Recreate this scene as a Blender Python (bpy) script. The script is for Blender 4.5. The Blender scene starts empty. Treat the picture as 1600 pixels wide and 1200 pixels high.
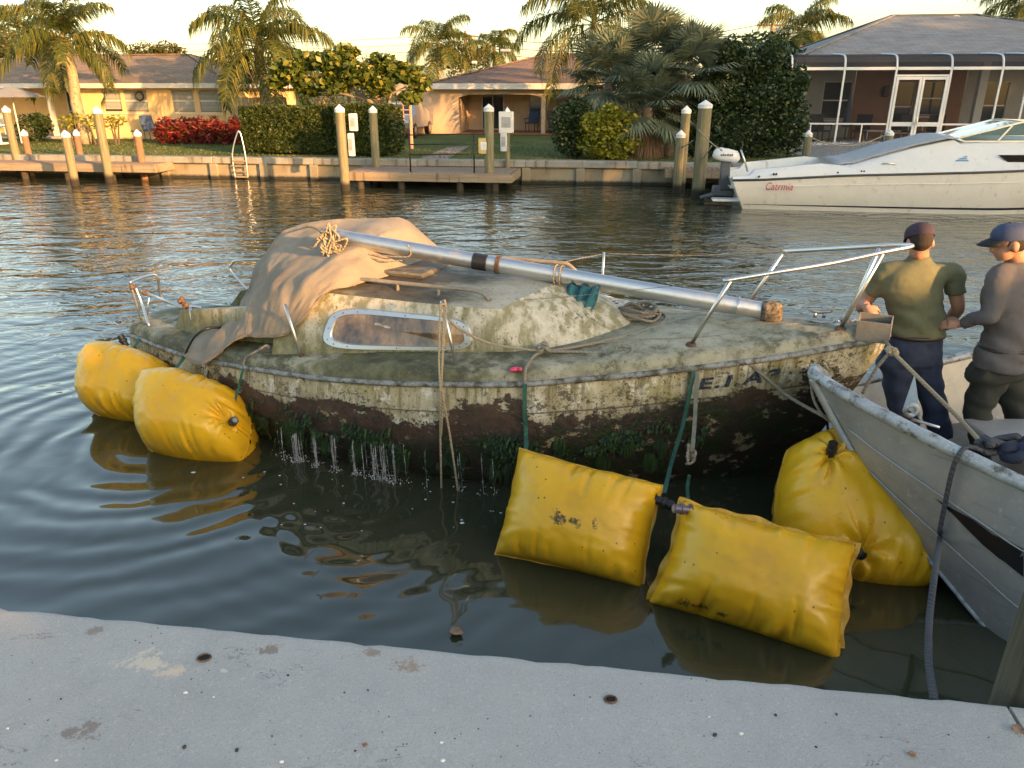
import bpy, bmesh, math, random
from mathutils import Vector, Matrix, noise as mnoise
PI = math.pi; R = math.radians
S = bpy.context.scene; C = S.collection

# ------------------------------------------------------------------ camera, sky, sun, exposure
PITCH = R(21); EYE = 2.65; FPX = 1200.0
cam = bpy.data.objects.new('camera', bpy.data.cameras.new('camera')); C.objects.link(cam)
cam.location = (0, 0, EYE); cam.rotation_euler = (PI/2 - PITCH, 0, 0)
cam.data.sensor_width = 36; cam.data.lens = 36*FPX/1600
cam.data.clip_start = .05; cam.data.clip_end = 3000
S.camera = cam
SUN_EL = R(12.0); SUN_AZ = math.atan2(.72, -.69)          # low evening sun, over the camera's right shoulder
W = bpy.data.worlds.new('World'); S.world = W; W.use_nodes = True
nt = W.node_tree; bg = nt.nodes['Background']
sky = nt.nodes.new('ShaderNodeTexSky'); sky.sky_type = 'NISHITA'; sky.sun_disc = False
sky.sun_elevation = SUN_EL; sky.sun_rotation = SUN_AZ
sky.air_density = 1.08; sky.dust_density = 1.7; sky.ozone_density = 0; sky.altitude = 0
nt.links.new(sky.outputs[0], bg.inputs[0]); bg.inputs[1].default_value = .15
sl = bpy.data.lights.new('sun', 'SUN'); sl.energy = 5.0; sl.angle = R(.6); sl.color = (1, .51, .18)
sun = bpy.data.objects.new('sun', sl); C.objects.link(sun)
SUN_TO = Vector((math.sin(SUN_AZ)*math.cos(SUN_EL), math.cos(SUN_AZ)*math.cos(SUN_EL), math.sin(SUN_EL)))
sun.rotation_euler = SUN_TO.to_track_quat('Z', 'Y').to_euler()
S.view_settings.view_transform = 'Standard'; S.view_settings.look = 'None'
S.view_settings.exposure = 1.43; S.view_settings.gamma = 1.0
S.cycles.max_bounces = 8; S.cycles.transparent_max_bounces = 24
S.cycles.caustics_reflective = False; S.cycles.caustics_refractive = False
S.cycles.sample_clamp_indirect = 6

# ------------------------------------------------------------------ pixel helpers (1600 x 1200 photograph)
cp, sp = math.cos(PITCH), math.sin(PITCH)
def ray(u, v):
    x = (u-800)/FPX; y = (600-v)/FPX
    return (x, cp+y*sp, -sp+y*cp)
def pz(u, v, z=0.0):
    r = ray(u, v); t = (z-EYE)/r[2]; return Vector((r[0]*t, r[1]*t, z))
def py(u, v, Y):
    r = ray(u, v); t = Y/r[1]; return Vector((r[0]*t, Y, EYE+r[2]*t))
def pd(u, v, X):
    r = ray(u, v); t = X/r[0]; return Vector((X, r[1]*t, EYE+r[2]*t))

# ------------------------------------------------------------------ mesh helpers
def catmull(pts, n=8):
    pts = [Vector(p) for p in pts]; out = []
    for i in range(len(pts)-1):
        p0 = pts[max(i-1, 0)]; p1 = pts[i]; p2 = pts[i+1]; p3 = pts[min(i+2, len(pts)-1)]
        for k in range(n):
            t = k/n
            out.append(.5*((2*p1)+(p2-p0)*t+(2*p0-5*p1+4*p2-p3)*t*t+(3*p1-p0-3*p2+p3)*t**3))
    out.append(pts[-1]); return out
def lerp1(x, xs, ys):
    if x <= xs[0]: return ys[0]
    for i in range(len(xs)-1):
        if x <= xs[i+1]:
            t = (x-xs[i])/(xs[i+1]-xs[i]); return ys[i]+(ys[i+1]-ys[i])*t
    return ys[-1]
def smooth1(x, xs, ys):
    """monotone-ish cubic through a table"""
    n = len(xs)
    if x <= xs[0]: return ys[0]
    if x >= xs[-1]: return ys[-1]
    for i in range(n-1):
        if x <= xs[i+1]:
            h = xs[i+1]-xs[i]; t = (x-xs[i])/h
            m0 = (ys[i+1]-ys[i-1])/(xs[i+1]-xs[i-1]) if i > 0 else (ys[i+1]-ys[i])/h
            m1 = (ys[i+2]-ys[i])/(xs[i+2]-xs[i]) if i < n-2 else (ys[i+1]-ys[i])/h
            return (2*t**3-3*t*t+1)*ys[i]+(t**3-2*t*t+t)*h*m0+(-2*t**3+3*t*t)*ys[i+1]+(t**3-t*t)*h*m1
def fbm(p, s=1.0, o=3):
    v = 0; a = 1; f = s
    for _ in range(o):
        v += a*mnoise.noise(Vector(p)*f); a *= .5; f *= 2.1
    return v
class MB:
    def __init__(self): self.v = []; self.f = []; self.mi = []; self.cur = 0
    def add(self, vs, fs):
        b = len(self.v); self.v += [tuple(x) for x in vs]; self.f += [tuple(b+i for i in f) for f in fs]
        self.mi += [self.cur]*len(fs); return self
    def box(self, x0, x1, y0, y1, z0, z1, M=None):
        vs = [Vector((x, y, z)) for z in (z0, z1) for y in (y0, y1) for x in (x0, x1)]
        if M is not None: vs = [M @ p for p in vs]
        return self.add(vs, [(0,2,3,1),(4,5,7,6),(0,1,5,4),(2,6,7,3),(0,4,6,2),(1,3,7,5)])
    def cbox(self, x0, x1, y0, y1, z0, z1, c=.01, M=None):
        """box with chamfered edges"""
        bm = bmesh.new(); bmesh.ops.create_cube(bm, size=1)
        for p in bm.verts:
            p.co = Vector((x0+(p.co.x+.5)*(x1-x0), y0+(p.co.y+.5)*(y1-y0), z0+(p.co.z+.5)*(z1-z0)))
        bmesh.ops.bevel(bm, geom=bm.edges[:]+bm.verts[:], offset=c, segments=1, affect='EDGES')
        vs = [M @ p.co if M is not None else p.co.copy() for p in bm.verts]
        bm.verts.index_update(); fs = [tuple(q.index for q in f.verts) for f in bm.faces]; bm.free()
        return self.add(vs, fs)
    def bar(self, p, q, w, h, up=(0,0,1)):
        p = Vector(p); q = Vector(q); d = (q-p); L = d.length; d.normalize()
        s = d.cross(Vector(up))
        if s.length < 1e-4: s = d.cross(Vector((1,0,0)))
        s.normalize(); t = s.cross(d)
        vs = [a+s*sx*w/2+t*sy*h/2 for a in (p, q) for sx, sy in ((-1,-1),(1,-1),(1,1),(-1,1))]
        return self.add(vs, [(0,1,2,3),(7,6,5,4),(0,4,5,1),(1,5,6,2),(2,6,7,3),(3,7,4,0)])
    def tube(self, pts, r, n=8, cap=True, closed=False):
        pts = [Vector(p) for p in pts]; m = len(pts)
        rs = r if isinstance(r, (list, tuple)) else [r]*m
        vs = []; prev = None
        for i, p in enumerate(pts):
            if closed: d = pts[(i+1) % m]-pts[i-1]
            else: d = pts[min(i+1, m-1)]-pts[max(i-1, 0)]
            if d.length < 1e-9: d = Vector((0,0,1))
            d.normalize()
            if prev is None:
                a = Vector((0,0,1)) if abs(d.z) < .9 else Vector((1,0,0))
                s = d.cross(a).normalized()
            else:
                s = prev-d*prev.dot(d)
                s = s.normalized() if s.length > 1e-6 else d.cross(Vector((.3,.5,.8))).normalized()
            prev = s; t = d.cross(s)
            for k in range(n):
                an = 2*PI*k/n; vs.append(p+(s*math.cos(an)+t*math.sin(an))*rs[i])
        fs = []
        for i in range(m if closed else m-1):
            j = (i+1) % m
            for k in range(n):
                l = (k+1) % n; fs.append((i*n+k, i*n+l, j*n+l, j*n+k))
        if cap and not closed:
            fs.append(tuple(range(n-1, -1, -1))); fs.append(tuple((m-1)*n+k for k in range(n)))
        return self.add(vs, fs)
    def cyl(self, p, q, r0, r1=None, n=12): return self.tube([p, q], [r0, r0 if r1 is None else r1], n)
    def loft(self, rings, cap=True, closed=True):
        n = len(rings[0]); vs = [p for r in rings for p in r]; fs = []
        for i in range(len(rings)-1):
            for k in range(n if closed else n-1):
                l = (k+1) % n; fs.append((i*n+k, i*n+l, (i+1)*n+l, (i+1)*n+k))
        if cap:
            fs.append(tuple(range(n-1, -1, -1))); fs.append(tuple((len(rings)-1)*n+k for k in range(n)))
        return self.add(vs, fs)
    def grid(self, rows):
        return self.loft(rows, cap=False, closed=False)
    def ball(self, c, rx, ry=None, rz=None, n=12, m=8, M=None):
        ry = rx if ry is None else ry; rz = rx if rz is None else rz; c = Vector(c); rings = []
        for i in range(1, m):
            a = PI*i/m; rings.append([Vector((rx*math.sin(a)*math.cos(2*PI*k/n), ry*math.sin(a)*math.sin(2*PI*k/n), -rz*math.cos(a))) for k in range(n)])
        vs = [Vector((0,0,-rz))]+[p for r in rings for p in r]+[Vector((0,0,rz))]
        if M is not None: vs = [M @ p for p in vs]
        vs = [c+p for p in vs]; fs = []
        for k in range(n): fs.append((0, 1+(k+1) % n, 1+k))
        for i in range(m-2):
            for k in range(n): fs.append((1+i*n+k, 1+i*n+(k+1) % n, 1+(i+1)*n+(k+1) % n, 1+(i+1)*n+k))
        e = len(vs)-1
        for k in range(n): fs.append((1+(m-2)*n+k, 1+(m-2)*n+(k+1) % n, e))
        return self.add(vs, fs)
    def build(self, name, mat, parent=None, smooth=False, loc=None, rotz=0, angle=None):
        me = bpy.data.meshes.new(name); me.from_pydata(self.v, [], self.f)
        mats = mat if isinstance(mat, (list, tuple)) else [mat]
        for m in mats: me.materials.append(m)
        if len(mats) > 1: me.polygons.foreach_set('material_index', self.mi)
        if smooth: me.polygons.foreach_set('use_smooth', [True]*len(me.polygons))
        me.update()
        if smooth and angle: me.set_sharp_from_angle(angle=R(angle))
        o = bpy.data.objects.new(name, me); C.objects.link(o)
        if parent is not None: o.parent = parent
        if loc is not None: o.location = loc
        if rotz: o.rotation_euler.z = rotz
        return o
def tag(o, label=None, cat=None, group=None, kind=None):
    if label: o['label'] = label
    if cat: o['category'] = cat
    if group: o['group'] = group
    if kind: o['kind'] = kind
    return o
def thing(name, label, cat, loc=(0,0,0), rotz=0, group=None):
    o = bpy.data.objects.new(name, None); C.objects.link(o); o.empty_display_size = .2
    o.location = loc; o.rotation_euler.z = rotz
    return tag(o, label, cat, group)
def copy_tree(o, parent=None):
    c = o.copy(); C.objects.link(c); c.parent = parent
    for ch in list(o.children): copy_tree(ch, c)
    return c
def attr(o, name, vals):
    a = o.data.attributes.new(name, 'FLOAT', 'POINT'); a.data.foreach_set('value', vals)
def applied(o):
    """bake the modifiers of o into its mesh"""
    dg = bpy.context.evaluated_depsgraph_get(); dg.update()
    me = bpy.data.meshes.new_from_object(o.evaluated_get(dg)); o.modifiers.clear(); old = o.data; o.data = me
    bpy.data.meshes.remove(old); return o
def remesh(o, vox=.012, smooth=4):
    m = o.modifiers.new('r', 'REMESH'); m.mode = 'VOXEL'; m.voxel_size = vox; m.use_smooth_shade = True
    if smooth:
        s = o.modifiers.new('s', 'SMOOTH'); s.factor = .5; s.iterations = smooth
    mats = [m for m in o.data.materials]
    applied(o)
    if not o.data.materials:
        for m in mats: o.data.materials.append(m)
    return o

# ------------------------------------------------------------------ node helpers
class NT:
    def __init__(self, name):
        self.m = bpy.data.materials.new(name); self.m.use_nodes = True; self.t = self.m.node_tree
        self.b = self.t.nodes['Principled BSDF']; self.out = self.t.nodes['Material Output']
    def n(self, typ, **kw):
        x = self.t.nodes.new('ShaderNode'+typ)
        for k, v in kw.items(): setattr(x, k, v)
        return x
    def put(self, sock, v):
        if hasattr(v, 'is_output') or hasattr(v, 'links'): self.t.links.new(v, sock)
        else: sock.default_value = v if not (isinstance(v, tuple) and len(v) == 3 and sock.type == 'RGBA') else v+(1,)
    def math(self, op, a, b=None, c=None, clamp=False):
        x = self.n('Math', operation=op); x.use_clamp = clamp; self.put(x.inputs[0], a)
        if b is not None: self.put(x.inputs[1], b)
        if c is not None: self.put(x.inputs[2], c)
        return x.outputs[0]
    def co(self, kind='Object', scale=(1,1,1), loc=(0,0,0), rot=(0,0,0)):
        c = self.n('TexCoord'); m = self.n('Mapping'); self.t.links.new(c.outputs[kind], m.inputs[0])
        m.inputs['Scale'].default_value = scale; m.inputs['Location'].default_value = loc; m.inputs['Rotation'].default_value = rot
        return m.outputs[0]
    def xyz(self, kind='Object'):
        c = self.n('TexCoord'); s = self.n('SeparateXYZ'); self.t.links.new(c.outputs[kind], s.inputs[0]); return s.outputs
    def noise(self, scale=5, detail=4, rough=.55, co=None, dist=0.0):
        x = self.n('TexNoise'); x.inputs['Scale'].default_value = scale; x.inputs['Detail'].default_value = detail
        x.inputs['Roughness'].default_value = rough; x.inputs['Distortion'].default_value = dist
        self.t.links.new(co if co is not None else self.co(), x.inputs['Vector']); return x.outputs['Fac']
    def voro(self, scale=5, co=None, feature='F1', out='Distance'):
        x = self.n('TexVoronoi'); x.feature = feature; x.inputs['Scale'].default_value = scale
        self.t.links.new(co if co is not None else self.co(), x.inputs['Vector']); return x.outputs[out]
    def ramp(self, fac, stops, interp='LINEAR'):
        x = self.n('ValToRGB'); x.color_ramp.interpolation = interp; e = x.color_ramp.elements
        while len(e) < len(stops): e.new(.5)
        for q, (p, c) in zip(e, stops):
            q.position = p; q.color = c+(1,) if isinstance(c, tuple) else (c, c, c, 1)
        self.put(x.inputs[0], fac); return x.outputs[0]
    def step(self, v, a, b):
        x = self.n('MapRange'); x.interpolation_type = 'SMOOTHSTEP'; self.put(x.inputs[0], v)
        x.inputs[1].default_value = a; x.inputs[2].default_value = b; return x.outputs[0]
    def mix(self, fac, a, b, mode='MIX'):
        x = self.n('Mix', data_type='RGBA', blend_type=mode); self.put(x.inputs[0], fac); self.put(x.inputs[6], a); self.put(x.inputs[7], b)
        return x.outputs[2]
    def attr(self, name):
        x = self.n('Attribute', attribute_name=name); return x.outputs['Fac']
    def bump(self, h, strength=.3, dist=.01, normal=None):
        x = self.n('Bump'); x.inputs['Strength'].default_value = strength; x.inputs['Distance'].default_value = dist
        self.put(x.inputs['Height'], h)
        if normal is not None: self.put(x.inputs['Normal'], normal)
        return x.outputs[0]
    def set(self, **kw):
        names = dict(color='Base Color', rough='Roughness', metal='Metallic', normal='Normal', spec='Specular IOR Level', ior='IOR', trans='Transmission Weight', alpha='Alpha', sub='Subsurface Weight', coat='Coat Weight', sheen='Sheen Weight')
        for k, v in kw.items(): self.put(self.b.inputs[names[k]], v)
        return self.m
MATS = {}
def simple(name, col, rough=.6, metal=0, var=.25, scale=6, bump=0, bscale=40, spec=None, grime=None):
    """plain stuff with uneven colour and a little relief"""
    if name in MATS: return MATS[name]
    k = NT(name)
    n1 = k.noise(scale, 5); n2 = k.noise(scale*7, 3)
    f = k.math('MULTIPLY', k.math('ADD', n1, k.math('MULTIPLY', n2, .5)), .67)
    lo = tuple(c*(1-var) for c in col); hi = tuple(min(1, c*(1+var)) for c in col)
    colr = k.ramp(f, [(.3, lo), (.7, hi)])
    if grime:
        gcol, amt = grime
        g = k.step(k.noise(scale*1.7, 6, .7), .62-amt*.25, .8-amt*.2)
        colr = k.mix(k.math('MULTIPLY', g, min(1, .5+amt)), colr, gcol)
    k.set(color=colr, rough=rough, metal=metal)
    if spec is not None: k.set(spec=spec)
    if bump: k.set(normal=k.bump(k.noise(bscale, 4), bump, .01))
    MATS[name] = k.m; return k.m
def leafmat(name, c1, c2, c3=None, trans=.35, rough=.5):
    if name in MATS: return MATS[name]
    k = NT(name); g = k.n('NewGeometry')
    stops = [(0, c1), (1, c2)] if c3 is None else [(0, c1), (.72, c2), (1, c3)]
    col = k.ramp(g.outputs['Random Per Island'], stops)
    k.set(color=col, rough=rough, spec=.35)
    tr = k.n('BsdfTranslucent'); k.put(tr.inputs[0], k.mix(.5, col, (.5, .55, .08), 'MULTIPLY'))
    k.put(tr.inputs[0], col)
    mx = k.n('MixShader'); mx.inputs[0].default_value = trans
    k.t.links.new(k.b.outputs[0], mx.inputs[1]); k.t.links.new(tr.outputs[0], mx.inputs[2]); k.t.links.new(mx.outputs[0], k.out.inputs[0])
    MATS[name] = k.m; return k.m
# ------------------------------------------------------------------ water, lawn, near dock
def mat_water():
    k = NT('canal water'); s = k.xyz('Object'); X, Y = s[0], s[1]
    far = k.step(Y, 4.5, 12.0)
    calm = k.noise(.35, 2)
    # fine wind ripples, crests running across the canal
    r1 = k.noise(1.0, 3, .55, k.co('Object', (1.9, 3.0, 1), (0,0,0), (0,0,R(-10))), .6)
    r2 = k.noise(1.0, 2, .5, k.co('Object', (.75, 1.35, 1), (3,1,0), (0,0,R(14))), .8)
    r3 = k.noise(1.0, 2, .5, k.co('Object', (.28, .8, 1), (7,3,0), (0,0,R(-6))), .3)
    a1 = k.math('MULTIPLY_ADD', far, .040, .0012); a2 = k.math('MULTIPLY_ADD', far, .052, .010)
    h = k.math('MULTIPLY', k.math('MULTIPLY', r1, a1), k.math('MULTIPLY_ADD', calm, 1.3, .35))
    h = k.math('MULTIPLY_ADD', r2, a2, h); h = k.math('MULTIPLY_ADD', r3, .035, h)
    # rings running out from the stern bags, where the boat is being lifted
    for cx, cy, wl, amp, reach in ((-2.75, 5.7, .27, .0068, 1.9), (-1.0, 4.7, .17, .0022, .9)):
        dx = k.math('SUBTRACT', X, cx); dy = k.math('SUBTRACT', Y, cy)
        d = k.math('SQRT', k.math('ADD', k.math('MULTIPLY', dx, dx), k.math('MULTIPLY', dy, dy)))
        d2 = k.math('MULTIPLY_ADD', k.noise(.9, 2), .5, d)
        w = k.math('SINE', k.math('MULTIPLY', d2, 2*PI/wl))
        w = k.math('MULTIPLY', w, k.math('EXPONENT', k.math('MULTIPLY', d, -1/reach)))
        h = k.math('MULTIPLY_ADD', w, amp, h)
    k.set(color=(.034, .039, .022), rough=.05, ior=1.52, spec=.8, normal=k.bump(h, 1.0, 1.0))
    return k.m
b = MB(); b.add([(-160,24,0),(-160,20,0),(160,-24,0),(160,1.6,0),(-160,46.4,0)], [(1,2,3,4)])
tag(b.build('water', mat_water()), 'dark green canal water with small ripples', 'water', kind='structure')

def mat_lawn():
    k = NT('lawn grass'); n = k.noise(.5, 5, .6); n2 = k.noise(14, 4, .7)
    c = k.ramp(n, [(.3, (.075,.11,.03)), (.52, (.12,.15,.045)), (.72, (.22,.19,.085))])
    c = k.mix(k.math('MULTIPLY', n2, .6), c, (.05,.08,.02))
    return k.set(color=c, rough=.95, spec=.15, normal=k.bump(n2, .6, .05))
LAWN = .60
BK = lambda x: 24.02-.14*x
b = MB(); b.add([(-600,BK(-600),LAWN),(600,BK(600),LAWN),(600,1500,LAWN),(-600,1500,LAWN)], [(0,1,2,3)])
tag(b.build('ground', mat_lawn()), 'far bank lawn patchy green grass running back to houses', 'lawn', kind='structure')
b = MB(); random.seed(5)
for i in range(14000):
    x = random.uniform(-19, 9.5); y = BK(x)+.12+random.random()**1.6*9; h = random.uniform(.02, .06); a = random.random()*PI
    dx, dy = math.cos(a)*.02, math.sin(a)*.02; l = random.uniform(-.03, .03)
    b.add([(x-dx,y-dy,LAWN),(x+dx,y+dy,LAWN),(x+l,y+l,LAWN+h)], [(0,1,2)])
tag(b.build('grass', leafmat('grass blades', (.08,.12,.03), (.17,.18,.06))), 'short mown grass blades on the far bank lawn', 'grass', kind='stuff')

STAINS = [(tuple(pz(u, v, 1.0))[:2], r_, c_) for u, v, r_, c_ in ((228,1035,.12,(.66,.58,.45)),(268,1050,.07,(.70,.55,.40)),(350,1049,.03,(.62,.60,.50)),(135,1142,.08,(.22,.18,.15)),(640,1040,.07,(.30,.22,.15)),(420,1015,.06,(.22,.17,.13)),(580,1020,.05,(.25,.19,.14)),(150,985,.05,(.24,.19,.16)))]
def mat_concrete():
    k = NT('dock concrete')
    n1 = k.noise(1.3, 6, .6); n2 = k.noise(9, 6, .65); n3 = k.noise(160, 3, .7)
    c = k.ramp(n1, [(.25, (.38,.375,.365)), (.75, (.47,.46,.445))])
    c = k.mix(k.math('MULTIPLY', k.step(n2, .45, .75), .35), c, (.31,.31,.305))
    c = k.mix(k.math('MULTIPLY', k.step(n3, .52, .66), .45), c, (.22,.215,.21))
    c = k.mix(k.math('MULTIPLY', k.step(k.noise(70, 4, .75, k.co('Object', (1,1,1), (5,5,0))), .56, .64), .35), c, (.62,.60,.56))
    # hairline cracks, thinned by a mask
    ck = k.math('ABSOLUTE', k.math('SUBTRACT', k.noise(2.6, 6, .62, k.co('Object', (1, 2.4, 1), (.3,.2,0), (0,0,R(12))), .5), .5))
    cr = k.math('LESS_THAN', ck, .0028)
    cr = k.math('MULTIPLY', cr, k.step(k.noise(3.1, 3, .6, k.co('Object', (1,1,1), (2,6,0))), .56, .62))
    c = k.mix(k.math('MULTIPLY', cr, .7), c, (.10,.095,.09))
    # brown soil and pale bird lime stains
    st = k.step(k.noise(1.7, 6, .75, k.co('Object', (1,2.2,1), (4,1,0))), .63, .72)
    c = k.mix(k.math('MULTIPLY', st, .55), c, (.16,.12,.09))
    s0 = k.xyz('Object')
    for (gx, gy), rad, colr in STAINS:
        dx_ = k.math('SUBTRACT', s0[0], gx); dy_ = k.math('MULTIPLY', k.math('SUBTRACT', s0[1], gy), 1.7)
        dd = k.math('SQRT', k.math('ADD', k.math('MULTIPLY', dx_, dx_), k.math('MULTIPLY', dy_, dy_)))
        mk = k.step(k.math('ADD', k.math('MULTIPLY', dd, 1/rad), k.math('MULTIPLY_ADD', k.noise(17, 8, .82), 5.0, -2.5)), .62, .38)
        c = k.mix(k.math('MULTIPLY', mk, .75), c, colr)
    s2 = k.step(k.noise(2.2, 7, .8, k.co('Object', (1,2.4,1), (9,5,0))), .68, .74)
    c = k.mix(k.math('MULTIPLY', s2, .7), c, (.62,.56,.42))
    sp = k.math('LESS_THAN', k.voro(26), .085); sp = k.math('MULTIPLY', sp, k.step(k.noise(4, 2), .5, .6))
    c = k.mix(k.math('MULTIPLY', sp, .8), c, (.07,.06,.055))
    hgt = k.math('ADD', k.math('MULTIPLY', n3, .8), k.math('ADD', n2, k.math('MULTIPLY', cr, -1.2)))
    return k.set(color=c, rough=.9, spec=.25, normal=k.bump(hgt, .55, .012))
DOCK = 1.0
EA = pz(0, 950, DOCK); EB = pz(1600, 1105, DOCK)
ed = (EB-EA).normalized(); en = Vector((ed.y, -ed.x, 0)); en = en if en.y < 0 else -en      # en: inland
def edge_at(s): return EA+ed*s
JOINT = (pz(1575, 1103, DOCK)-EA).dot(ed)
def slab(name, s0, s1, parent=None):
    b = MB(); n = int((s1-s0)/.02) if s1-s0 < 6 else int((s1-s0)/.05); top = []
    offs = [0, .006, .02, .06, .3, 1, 3, 26]
    rows = []
    for i in range(n+1):
        s = s0+(s1-s0)*i/n; q = edge_at(s); ch = fbm((s*3, 0, 0), 3, 4)*.012+max(0, fbm((s, 7, 0), 3, 2)-.5)*.02
        row = []
        for z in (-1.2, -.3, -.05, -.012): row.append(q+en*(ch+.004+fbm((s*4, z*5, 3), 2, 2)*.006)+Vector((0,0,z)))
        for j, o in enumerate(offs):
            row.append(q+en*(o+ch*max(0, 1-o*8))+Vector((0,0,(-.004 if j == 0 else fbm((s*2, o*2, 1), 2, 2)*.002*(j < 6)))))
        rows.append(row)
    b.grid(rows)
    b.add([rows[0][k] for k in range(len(rows[0]))]+[rows[0][-1]-Vector((0,0,1.2))], [tuple(range(len(rows[0])+1))])
    b.add([rows[-1][k] for k in range(len(rows[-1]))]+[rows[-1][-1]-Vector((0,0,1.2))], [tuple(range(len(rows[-1]), -1, -1))])
    return b.build(name, CONC, parent, smooth=True, angle=50)
CONC = mat_concrete()
pv = bpy.data.objects.new('pavement', None); C.objects.link(pv)
tag(pv, 'weathered grey concrete dock slab along the near canal edge', 'dock', kind='structure')
slab('slab', -30, JOINT-.006, pv); slab('slab', JOINT+.006, 60, pv)
# ------------------------------------------------------------------ salvaged sailboat
BC = Vector((-3.46, 7.22, 0)); BA = math.atan2(4.83-7.22, 2.48+3.46)
MBOAT = Matrix.Translation(BC) @ Matrix.Rotation(BA, 4, 'Z'); MBI = MBOAT.inverted()
def lz(u, v, z): return MBI @ pz(u, v, z)                      # pixel at height z, in the boat's own frame
def ly(u, v, yl):                                             # pixel on the boat's fore-and-aft plane y = yl
    o = MBI @ Vector((0,0,EYE)); d = MBI.to_3x3() @ Vector(ray(u, v)); t = (yl-o.y)/d.y; return o+d*t
def lw(p): return MBOAT @ Vector(p)
XS = [0.02,.91,1.51,2.05,2.69,3.22,3.7,4.21,4.52,4.92,5.3,5.63,6.02,6.35,6.41]
BS = [.35,.70,.88,1.03,1.12,1.12,1.07,.97,.85,.69,.53,.41,.21,.06,.008]
ZS = [.5,.55,.6,.66,.71,.75,.79,.83,.86,.9,.95,1.0,1.06,1.13,1.16]
def bx(x): return max(.006, smooth1(x, XS, BS))
def zr(x): return smooth1(x, XS, ZS)
def bwl(x): return max(.004, smooth1(x, [0,.9,2,3,4,4.5,5.0,5.5,5.9,6.05], [.22,.62,.93,1.0,.90,.70,.46,.22,.03,.004]))
def wl_x(x): return x if x < 4.4 else 4.4+(x-4.4)*(6.05-4.4)/(6.41-4.4)
def stem_x(z): return lerp1(z, [-.4,-.21,.08,.3,.78,1.04,1.16], [5.55,5.79,5.94,6.04,6.27,6.38,6.41])
def deck_z(x, y):
    b = max(bx(x)-.06, .02); return zr(x)+.095+.075*max(0, 1-(y/b)**2)*min(1, b/.5)

def mat_hull():
    k = NT('fouled hull paint'); t = k.attr('t'); s = k.xyz('Object'); x = s[0]
    nb = k.noise(1.7, 7, .68); nf = k.noise(16, 6, .72); nm = k.noise(1.3, 4, .6, k.co('Object', (1,1,.5)))
    streak = k.noise(1, 5, .65, k.co('Object', (11, 11, 1.1)))
    cream = k.ramp(streak, [(.3, (.27,.225,.11)), (.5, (.46,.405,.27)), (.7, (.62,.56,.43))])
    cream = k.mix(k.math('MULTIPLY', k.step(k.noise(2.2, 5, .7), .5, .68), .75), cream, (.27,.24,.07))
    chalk = k.step(k.noise(5.5, 7, .75, k.co('Object', (1,1,.8), (2,2,8))), .54, .60)
    cream = k.mix(k.math('MULTIPLY', chalk, .75), cream, (.74,.71,.62))
    # maroon-brown antifouling, flaked through to cream
    bow = k.step(x, 3.4, 4.6)
    edge = k.math('ADD', t, k.math('MULTIPLY_ADD', nb, 1.15, -.575)); edge = k.math('ADD', edge, k.math('MULTIPLY_ADD', nf, .2, -.1))
    brown = k.ramp(k.noise(7, 6, .7), [(.3, (.030,.022,.016)), (.55, (.085,.05,.036)), (.75, (.13,.09,.06))])
    fb = k.step(edge, .25, .28)
    flake = k.step(k.math('ADD', k.noise(4.2, 7, .75, k.co('Object', (1,1,1.9), (5,2,1))), k.math('MULTIPLY', t, -.14)), .535, .565)
    fb = k.math('MULTIPLY', fb, k.math('SUBTRACT', 1.0, flake))
    c = k.mix(fb, cream, brown)
    # dark weed and slime low on the side, higher towards the bow
    e2 = k.math('ADD', k.math('ADD', t, k.math('MULTIPLY', bow, .24)), k.math('ADD', k.math('MULTIPLY_ADD', nm, .5, -.25), k.math('MULTIPLY_ADD', nf, .3, -.15)))
    low = k.step(e2, .54, .64)
    slime = k.ramp(k.noise(5.5, 6, .72, k.co('Object', (1,1,1), (1,7,2))), [(.32, (.018,.014,.010)), (.48, (.04,.03,.02)), (.56, (.016,.032,.008)), (.72, (.032,.065,.012))])
    bare = k.step(k.noise(6, 6, .7, k.co('Object', (1,1,1.7), (2,9,4))), .585, .615)
    slime = k.mix(k.math('MULTIPLY', bare, .85), slime, (.40,.31,.19))
    c = k.mix(low, c, slime)
    # black specks everywhere and dark drips under the rail
    spk = k.step(k.math('ADD', k.noise(38, 5, .8), k.math('MULTIPLY', k.noise(3.1, 3), .22)), .66, .73)
    c = k.mix(k.math('MULTIPLY', spk, .85), c, (.025,.022,.016))
    clus = k.math('MULTIPLY', k.step(k.noise(14, 7, .8, k.co('Object', (1,1,1.3), (4,4,4))), .50, .56), k.step(k.noise(1.5, 3, .5, k.co('Object', (1,1,1), (6,1,3))), .50, .60))
    c = k.mix(k.math('MULTIPLY', clus, .85), c, (.05,.04,.025))
    drip = k.math('MULTIPLY', k.step(k.noise(1, 4, .6, k.co('Object', (24,24,1.0))), .52, .64), k.step(t, .45, .0))
    c = k.mix(k.math('MULTIPLY', drip, .7), c, (.10,.085,.03))
    # moulding line
    ln = k.math('LESS_THAN', k.math('ABSOLUTE', k.math('SUBTRACT', t, .255)), .008)
    c = k.mix(k.math('MULTIPLY', ln, .7), c, (.07,.055,.04))
    hgt = k.math('ADD', k.math('MULTIPLY', fb, .5), k.math('ADD', k.math('MULTIPLY', nf, .7), k.math('MULTIPLY', low, k.noise(30, 5, .7))))
    rough = k.math('MULTIPLY_ADD', low, -.22, .62)
    return k.set(color=c, rough=rough, spec=.4, normal=k.bump(hgt, .9, .02))
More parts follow.
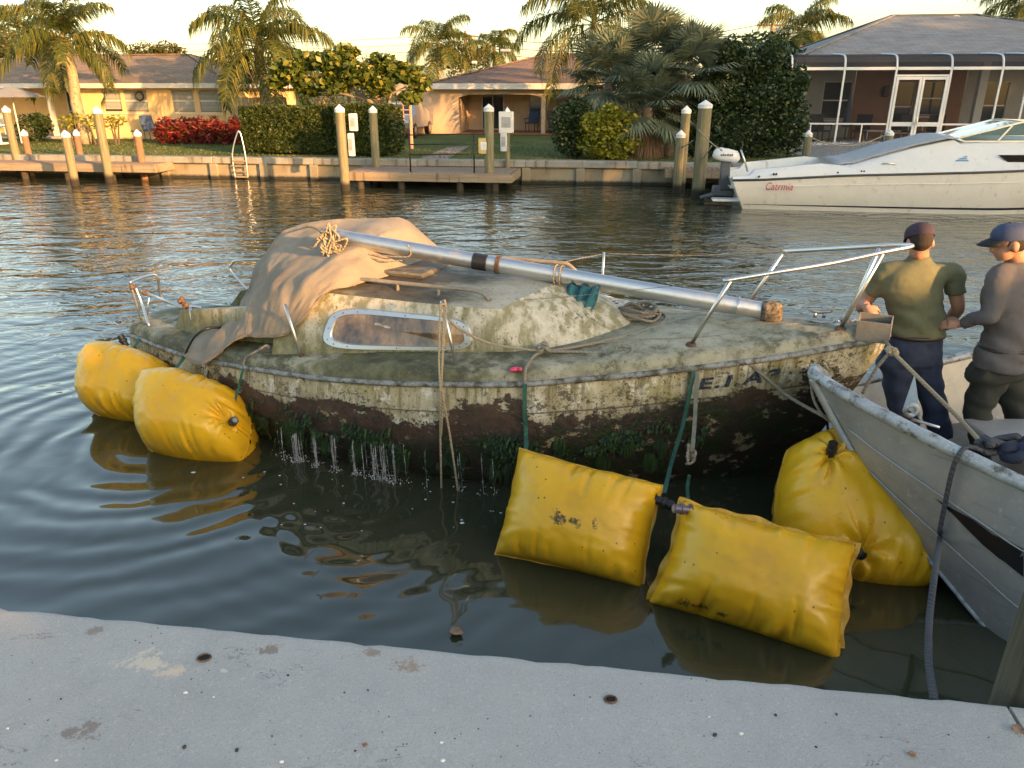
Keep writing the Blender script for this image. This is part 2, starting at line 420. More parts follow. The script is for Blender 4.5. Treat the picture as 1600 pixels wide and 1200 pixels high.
def mat_deck():
    k = NT('mossy gelcoat'); n1 = k.noise(2.1, 6, .65); n2 = k.noise(9, 6, .7); n3 = k.noise(45, 4, .75)
    c = k.ramp(n2, [(.3, (.25,.235,.16)), (.7, (.47,.45,.35))])
    m = k.step(k.math('ADD', n1, k.math('MULTIPLY_ADD', n2, .5, -.25)), .36, .54)
    c = k.mix(k.math('MULTIPLY', m, .9), c, k.ramp(n2, [(.35, (.04,.042,.018)), (.65, (.125,.13,.06))]))
    y = k.step(k.noise(3.4, 5, .7, k.co('Object', (1,1,1), (3,4,5))), .56, .66)
    c = k.mix(k.math('MULTIPLY', y, .55), c, (.20,.17,.045))
    d = k.step(k.noise(4, 7, .78, k.co('Object', (.8,1.4,1), (8,1,2))), .50, .60)
    c = k.mix(k.math('MULTIPLY', d, .75), c, (.055,.052,.038))
    pale = k.step(k.math('ADD', k.xyz('Object')[0], k.math('MULTIPLY', n1, 1.2)), 4.7, 5.6)
    c = k.mix(k.math('MULTIPLY', k.math('MULTIPLY', pale, k.step(n2, .35, .6)), .6), c, (.50,.47,.36))
    c = k.mix(k.math('MULTIPLY', k.step(n3, .6, .68), .75), c, (.035,.033,.022))
    return k.set(color=c, rough=.72, spec=.35, normal=k.bump(k.math('ADD', n3, n2), .5, .008))
def mat_cabin():
    k = NT('stained cabin gelcoat'); s = k.xyz('Object'); n1 = k.noise(2.6, 6, .65); n2 = k.noise(13, 6, .7)
    st = k.noise(1, 5, .6, k.co('Object', (13, 13, 1.5)))
    c = k.ramp(n2, [(.3, (.42,.38,.27)), (.7, (.64,.60,.49))])
    c = k.mix(k.math('MULTIPLY', k.step(st, .44, .62), .8), c, (.19,.175,.07))
    # moss gathers along the foot of the cabin and in the corners
    low = k.step(k.math('ADD', s[2], k.math('MULTIPLY', n1, .22)), 1.12, .95)
    c = k.mix(k.math('MULTIPLY', low, .8), c, k.ramp(n2, [(.35, (.05,.055,.015)), (.65, (.19,.18,.06))]))
    sp_ = k.step(k.math('ADD', k.noise(40, 4, .8), k.math('MULTIPLY_ADD', n1, .3, -.15)), .58, .66)
    c = k.mix(k.math('MULTIPLY', sp_, .85), c, (.05,.045,.03))
    return k.set(color=c, rough=.6, normal=k.bump(n2, .4, .008))
def mat_roof():
    k = NT('grimy cabin roof'); n1 = k.noise(2.4, 6, .7, k.co('Object', (.6,1.3,1))); n2 = k.noise(14, 6, .75); s = k.xyz('Object')
    c = k.ramp(n1, [(.36, (.045,.038,.032)), (.5, (.12,.11,.085)), (.64, (.33,.32,.24))])
    pale = k.step(k.math('ADD', s[0], k.math('MULTIPLY', n1, 1.0)), 3.9, 4.5)
    c = k.mix(k.math('MULTIPLY', pale, .85), c, k.ramp(n2, [(.3, (.36,.33,.25)), (.7, (.62,.58,.48))]))
    c = k.mix(k.math('MULTIPLY', k.step(n2, .55, .66), .6), c, (.05,.04,.035))
    return k.set(color=c, rough=.7, normal=k.bump(n2, .5, .01))
M_HULL, M_DECK, M_CABIN, M_ROOF = mat_hull(), mat_deck(), mat_cabin(), mat_roof()
M_RAIL = simple('chalky grey rub strip', (.26,.265,.26), .6, .0, .45, 9, .4, 30, grime=((.06,.055,.035), .8))
def mat_steel(name, col=(.62,.62,.61), rough=.24, dirt=.5):
    k = NT(name); n = k.noise(9, 5, .7); n2 = k.noise(40, 3)
    d = k.math('MULTIPLY', k.step(n, .52, .72), dirt)
    k.set(color=k.mix(d, col, (.20,.14,.09)), metal=k.math('MULTIPLY_ADD', d, -.8, 1.0), rough=k.math('MULTIPLY_ADD', n2, .25, rough-.08)); return k.m
M_STEEL = mat_steel('stainless tube', (.70,.69,.67), .30, .12); M_ALU = mat_steel('anodised mast', (.66,.67,.68), .34, .25)
M_ROPE = None
def mat_rope(name, c1, c2, twist=True):
    k = NT(name); n = k.noise(60, 4, .7); n2 = k.noise(4, 3)
    c = k.mix(n2, c1, c2)
    w = k.n('TexWave'); w.wave_type = 'BANDS'; w.bands_direction = 'DIAGONAL'; w.inputs['Scale'].default_value = 22; w.inputs['Distortion'].default_value = 1.5
    k.t.links.new(k.co(), w.inputs[0])
    c = k.mix(k.math('MULTIPLY', w.outputs['Fac'], .35), c, tuple(v*.35 for v in c1))
    k.set(color=c, rough=.9, spec=.2, normal=k.bump(k.math('ADD', w.outputs['Fac'], n), .6, .004)); return k.m
M_ROPE = mat_rope('weathered grey rope', (.34,.30,.24), (.24,.21,.17)); M_ROPE2 = mat_rope('pale tan rope', (.46,.38,.26), (.33,.27,.18))
M_DARKROPE = mat_rope('dark blue grey rope', (.055,.06,.075), (.11,.11,.12)); M_STRAP = simple('green webbing strap', (.025,.10,.075), .8, 0, .3, 20, .4, 80)
M_STRAPG = simple('grey green webbing', (.16,.17,.14), .85, 0, .3, 20, .4, 80)
M_BLACK = simple('black plastic', (.015,.015,.017), .38, 0, .3, 20)
M_RUST = simple('rusty fitting', (.13,.075,.045), .75, .3, .5, 30, .4, 60)

boat = thing('sailboat', 'derelict cream sailboat fouled with brown weed, raised by yellow lift bags', 'sailboat', BC, BA)
# hull
NX, NT_ = 110, 26
b = MB(); tv = []
for side in (-1, 1):
    rows = []
    for i in range(NX+1):
        xi = 6.41*(i/NX); row = []
        for j in range(NT_+1):
            q = j/NT_
            zt = zr(xi); zz = zt+(-.28-zt)*q**1.0
            xx = xi if xi < 4.6 else 4.6+(xi-4.6)*(stem_x(zz)-4.6)/(6.41-4.6)
            bt, bw_ = bx(xi), bwl(wl_x(xi))
            f = (zt-zz)/zt                              # 0 rail .. 1 waterline
            if f <= 1: hb = bt+(bw_-bt)*f**1.5+.05*math.sin(PI*min(f, 1))*min(1, bt/.5)
            else: hb = bw_*max(0, 1-((f-1)/(.28/zt))**1.3)
            hb = max(hb, .0)
            hb += fbm((xi*2, zz*3, side*4), 2, 2)*.006*min(1, hb*4)
            # a soft step in the moulding, a quarter of the way down
            if .24 < f < 1: hb -= .010*min(1, (f-.24)/.03)
            row.append(Vector((xx, side*hb, zz))); tv.append(min(1.4, f))
        rows.append(row)
    b.grid(rows)
    if side == -1: tr0 = rows[0]
    else: tr1 = rows[0]
nb = len(b.v); m = len(tr0); b.add(tr0+tr1, [(j, j+1, m+j+1, m+j) for j in range(m-1)]); tv += [j/m*1.3 for j in range(m)]*2
hull = b.build('hull', M_HULL, boat, smooth=True, angle=40); attr(hull, 't', tv)
# deck
cols = [-1, -.985, -.95, -.9, -.75, -.55, -.3, 0, .3, .55, .75, .9, .95, .985, 1]
def deck_row(x):
    row = []
    for c in cols:
        bb = bx(x)
        if abs(c) == 1: row.append(Vector((x, c*bb, zr(x)+.012)))
        elif abs(c) == .985: row.append(Vector((x, math.copysign(max(bb-.022, .002), c), zr(x)+.075)))
        elif abs(c) == .95: row.append(Vector((x, math.copysign(max(bb-.05, .0015), c), zr(x)+.097)))
        else:
            y = c*max(bb-.05, .0012); row.append(Vector((x, y, deck_z(x, y)+fbm((x*1.5, y*2, 0), 1.5, 2)*.006)))
    return row
dx = [6.40*i/80 for i in range(81)]
CK0, CK1 = .55, 2.35                                    # cockpit well
b = MB()
aft = [x for x in dx if x <= CK0]; fwd = [x for x in dx if x >= CK1]
b.grid([deck_row(x) for x in aft]); b.grid([deck_row(x) for x in fwd])
for lo, hi in ((0, 5), (9, 14)):
    b.grid([deck_row(x)[lo:hi+1] for x in [aft[-1]]+[x for x in dx if CK0 < x < CK1]+[fwd[0]]])
b.build('deck', M_DECK, boat, smooth=True, angle=38)
b = MB()                                                # cockpit sole and inner sides
r0 = [deck_row(x)[5] for x in [aft[-1]]+[x for x in dx if CK0 < x < CK1]+[fwd[0]]]; r1 = [deck_row(x)[9] for x in [aft[-1]]+[x for x in dx if CK0 < x < CK1]+[fwd[0]]]
dn = lambda r: [Vector((p.x, p.y*.92, .42)) for p in r]
b.grid([r0, dn(r0)]); b.grid([dn(r0), dn(r1)]); b.grid([dn(r1), r1])
for i in (0, -1):
    q = deck_row(r0[i].x)[5:10]; b.grid([q, [Vector((p.x, p.y*.92, .42)) for p in q]])
b.build('cockpit', M_DECK, boat)
for side in (-1, 1):                                    # rub strip
    pts = [Vector((x, side*(bx(x)+.012), zr(x))) for x in [6.40*i/90 for i in range(91)]]
    MB().tube(pts, [.021+.004*fbm((p.x*6, side, 0), 2, 2) for p in pts], 8).build('rub_rail', M_RAIL, boat, smooth=True)
MB().tube([(.0, y, .5) for y in (-.36, 0, .36)], .022, 8).build('rub_rail', M_RAIL, boat, smooth=True)
# cabin: side, front and roof
cb = [(2.15,-.97),(2.54,-.93),(3.29,-.80),(4.02,-.70),(4.24,-.62)]; ct = [(2.15,-.72),(2.54,-.70),(3.29,-.69),(3.80,-.665),(3.90,-.62)]
ROOFZ = 1.22
def cpt(poly, x): return lerp1(x, [p[0] for p in poly], [p[1] for p in poly])
def side_pt(a, f, s=-1):
    """a along 0..1, f 0 foot .. 1 top, on the cabin side"""
    i = a*(len(cb)-1); j = min(int(i), len(cb)-2); t = i-j
    B = Vector(cb[j]).lerp(Vector(cb[j+1]), t); T = Vector(ct[j]).lerp(Vector(ct[j+1]), t)
    zb = deck_z(B.x, B.y)-.02; p = Vector((B.x, B.y, zb)).lerp(Vector((T.x, T.y, ROOFZ)), f)
    return Vector((p.x, p.y*(-s) if s == 1 else p.y, p.z))
b = MB()
for s in (-1, 1):
    b.grid([[side_pt(a/24, f/8, s)+Vector((.012*(a == 24), s*.025*math.sin(PI*f/8)*min(1, (24-a)/4), 0)) for f in range(9)] for a in range(25)])
fr = []
for i in range(21):                                     # raked front, from one corner round to the other
    w = -1+2*i/20; B = Vector((4.24+.47*(1-abs(w)**1.7), w*.62, 0)); T = Vector((3.90+.24*(1-abs(w)**1.8), w*.62, ROOFZ+.085*(1-w*w)+.017*(1-abs(w)**8)))
    B.z = deck_z(B.x, B.y)-.02
    fr.append([B.lerp(T, f/8)+Vector((.03*math.sin(PI*f/8), 0, .012*math.sin(PI*f/8)))*min(1, (1-abs(w))*4) for f in range(9)])
b.grid(fr)
b.build('cabin', M_CABIN, boat, smooth=True, angle=42)
b = MB(); rows = []
for i in range(31):
    x = 2.15+(4.14-2.15)*i/30; row = []
    for j in range(17):
        w = -1+2*j/16; e = 3.90+.24*(1-abs(w)**1.8); xx = 2.15+(e-2.15)*i/30
        hw = -cpt(ct, xx) if xx < 3.9 else .62
        y = w*max(hw, .62); z = ROOFZ+.085*(1-w*w)+.014*(1-abs(w)**8)+.004*fbm((xx*2, y*2, 0), 2, 2)
        row.append(Vector((xx, y, z)))
    rows.append(row)
b.grid(rows); b.build('roof', M_ROOF, boat, smooth=True)
MB().cbox(2.36, 3.15, -.36, .36, 1.30, 1.345, .015).build('hatch', M_ROOF, boat, smooth=True, angle=40)   # sliding hatch, partly under the tarp
# window let into the cabin side
def win_ring(inset, off):
    a0, a1, f0, f1 = .262+inset*.55, .672-inset*.55, .13+inset*2.2, .84-inset*2.2; pts = []
    for q in range(48):
        an = 2*PI*q/48; cx, sy = math.cos(an), math.sin(an)
        ex = math.copysign(abs(cx)**.42, cx); ey = math.copysign(abs(sy)**.55, sy)
        a = (a0+a1)/2+(a1-a0)/2*ex; f = (f0+f1)/2+(f1-f0)/2*ey
        f -= (a-.25)*.14; a += .022*(f-.5)                       # frame tapers a little towards the bow
        p = side_pt(a, f); p.y -= .025*math.sin(PI*min(1, max(0, f)))+off; pts.append(p)
    return pts
wf = MB(); wf.loft([win_ring(0, .002), win_ring(.006, .020), win_ring(.038, .020), win_ring(.044, .004)], cap=False)
win = wf.build('window', mat_steel('window frame alloy', (.70,.70,.69), .4, .35), boat, smooth=True, angle=40)
k = NT('window acrylic'); n = k.noise(5, 4, .7); k.set(color=k.ramp(k.noise(3.2, 5, .7, k.co('Object', (1,1,.6))), [(.36, (.07,.05,.04)), (.50, (.28,.17,.09)), (.62, (.55,.33,.15))]), rough=k.math('MULTIPLY_ADD', n, .12, .02), spec=.8, coat=.6)  # orange mottling painted in for warm reflections and the interior behind the pane
pn = win_ring(.040, .008); MB().add(pn+[sum(pn, Vector())/48], [(i, (i+1) % 48, 48) for i in range(48)]).build('pane', k.m, win)
rg = win_ring(.022, .0215)
for i in range(0, 48, 3): MB().ball(rg[i], .005, n=6, m=4).build('screw', M_RUST, win)
# grab rails along the roof
M_TEAK = simple('weathered teak', (.22,.20,.165), .8, 0, .35, 14, .4, 50)
for u0, v0, u1, v1, yl in ((560,445,752,468,-.56), (725,404,888,420,.56)):
    p0 = ly(u0, v0, yl); p1 = ly(u1, v1, yl); p0.z = p1.z = 1.315
    base = lambda p: Vector((p.x, p.y, ROOFZ+.03))
    pts = [base(p0)-Vector((.05,0,0)), p0+Vector((0,0,-.01))]+[p0.lerp(p1, i/10) for i in range(1, 10)]+[p1+Vector((0,0,-.01)), base(p1)+Vector((.07,0,0))]
    gr = MB().tube(catmull(pts, 3), .016, 8).build('grab_rail', M_TEAK, boat, smooth=True)
    for i in (3, 6): q = p0.lerp(p1, i/9); MB().cyl(base(q), q, .014, .012, 8).build('post', M_TEAK, gr)
# cockpit coamings with a round instrument hole
for s in (-1, 1):
    rows = []
    for x, h in ((.62,.0),(.75,.16),(1.1,.22),(1.6,.27),(2.2,.34)):
        y = s*lerp1(x, [.6,1.2,2.2], [.34,.55,.74]); z0 = deck_z(x, y)-.03
        rows.append([Vector((x, y-s*.035, z0)), Vector((x, y-s*.03, z0+h+.02)), Vector((x, y+s*.03, z0+h+.02)), Vector((x, y+s*.06, z0))])
    co = MB().loft(rows).build('coaming', M_CABIN, boat, smooth=True, angle=40)
    if s == 1:
        p = ly(323, 493, .41); MB().cyl((p.x, p.y-.03, p.z), (p.x-.01, p.y+.02, p.z), .045, n=20).build('instrument', M_BLACK, co)
# bow pulpit
def tubes(name, paths, r, mat, parent, n=8, sm=6):
    o = MB()
    for p in paths: o.tube(catmull(p, sm) if sm else p, r, n)
    return o.build(name, mat, parent, smooth=True)
bt = lambda x, y: Vector((x, y, deck_z(x, y)))
PF = .0
a0 = ly(1130, 439, -.50); tip = Vector((6.44, 0.0, 1.73)); c0 = ly(1225, 393, .55)
n1 = ly(1300, 411, -.22); f1 = ly(1362, 385, .16)
pul = tubes('pulpit', [[a0, a0.lerp(n1, .5)+Vector((0,0,.0)), n1, ly(1385,393,-.10), tip, ly(1395,383,.10), f1, c0.lerp(f1, .5), c0]], .0145, M_STEEL, boat)
for p, q in ((ly(1143,436,-.48), bt(5.19,-.42)), (ly(1222,397,.53), bt(5.42,.52)), (ly(1380,395,-.1), bt(6.10,-.085)), (ly(1374,388,.08), bt(6.13,.07))):
    MB().tube([p, p.lerp(q, .5), q], .0135, 8).build('rail_post', M_STEEL, pul, smooth=True)
    MB().cyl(q-Vector((0,0,.01)), q+Vector((0,0,.012)), .04, .03, 10).build('foot', M_RUST, pul)
# stern rail
push = tubes('pushpit', [[bt(.05,-.23), ly(205,447,-.28), ly(206,440,-.27), ly(235,430,-.02), ly(246,434,.05), ly(257,470,.12), bt(.42,.16)],
    [ly(212,450,-.27), ly(222,475,-.27), bt(.28,-.36)]], .013, M_STEEL, boat)
MB().tube([ly(222,455,-.26), ly(290,482,-.45)], .012, 8).build('brace', M_STEEL, push, smooth=True)
MB().tube([ly(297,480,-.47), bt(.95,-.50)], .012, 8).build('brace', M_STEEL, push, smooth=True)
MB().tube([ly(233,465,-.2), ly(230,495,-.2)], .008, 8).build('brace', M_STEEL, push, smooth=True)
for u, v, y in ((204,448,-.28), (226,455,-.27), (287,478,-.46), (282,468,-.42)):
    p = ly(u, v, y); o = MB()
    for q in range(3): o.ball(p+Vector((random.uniform(-.02,.02), random.uniform(-.02,.02), random.uniform(-.03,.02))), .024, n=7, m=5)
    o.build('clamp', M_RUST, push, smooth=True)
tubes('hoop_rail', [[bt(.86,.50), ly(362,425,.52), ly(363,412,.52), ly(372,407,.52), ly(415,405,.6)]], .012, M_STEEL, boat)
# stanchions
for top, foot in ((ly(445,475,-.95), lz(472,560,.78)), (ly(690,470,-.93), lz(715,578,.86)), (ly(944,394,.92), bt(4.2,.90))):
    so = MB().tube([foot, foot.lerp(top, .5), top], .0115, 8).build('stanchion', M_STEEL, boat, smooth=True)
    MB().cyl(foot-Vector((0,0,.012)), foot+Vector((0,0,.03)), .026, .018, 10).build('foot', M_RUST, so)
# mooring cleats and bow fittings
def cleat(p, ang, L=.16):
    o = MB(); Mx = Matrix.Translation(p) @ Matrix.Rotation(ang, 4, 'Z')
    for s in (-1, 1): o.tube([Mx @ Vector((s*.03,0,0)), Mx @ Vector((s*.03,0,.035))], .012, 8)
    o.tube([Mx @ Vector((x, 0, .04+.008*abs(x)/L*2)) for x in (-L/2,-L/4,0,L/4,L/2)], [.006,.012,.014,.012,.006], 8)
    return o.build('cleat', mat_steel('dull cast fitting', (.4,.4,.4), .4, .7), boat, smooth=True)
for u, v, z in ((1046,544,.99), (1252,520,1.10), (1280,512,1.13), (1280,496,1.13)): cleat(lz(u, v, z), .1)
o = MB(); p = lz(1305,508,1.16)
for q in range(9):
    a = Vector((random.uniform(-.12,.10), random.uniform(-.07,.07), 0)); o.tube([p+a, p+a+Vector((.05,random.uniform(-.03,.03),.03)), p+a+Vector((.09,0,0))], .009, 6)
o.cbox(p.x-.1, p.x+.12, p.y-.05, p.y+.05, p.z-.02, p.z+.012, .006); o.build('bow_fitting', mat_steel('chain and stemhead', (.5,.5,.5), .35, .8), boat, smooth=True, angle=40)
# lettering on the bow
cu = bpy.data.curves.new('lettering', 'FONT'); cu.body = 'E.I.A3'; cu.size = .125; cu.extrude = .001; cu.space_character = 1.25; cu.offset = .0045
to = bpy.data.objects.new('lettering', cu); C.objects.link(to)
dg = bpy.context.evaluated_depsgraph_get(); me = bpy.data.meshes.new_from_object(to.evaluated_get(dg)); bpy.data.objects.remove(to)
def hull_near(x, f):
    zt = zr(x); zz = zt*(1-f); xx = x if x < 4.6 else 4.6+(x-4.6)*(stem_x(zz)-4.6)/(6.41-4.6)
    bt_, bw_ = bx(x), bwl(wl_x(x)); return Vector((xx, -(bt_+(bw_-bt_)*f**1.5+.05*math.sin(PI*f)*min(1, bt_/.5)), zz))
wmax = max(v.co.x for v in me.vertices)
for v in me.vertices:
    s_ = v.co.x/wmax; p = hull_near(5.33+s_*.50, .175-(v.co.y/.125)*.115); v.co = p+Vector((.0015,-.006,0))
me.materials.append(simple('faded navy lettering', (.035,.06,.12), .7, 0, .5, 60, grime=((.35,.3,.2), .55)))
lo = bpy.data.objects.new('lettering', me); C.objects.link(lo); lo.parent = boat; tag(lo, kind='stuff')

# hanging weed and moss on the lower hull
def mat_moss():
    k = NT('wet green weed'); g = k.n('NewGeometry')
    return k.set(color=k.ramp(g.outputs['Random Per Island'], [(0, (.006,.012,.003)), (.6, (.016,.036,.006)), (1, (.042,.085,.012))]), rough=.55, spec=.4)
random.seed(11); b = MB()
def side_at(x, z):
    f = (zr(x)-z)/zr(x); return hull_near(x, max(0, min(1, f)))
for i in range(8000):
    x = random.uniform(1.2, 5.5); c = fbm((x*1.4, 3, 0), 1.3, 3)
    zc = lerp1(x, [1.2,2,3,4,5.5], [.26,.27,.27,.33,.42]); z = zc+random.gauss(0, .07)+c*.06
    if z < .03 or fbm((x*2.2, z*5, 9), 1.5, 2) < .04+(.10 if x > 3.4 else -.02): continue
    p = side_at(x, z); L = random.uniform(.012, .05)*(1.8 if random.random() < .12 else 1); w = random.uniform(.003, .010)
    d = Vector((random.uniform(-.25,.25)*L, -random.uniform(.1,.5)*L, -L)); o_ = Vector((0, -.004, 0))
    b.add([p+o_+Vector((-w,0,0)), p+o_+Vector((w,0,0)), p+o_+d*.6+Vector((w*.8,-.01,0)), p+o_+d, p+o_+d*.6+Vector((-w*.8,-.01,0))], [(0,1,2,4),(4,2,3)])
for i in range(26):                                      # a few longer hanging clumps
    x = random.uniform(2.2, 5.3); z = random.uniform(.12, .32)+.12*(x > 4.3); p0 = side_at(x, z)
    for q in range(38):
        p = p0+Vector((random.gauss(0, .025), -.006, random.gauss(0, .02))); L = random.uniform(.05, .14); w = random.uniform(.004, .009)
        d = Vector((random.uniform(-.01,.01), -.015, -L)); b.add([p-Vector((w,0,0)), p+Vector((w,0,0)), p+d], [(0,1,2)])
tag(b.build('weed', mat_moss(), boat), kind='stuff')
# ------------------------------------------------------------------ tarp, mast, ropes on the sailboat
def mat_canvas():
    k = NT('dirty beige canvas'); n = k.noise(2.2, 6, .6); n2 = k.noise(12, 5, .7); w = k.noise(220, 2)
    c = k.ramp(n, [(.3, (.17,.148,.118)), (.7, (.31,.268,.21))])
    c = k.mix(k.math('MULTIPLY', k.step(n2, .55, .75), .45), c, (.17,.135,.10))
    return k.set(color=c, rough=.9, spec=.15, sheen=.1, normal=k.bump(k.math('ADD', w, k.math('MULTIPLY', n2, 3.0)), .35, .006))
# control net: stations from the front edge on the roof to the stern; across from the far side to the near side (pixel, boat-plane y)
net = [
 [(705,420,.70),(692,394,.52),(668,408,.18),(622,428,-.25),(560,446,-.60),(515,457,-.74),(497,478,-.80)],
 [(688,420,.78),(660,366,.50),(640,366,.12),(590,392,-.25),(535,425,-.62),(497,462,-.78),(476,500,-.86)],
 [(660,430,.82),(634,350,.42),(610,353,.10),(560,378,-.25),(505,420,-.62),(468,470,-.82),(447,526,-.93)],
 [(620,440,.82),(575,350,.35),(545,356,.10),(505,385,-.22),(462,425,-.55),(440,472,-.80),(424,528,-.93)],
 [(570,445,.78),(515,353,.26),(487,362,.06),(452,392,-.22),(428,432,-.52),(415,478,-.76),(401,528,-.90)],
 [(520,450,.66),(468,362,.18),(437,376,.0),(420,402,-.22),(408,440,-.47),(395,482,-.70),(383,528,-.86)],
 [(470,455,.5),(440,390,.15),(414,400,.0),(402,430,-.20),(393,462,-.42),(376,497,-.66),(352,546,-.88)],
 [(440,470,.4),(418,420,.12),(400,436,.0),(388,462,-.2),(374,487,-.42),(350,514,-.68),(318,572,-.98)],
 [(420,485,.3),(402,462,.1),(388,478,-.05),(366,495,-.22),(342,508,-.42),(312,528,-.66),(286,556,-.86)],
]
ctrl = [[ly(u, v, y) for u, v, y in row] for row in net]
def bic(ctrl, nu=9, nv=9):
    rows = [catmull(r, nv) for r in ctrl]; cols_ = list(zip(*rows)); return list(zip(*[catmull(list(c), nu) for c in cols_]))
g = bic(ctrl); gm, gn = len(g), len(g[0]); rows = []
for i, row in enumerate(g):
    r_ = []
    for j, p in enumerate(row):
        a, c = i/gm, j/gn
        w = .040*((1-abs(math.sin(a*15+fbm((c*3, a*2, 0), 1.5, 2)*2.4)))**2-.3)*max(0, math.sin(PI*c))**.7*(.25+.75*a)
        w += .022*fbm((a*7, c*5, 2), 1.4, 4)+.012*((1-abs(math.sin(a*23+c*14+fbm((a*5, c*4, 7), 1, 2)*2)))**3)*min(1, a*2)
        nrm = Vector((-.25*a, -.75, .55)).normalized(); r_.append(p+nrm*(w+.012))
    rows.append(r_)
b = MB(); b.grid(rows); o = b.build('tarpaulin', mat_canvas(), smooth=True)
o.matrix_world = MBOAT; sm = o.modifiers.new('s', 'SOLIDIFY'); sm.thickness = .006; applied(o)
tag(o, 'dirty beige canvas tarpaulin tented over the sailboat cockpit', 'tarp')
TARP = rows
seam = MB()
def tarp_pt(i, j, off=.006):
    i = int(i*(gm-1)); j = int(j*(gn-1)); return lw(Vector(rows[i][j])+Vector((0,-off,off*.6)))
pts = [tarp_pt(a/40, .99, .004) for a in range(41)]
sm_ = MB().tube([MBI @ p for p in pts], .007, 6).build('hem', simple('canvas hem', (.24,.19,.14), .9, 0, .2, 20), o, smooth=True)
sm_ = MB().tube([MBI @ tarp_pt(.62, .3+.69*a/20, .004) for a in range(21)], .004, 6).build('seam', MATS['canvas hem'], o, smooth=True)

# unstepped mast lying fore and aft over the boat
m0 = ly(507, 367, -.34); m1 = ly(1212, 489, .05)
mast = thing('mast', 'unstepped silver aluminium mast laid lengthwise over the sailboat', 'mast', lw(m0))
mloc = lambda p: lw(p)-lw(m0)
md = (m1-m0).normalized()
sect = []
o = MB()
for i in range(25):
    p = m0.lerp(m1, i/24); s_ = Vector((-md.y, md.x, 0)).normalized(); t_ = md.cross(s_)
    sect.append([mloc(p+s_*.047*math.cos(2*PI*k/20)+t_*.062*math.sin(2*PI*k/20)) for k in range(20)])
o.loft(sect); o.build('spar', M_ALU, mast, smooth=True, angle=50)
def band(t, L, r, mat, name):
    p = m0.lerp(m1, t); MB().tube([mloc(p-md*L/2), mloc(p), mloc(p+md*L/2)], r, 18).build(name, mat, mast, smooth=True, angle=50)
band(.375, .11, .0635, M_BLACK, 'label_band'); band(.415, .03, .068, M_RUST, 'collar'); band(.925, .012, .066, M_STEEL, 'collar')
q = m0.lerp(m1, .993); o = MB(); rg = []                # cork-like crusted heel
for i, (d, r) in enumerate(((-.07,.066),(-.03,.078),(.02,.080),(.05,.07),(.07,.045))):
    rg.append([mloc(q+md*d+Vector((0, math.cos(2*PI*k/18), math.sin(2*PI*k/18)))*r*(1+.12*fbm((i, k, 3), .9, 2))) for k in range(18)])
o.loft(rg); o.build('mast_heel', simple('crusted mast heel', (.19,.15,.10), .9, 0, .6, 25, 1.0, 40, grime=((.03,.03,.03), .8)), mast, smooth=True)

def rope(name, label, pts, r=.011, mat=None, group=None, sag=0, n=7, sm=8, cat='rope'):
    pts = [Vector(p) for p in pts]
    if sag and len(pts) == 2:
        a, c = pts; pts = [a.lerp(c, i/6)-Vector((0,0,sag*4*(i/6)*(1-i/6))) for i in range(7)]
    o = MB().tube(catmull(pts, sm), r, n).build(name, mat or M_ROPE, smooth=True)
    return tag(o, label, cat, group)
def tangle(center, n, rx, ry, rz, seed, flat=1.0):
    """one continuous length of rope wound into an untidy heap"""
    rnd = random.Random(seed); pts = []; a = 0
    for i in range(n):
        a += rnd.uniform(.7, 1.25); k = rnd.uniform(.55, 1.0)
        pts.append(Vector(center)+Vector((rx*k*math.cos(a)+rnd.gauss(0, rx*.14), ry*k*math.sin(a)+rnd.gauss(0, ry*.14), abs(rnd.gauss(0, rz))+rz*.6*i/n)))
    return pts
def heap_boat(c, n, rx, ry, rz, seed): return [lw(p) for p in tangle(c, n, rx, ry, rz, seed)]
# coil on the foredeck
cc = lz(998, 494, 1.06); rope('coiled_rope', 'heap of grey rope coiled on the sailboat foredeck beside the cabin', heap_boat((cc.x, cc.y, deck_z(cc.x, cc.y)+.014), 52, .165, .13, .032, 3), .0115)
# bunch of line at the aft end of the mast
cc = ly(520, 378, -.43); pts = [lw(cc+Vector((random.Random(i).gauss(0,.055)+(i % 7-3)*.014-.004*(i%3), -.01-.02*(i % 3), random.Random(i*3+1).gauss(0,.065)))) for i in range(64)]
rope('rope_bundle', 'tangle of tan line tied round the aft end of the mast', pts, .0075, M_ROPE2)
p0 = ly(480, 354, .12); rope('lashing_line', 'tan line running off the mast end over the tarpaulin ridge', [lw(p0), lw(ly(495,358,-.22)), lw(ly(512,372,-.40)), lw(ly(522,385,-.43))], .0085, M_ROPE2)
p = m0.lerp(m1, .213)
rope('rope_loop', 'thin cord looped round the mast over the tarpaulin', [lw(p+Vector((0,-.05,.05))), lw(p+Vector((.0,-.06,-.04))), lw(ly(575,398,-.36)), lw(ly(598,408,-.36)), lw(ly(628,407,-.33))], .005, M_ROPE)
for t, dx_ in ((.545, 0), (.552, .018)):
    p = m0.lerp(m1, t)+md*dx_
    tag(MB().tube([lw(p+Vector((0, .062*math.cos(a*PI/8), .075*math.sin(a*PI/8)))) for a in range(16)], .007, 6, closed=True).build('mast_lashing', M_ROPE2, smooth=True), 'brown cord lashing wound round the middle of the mast', 'rope', 'mast lashings')
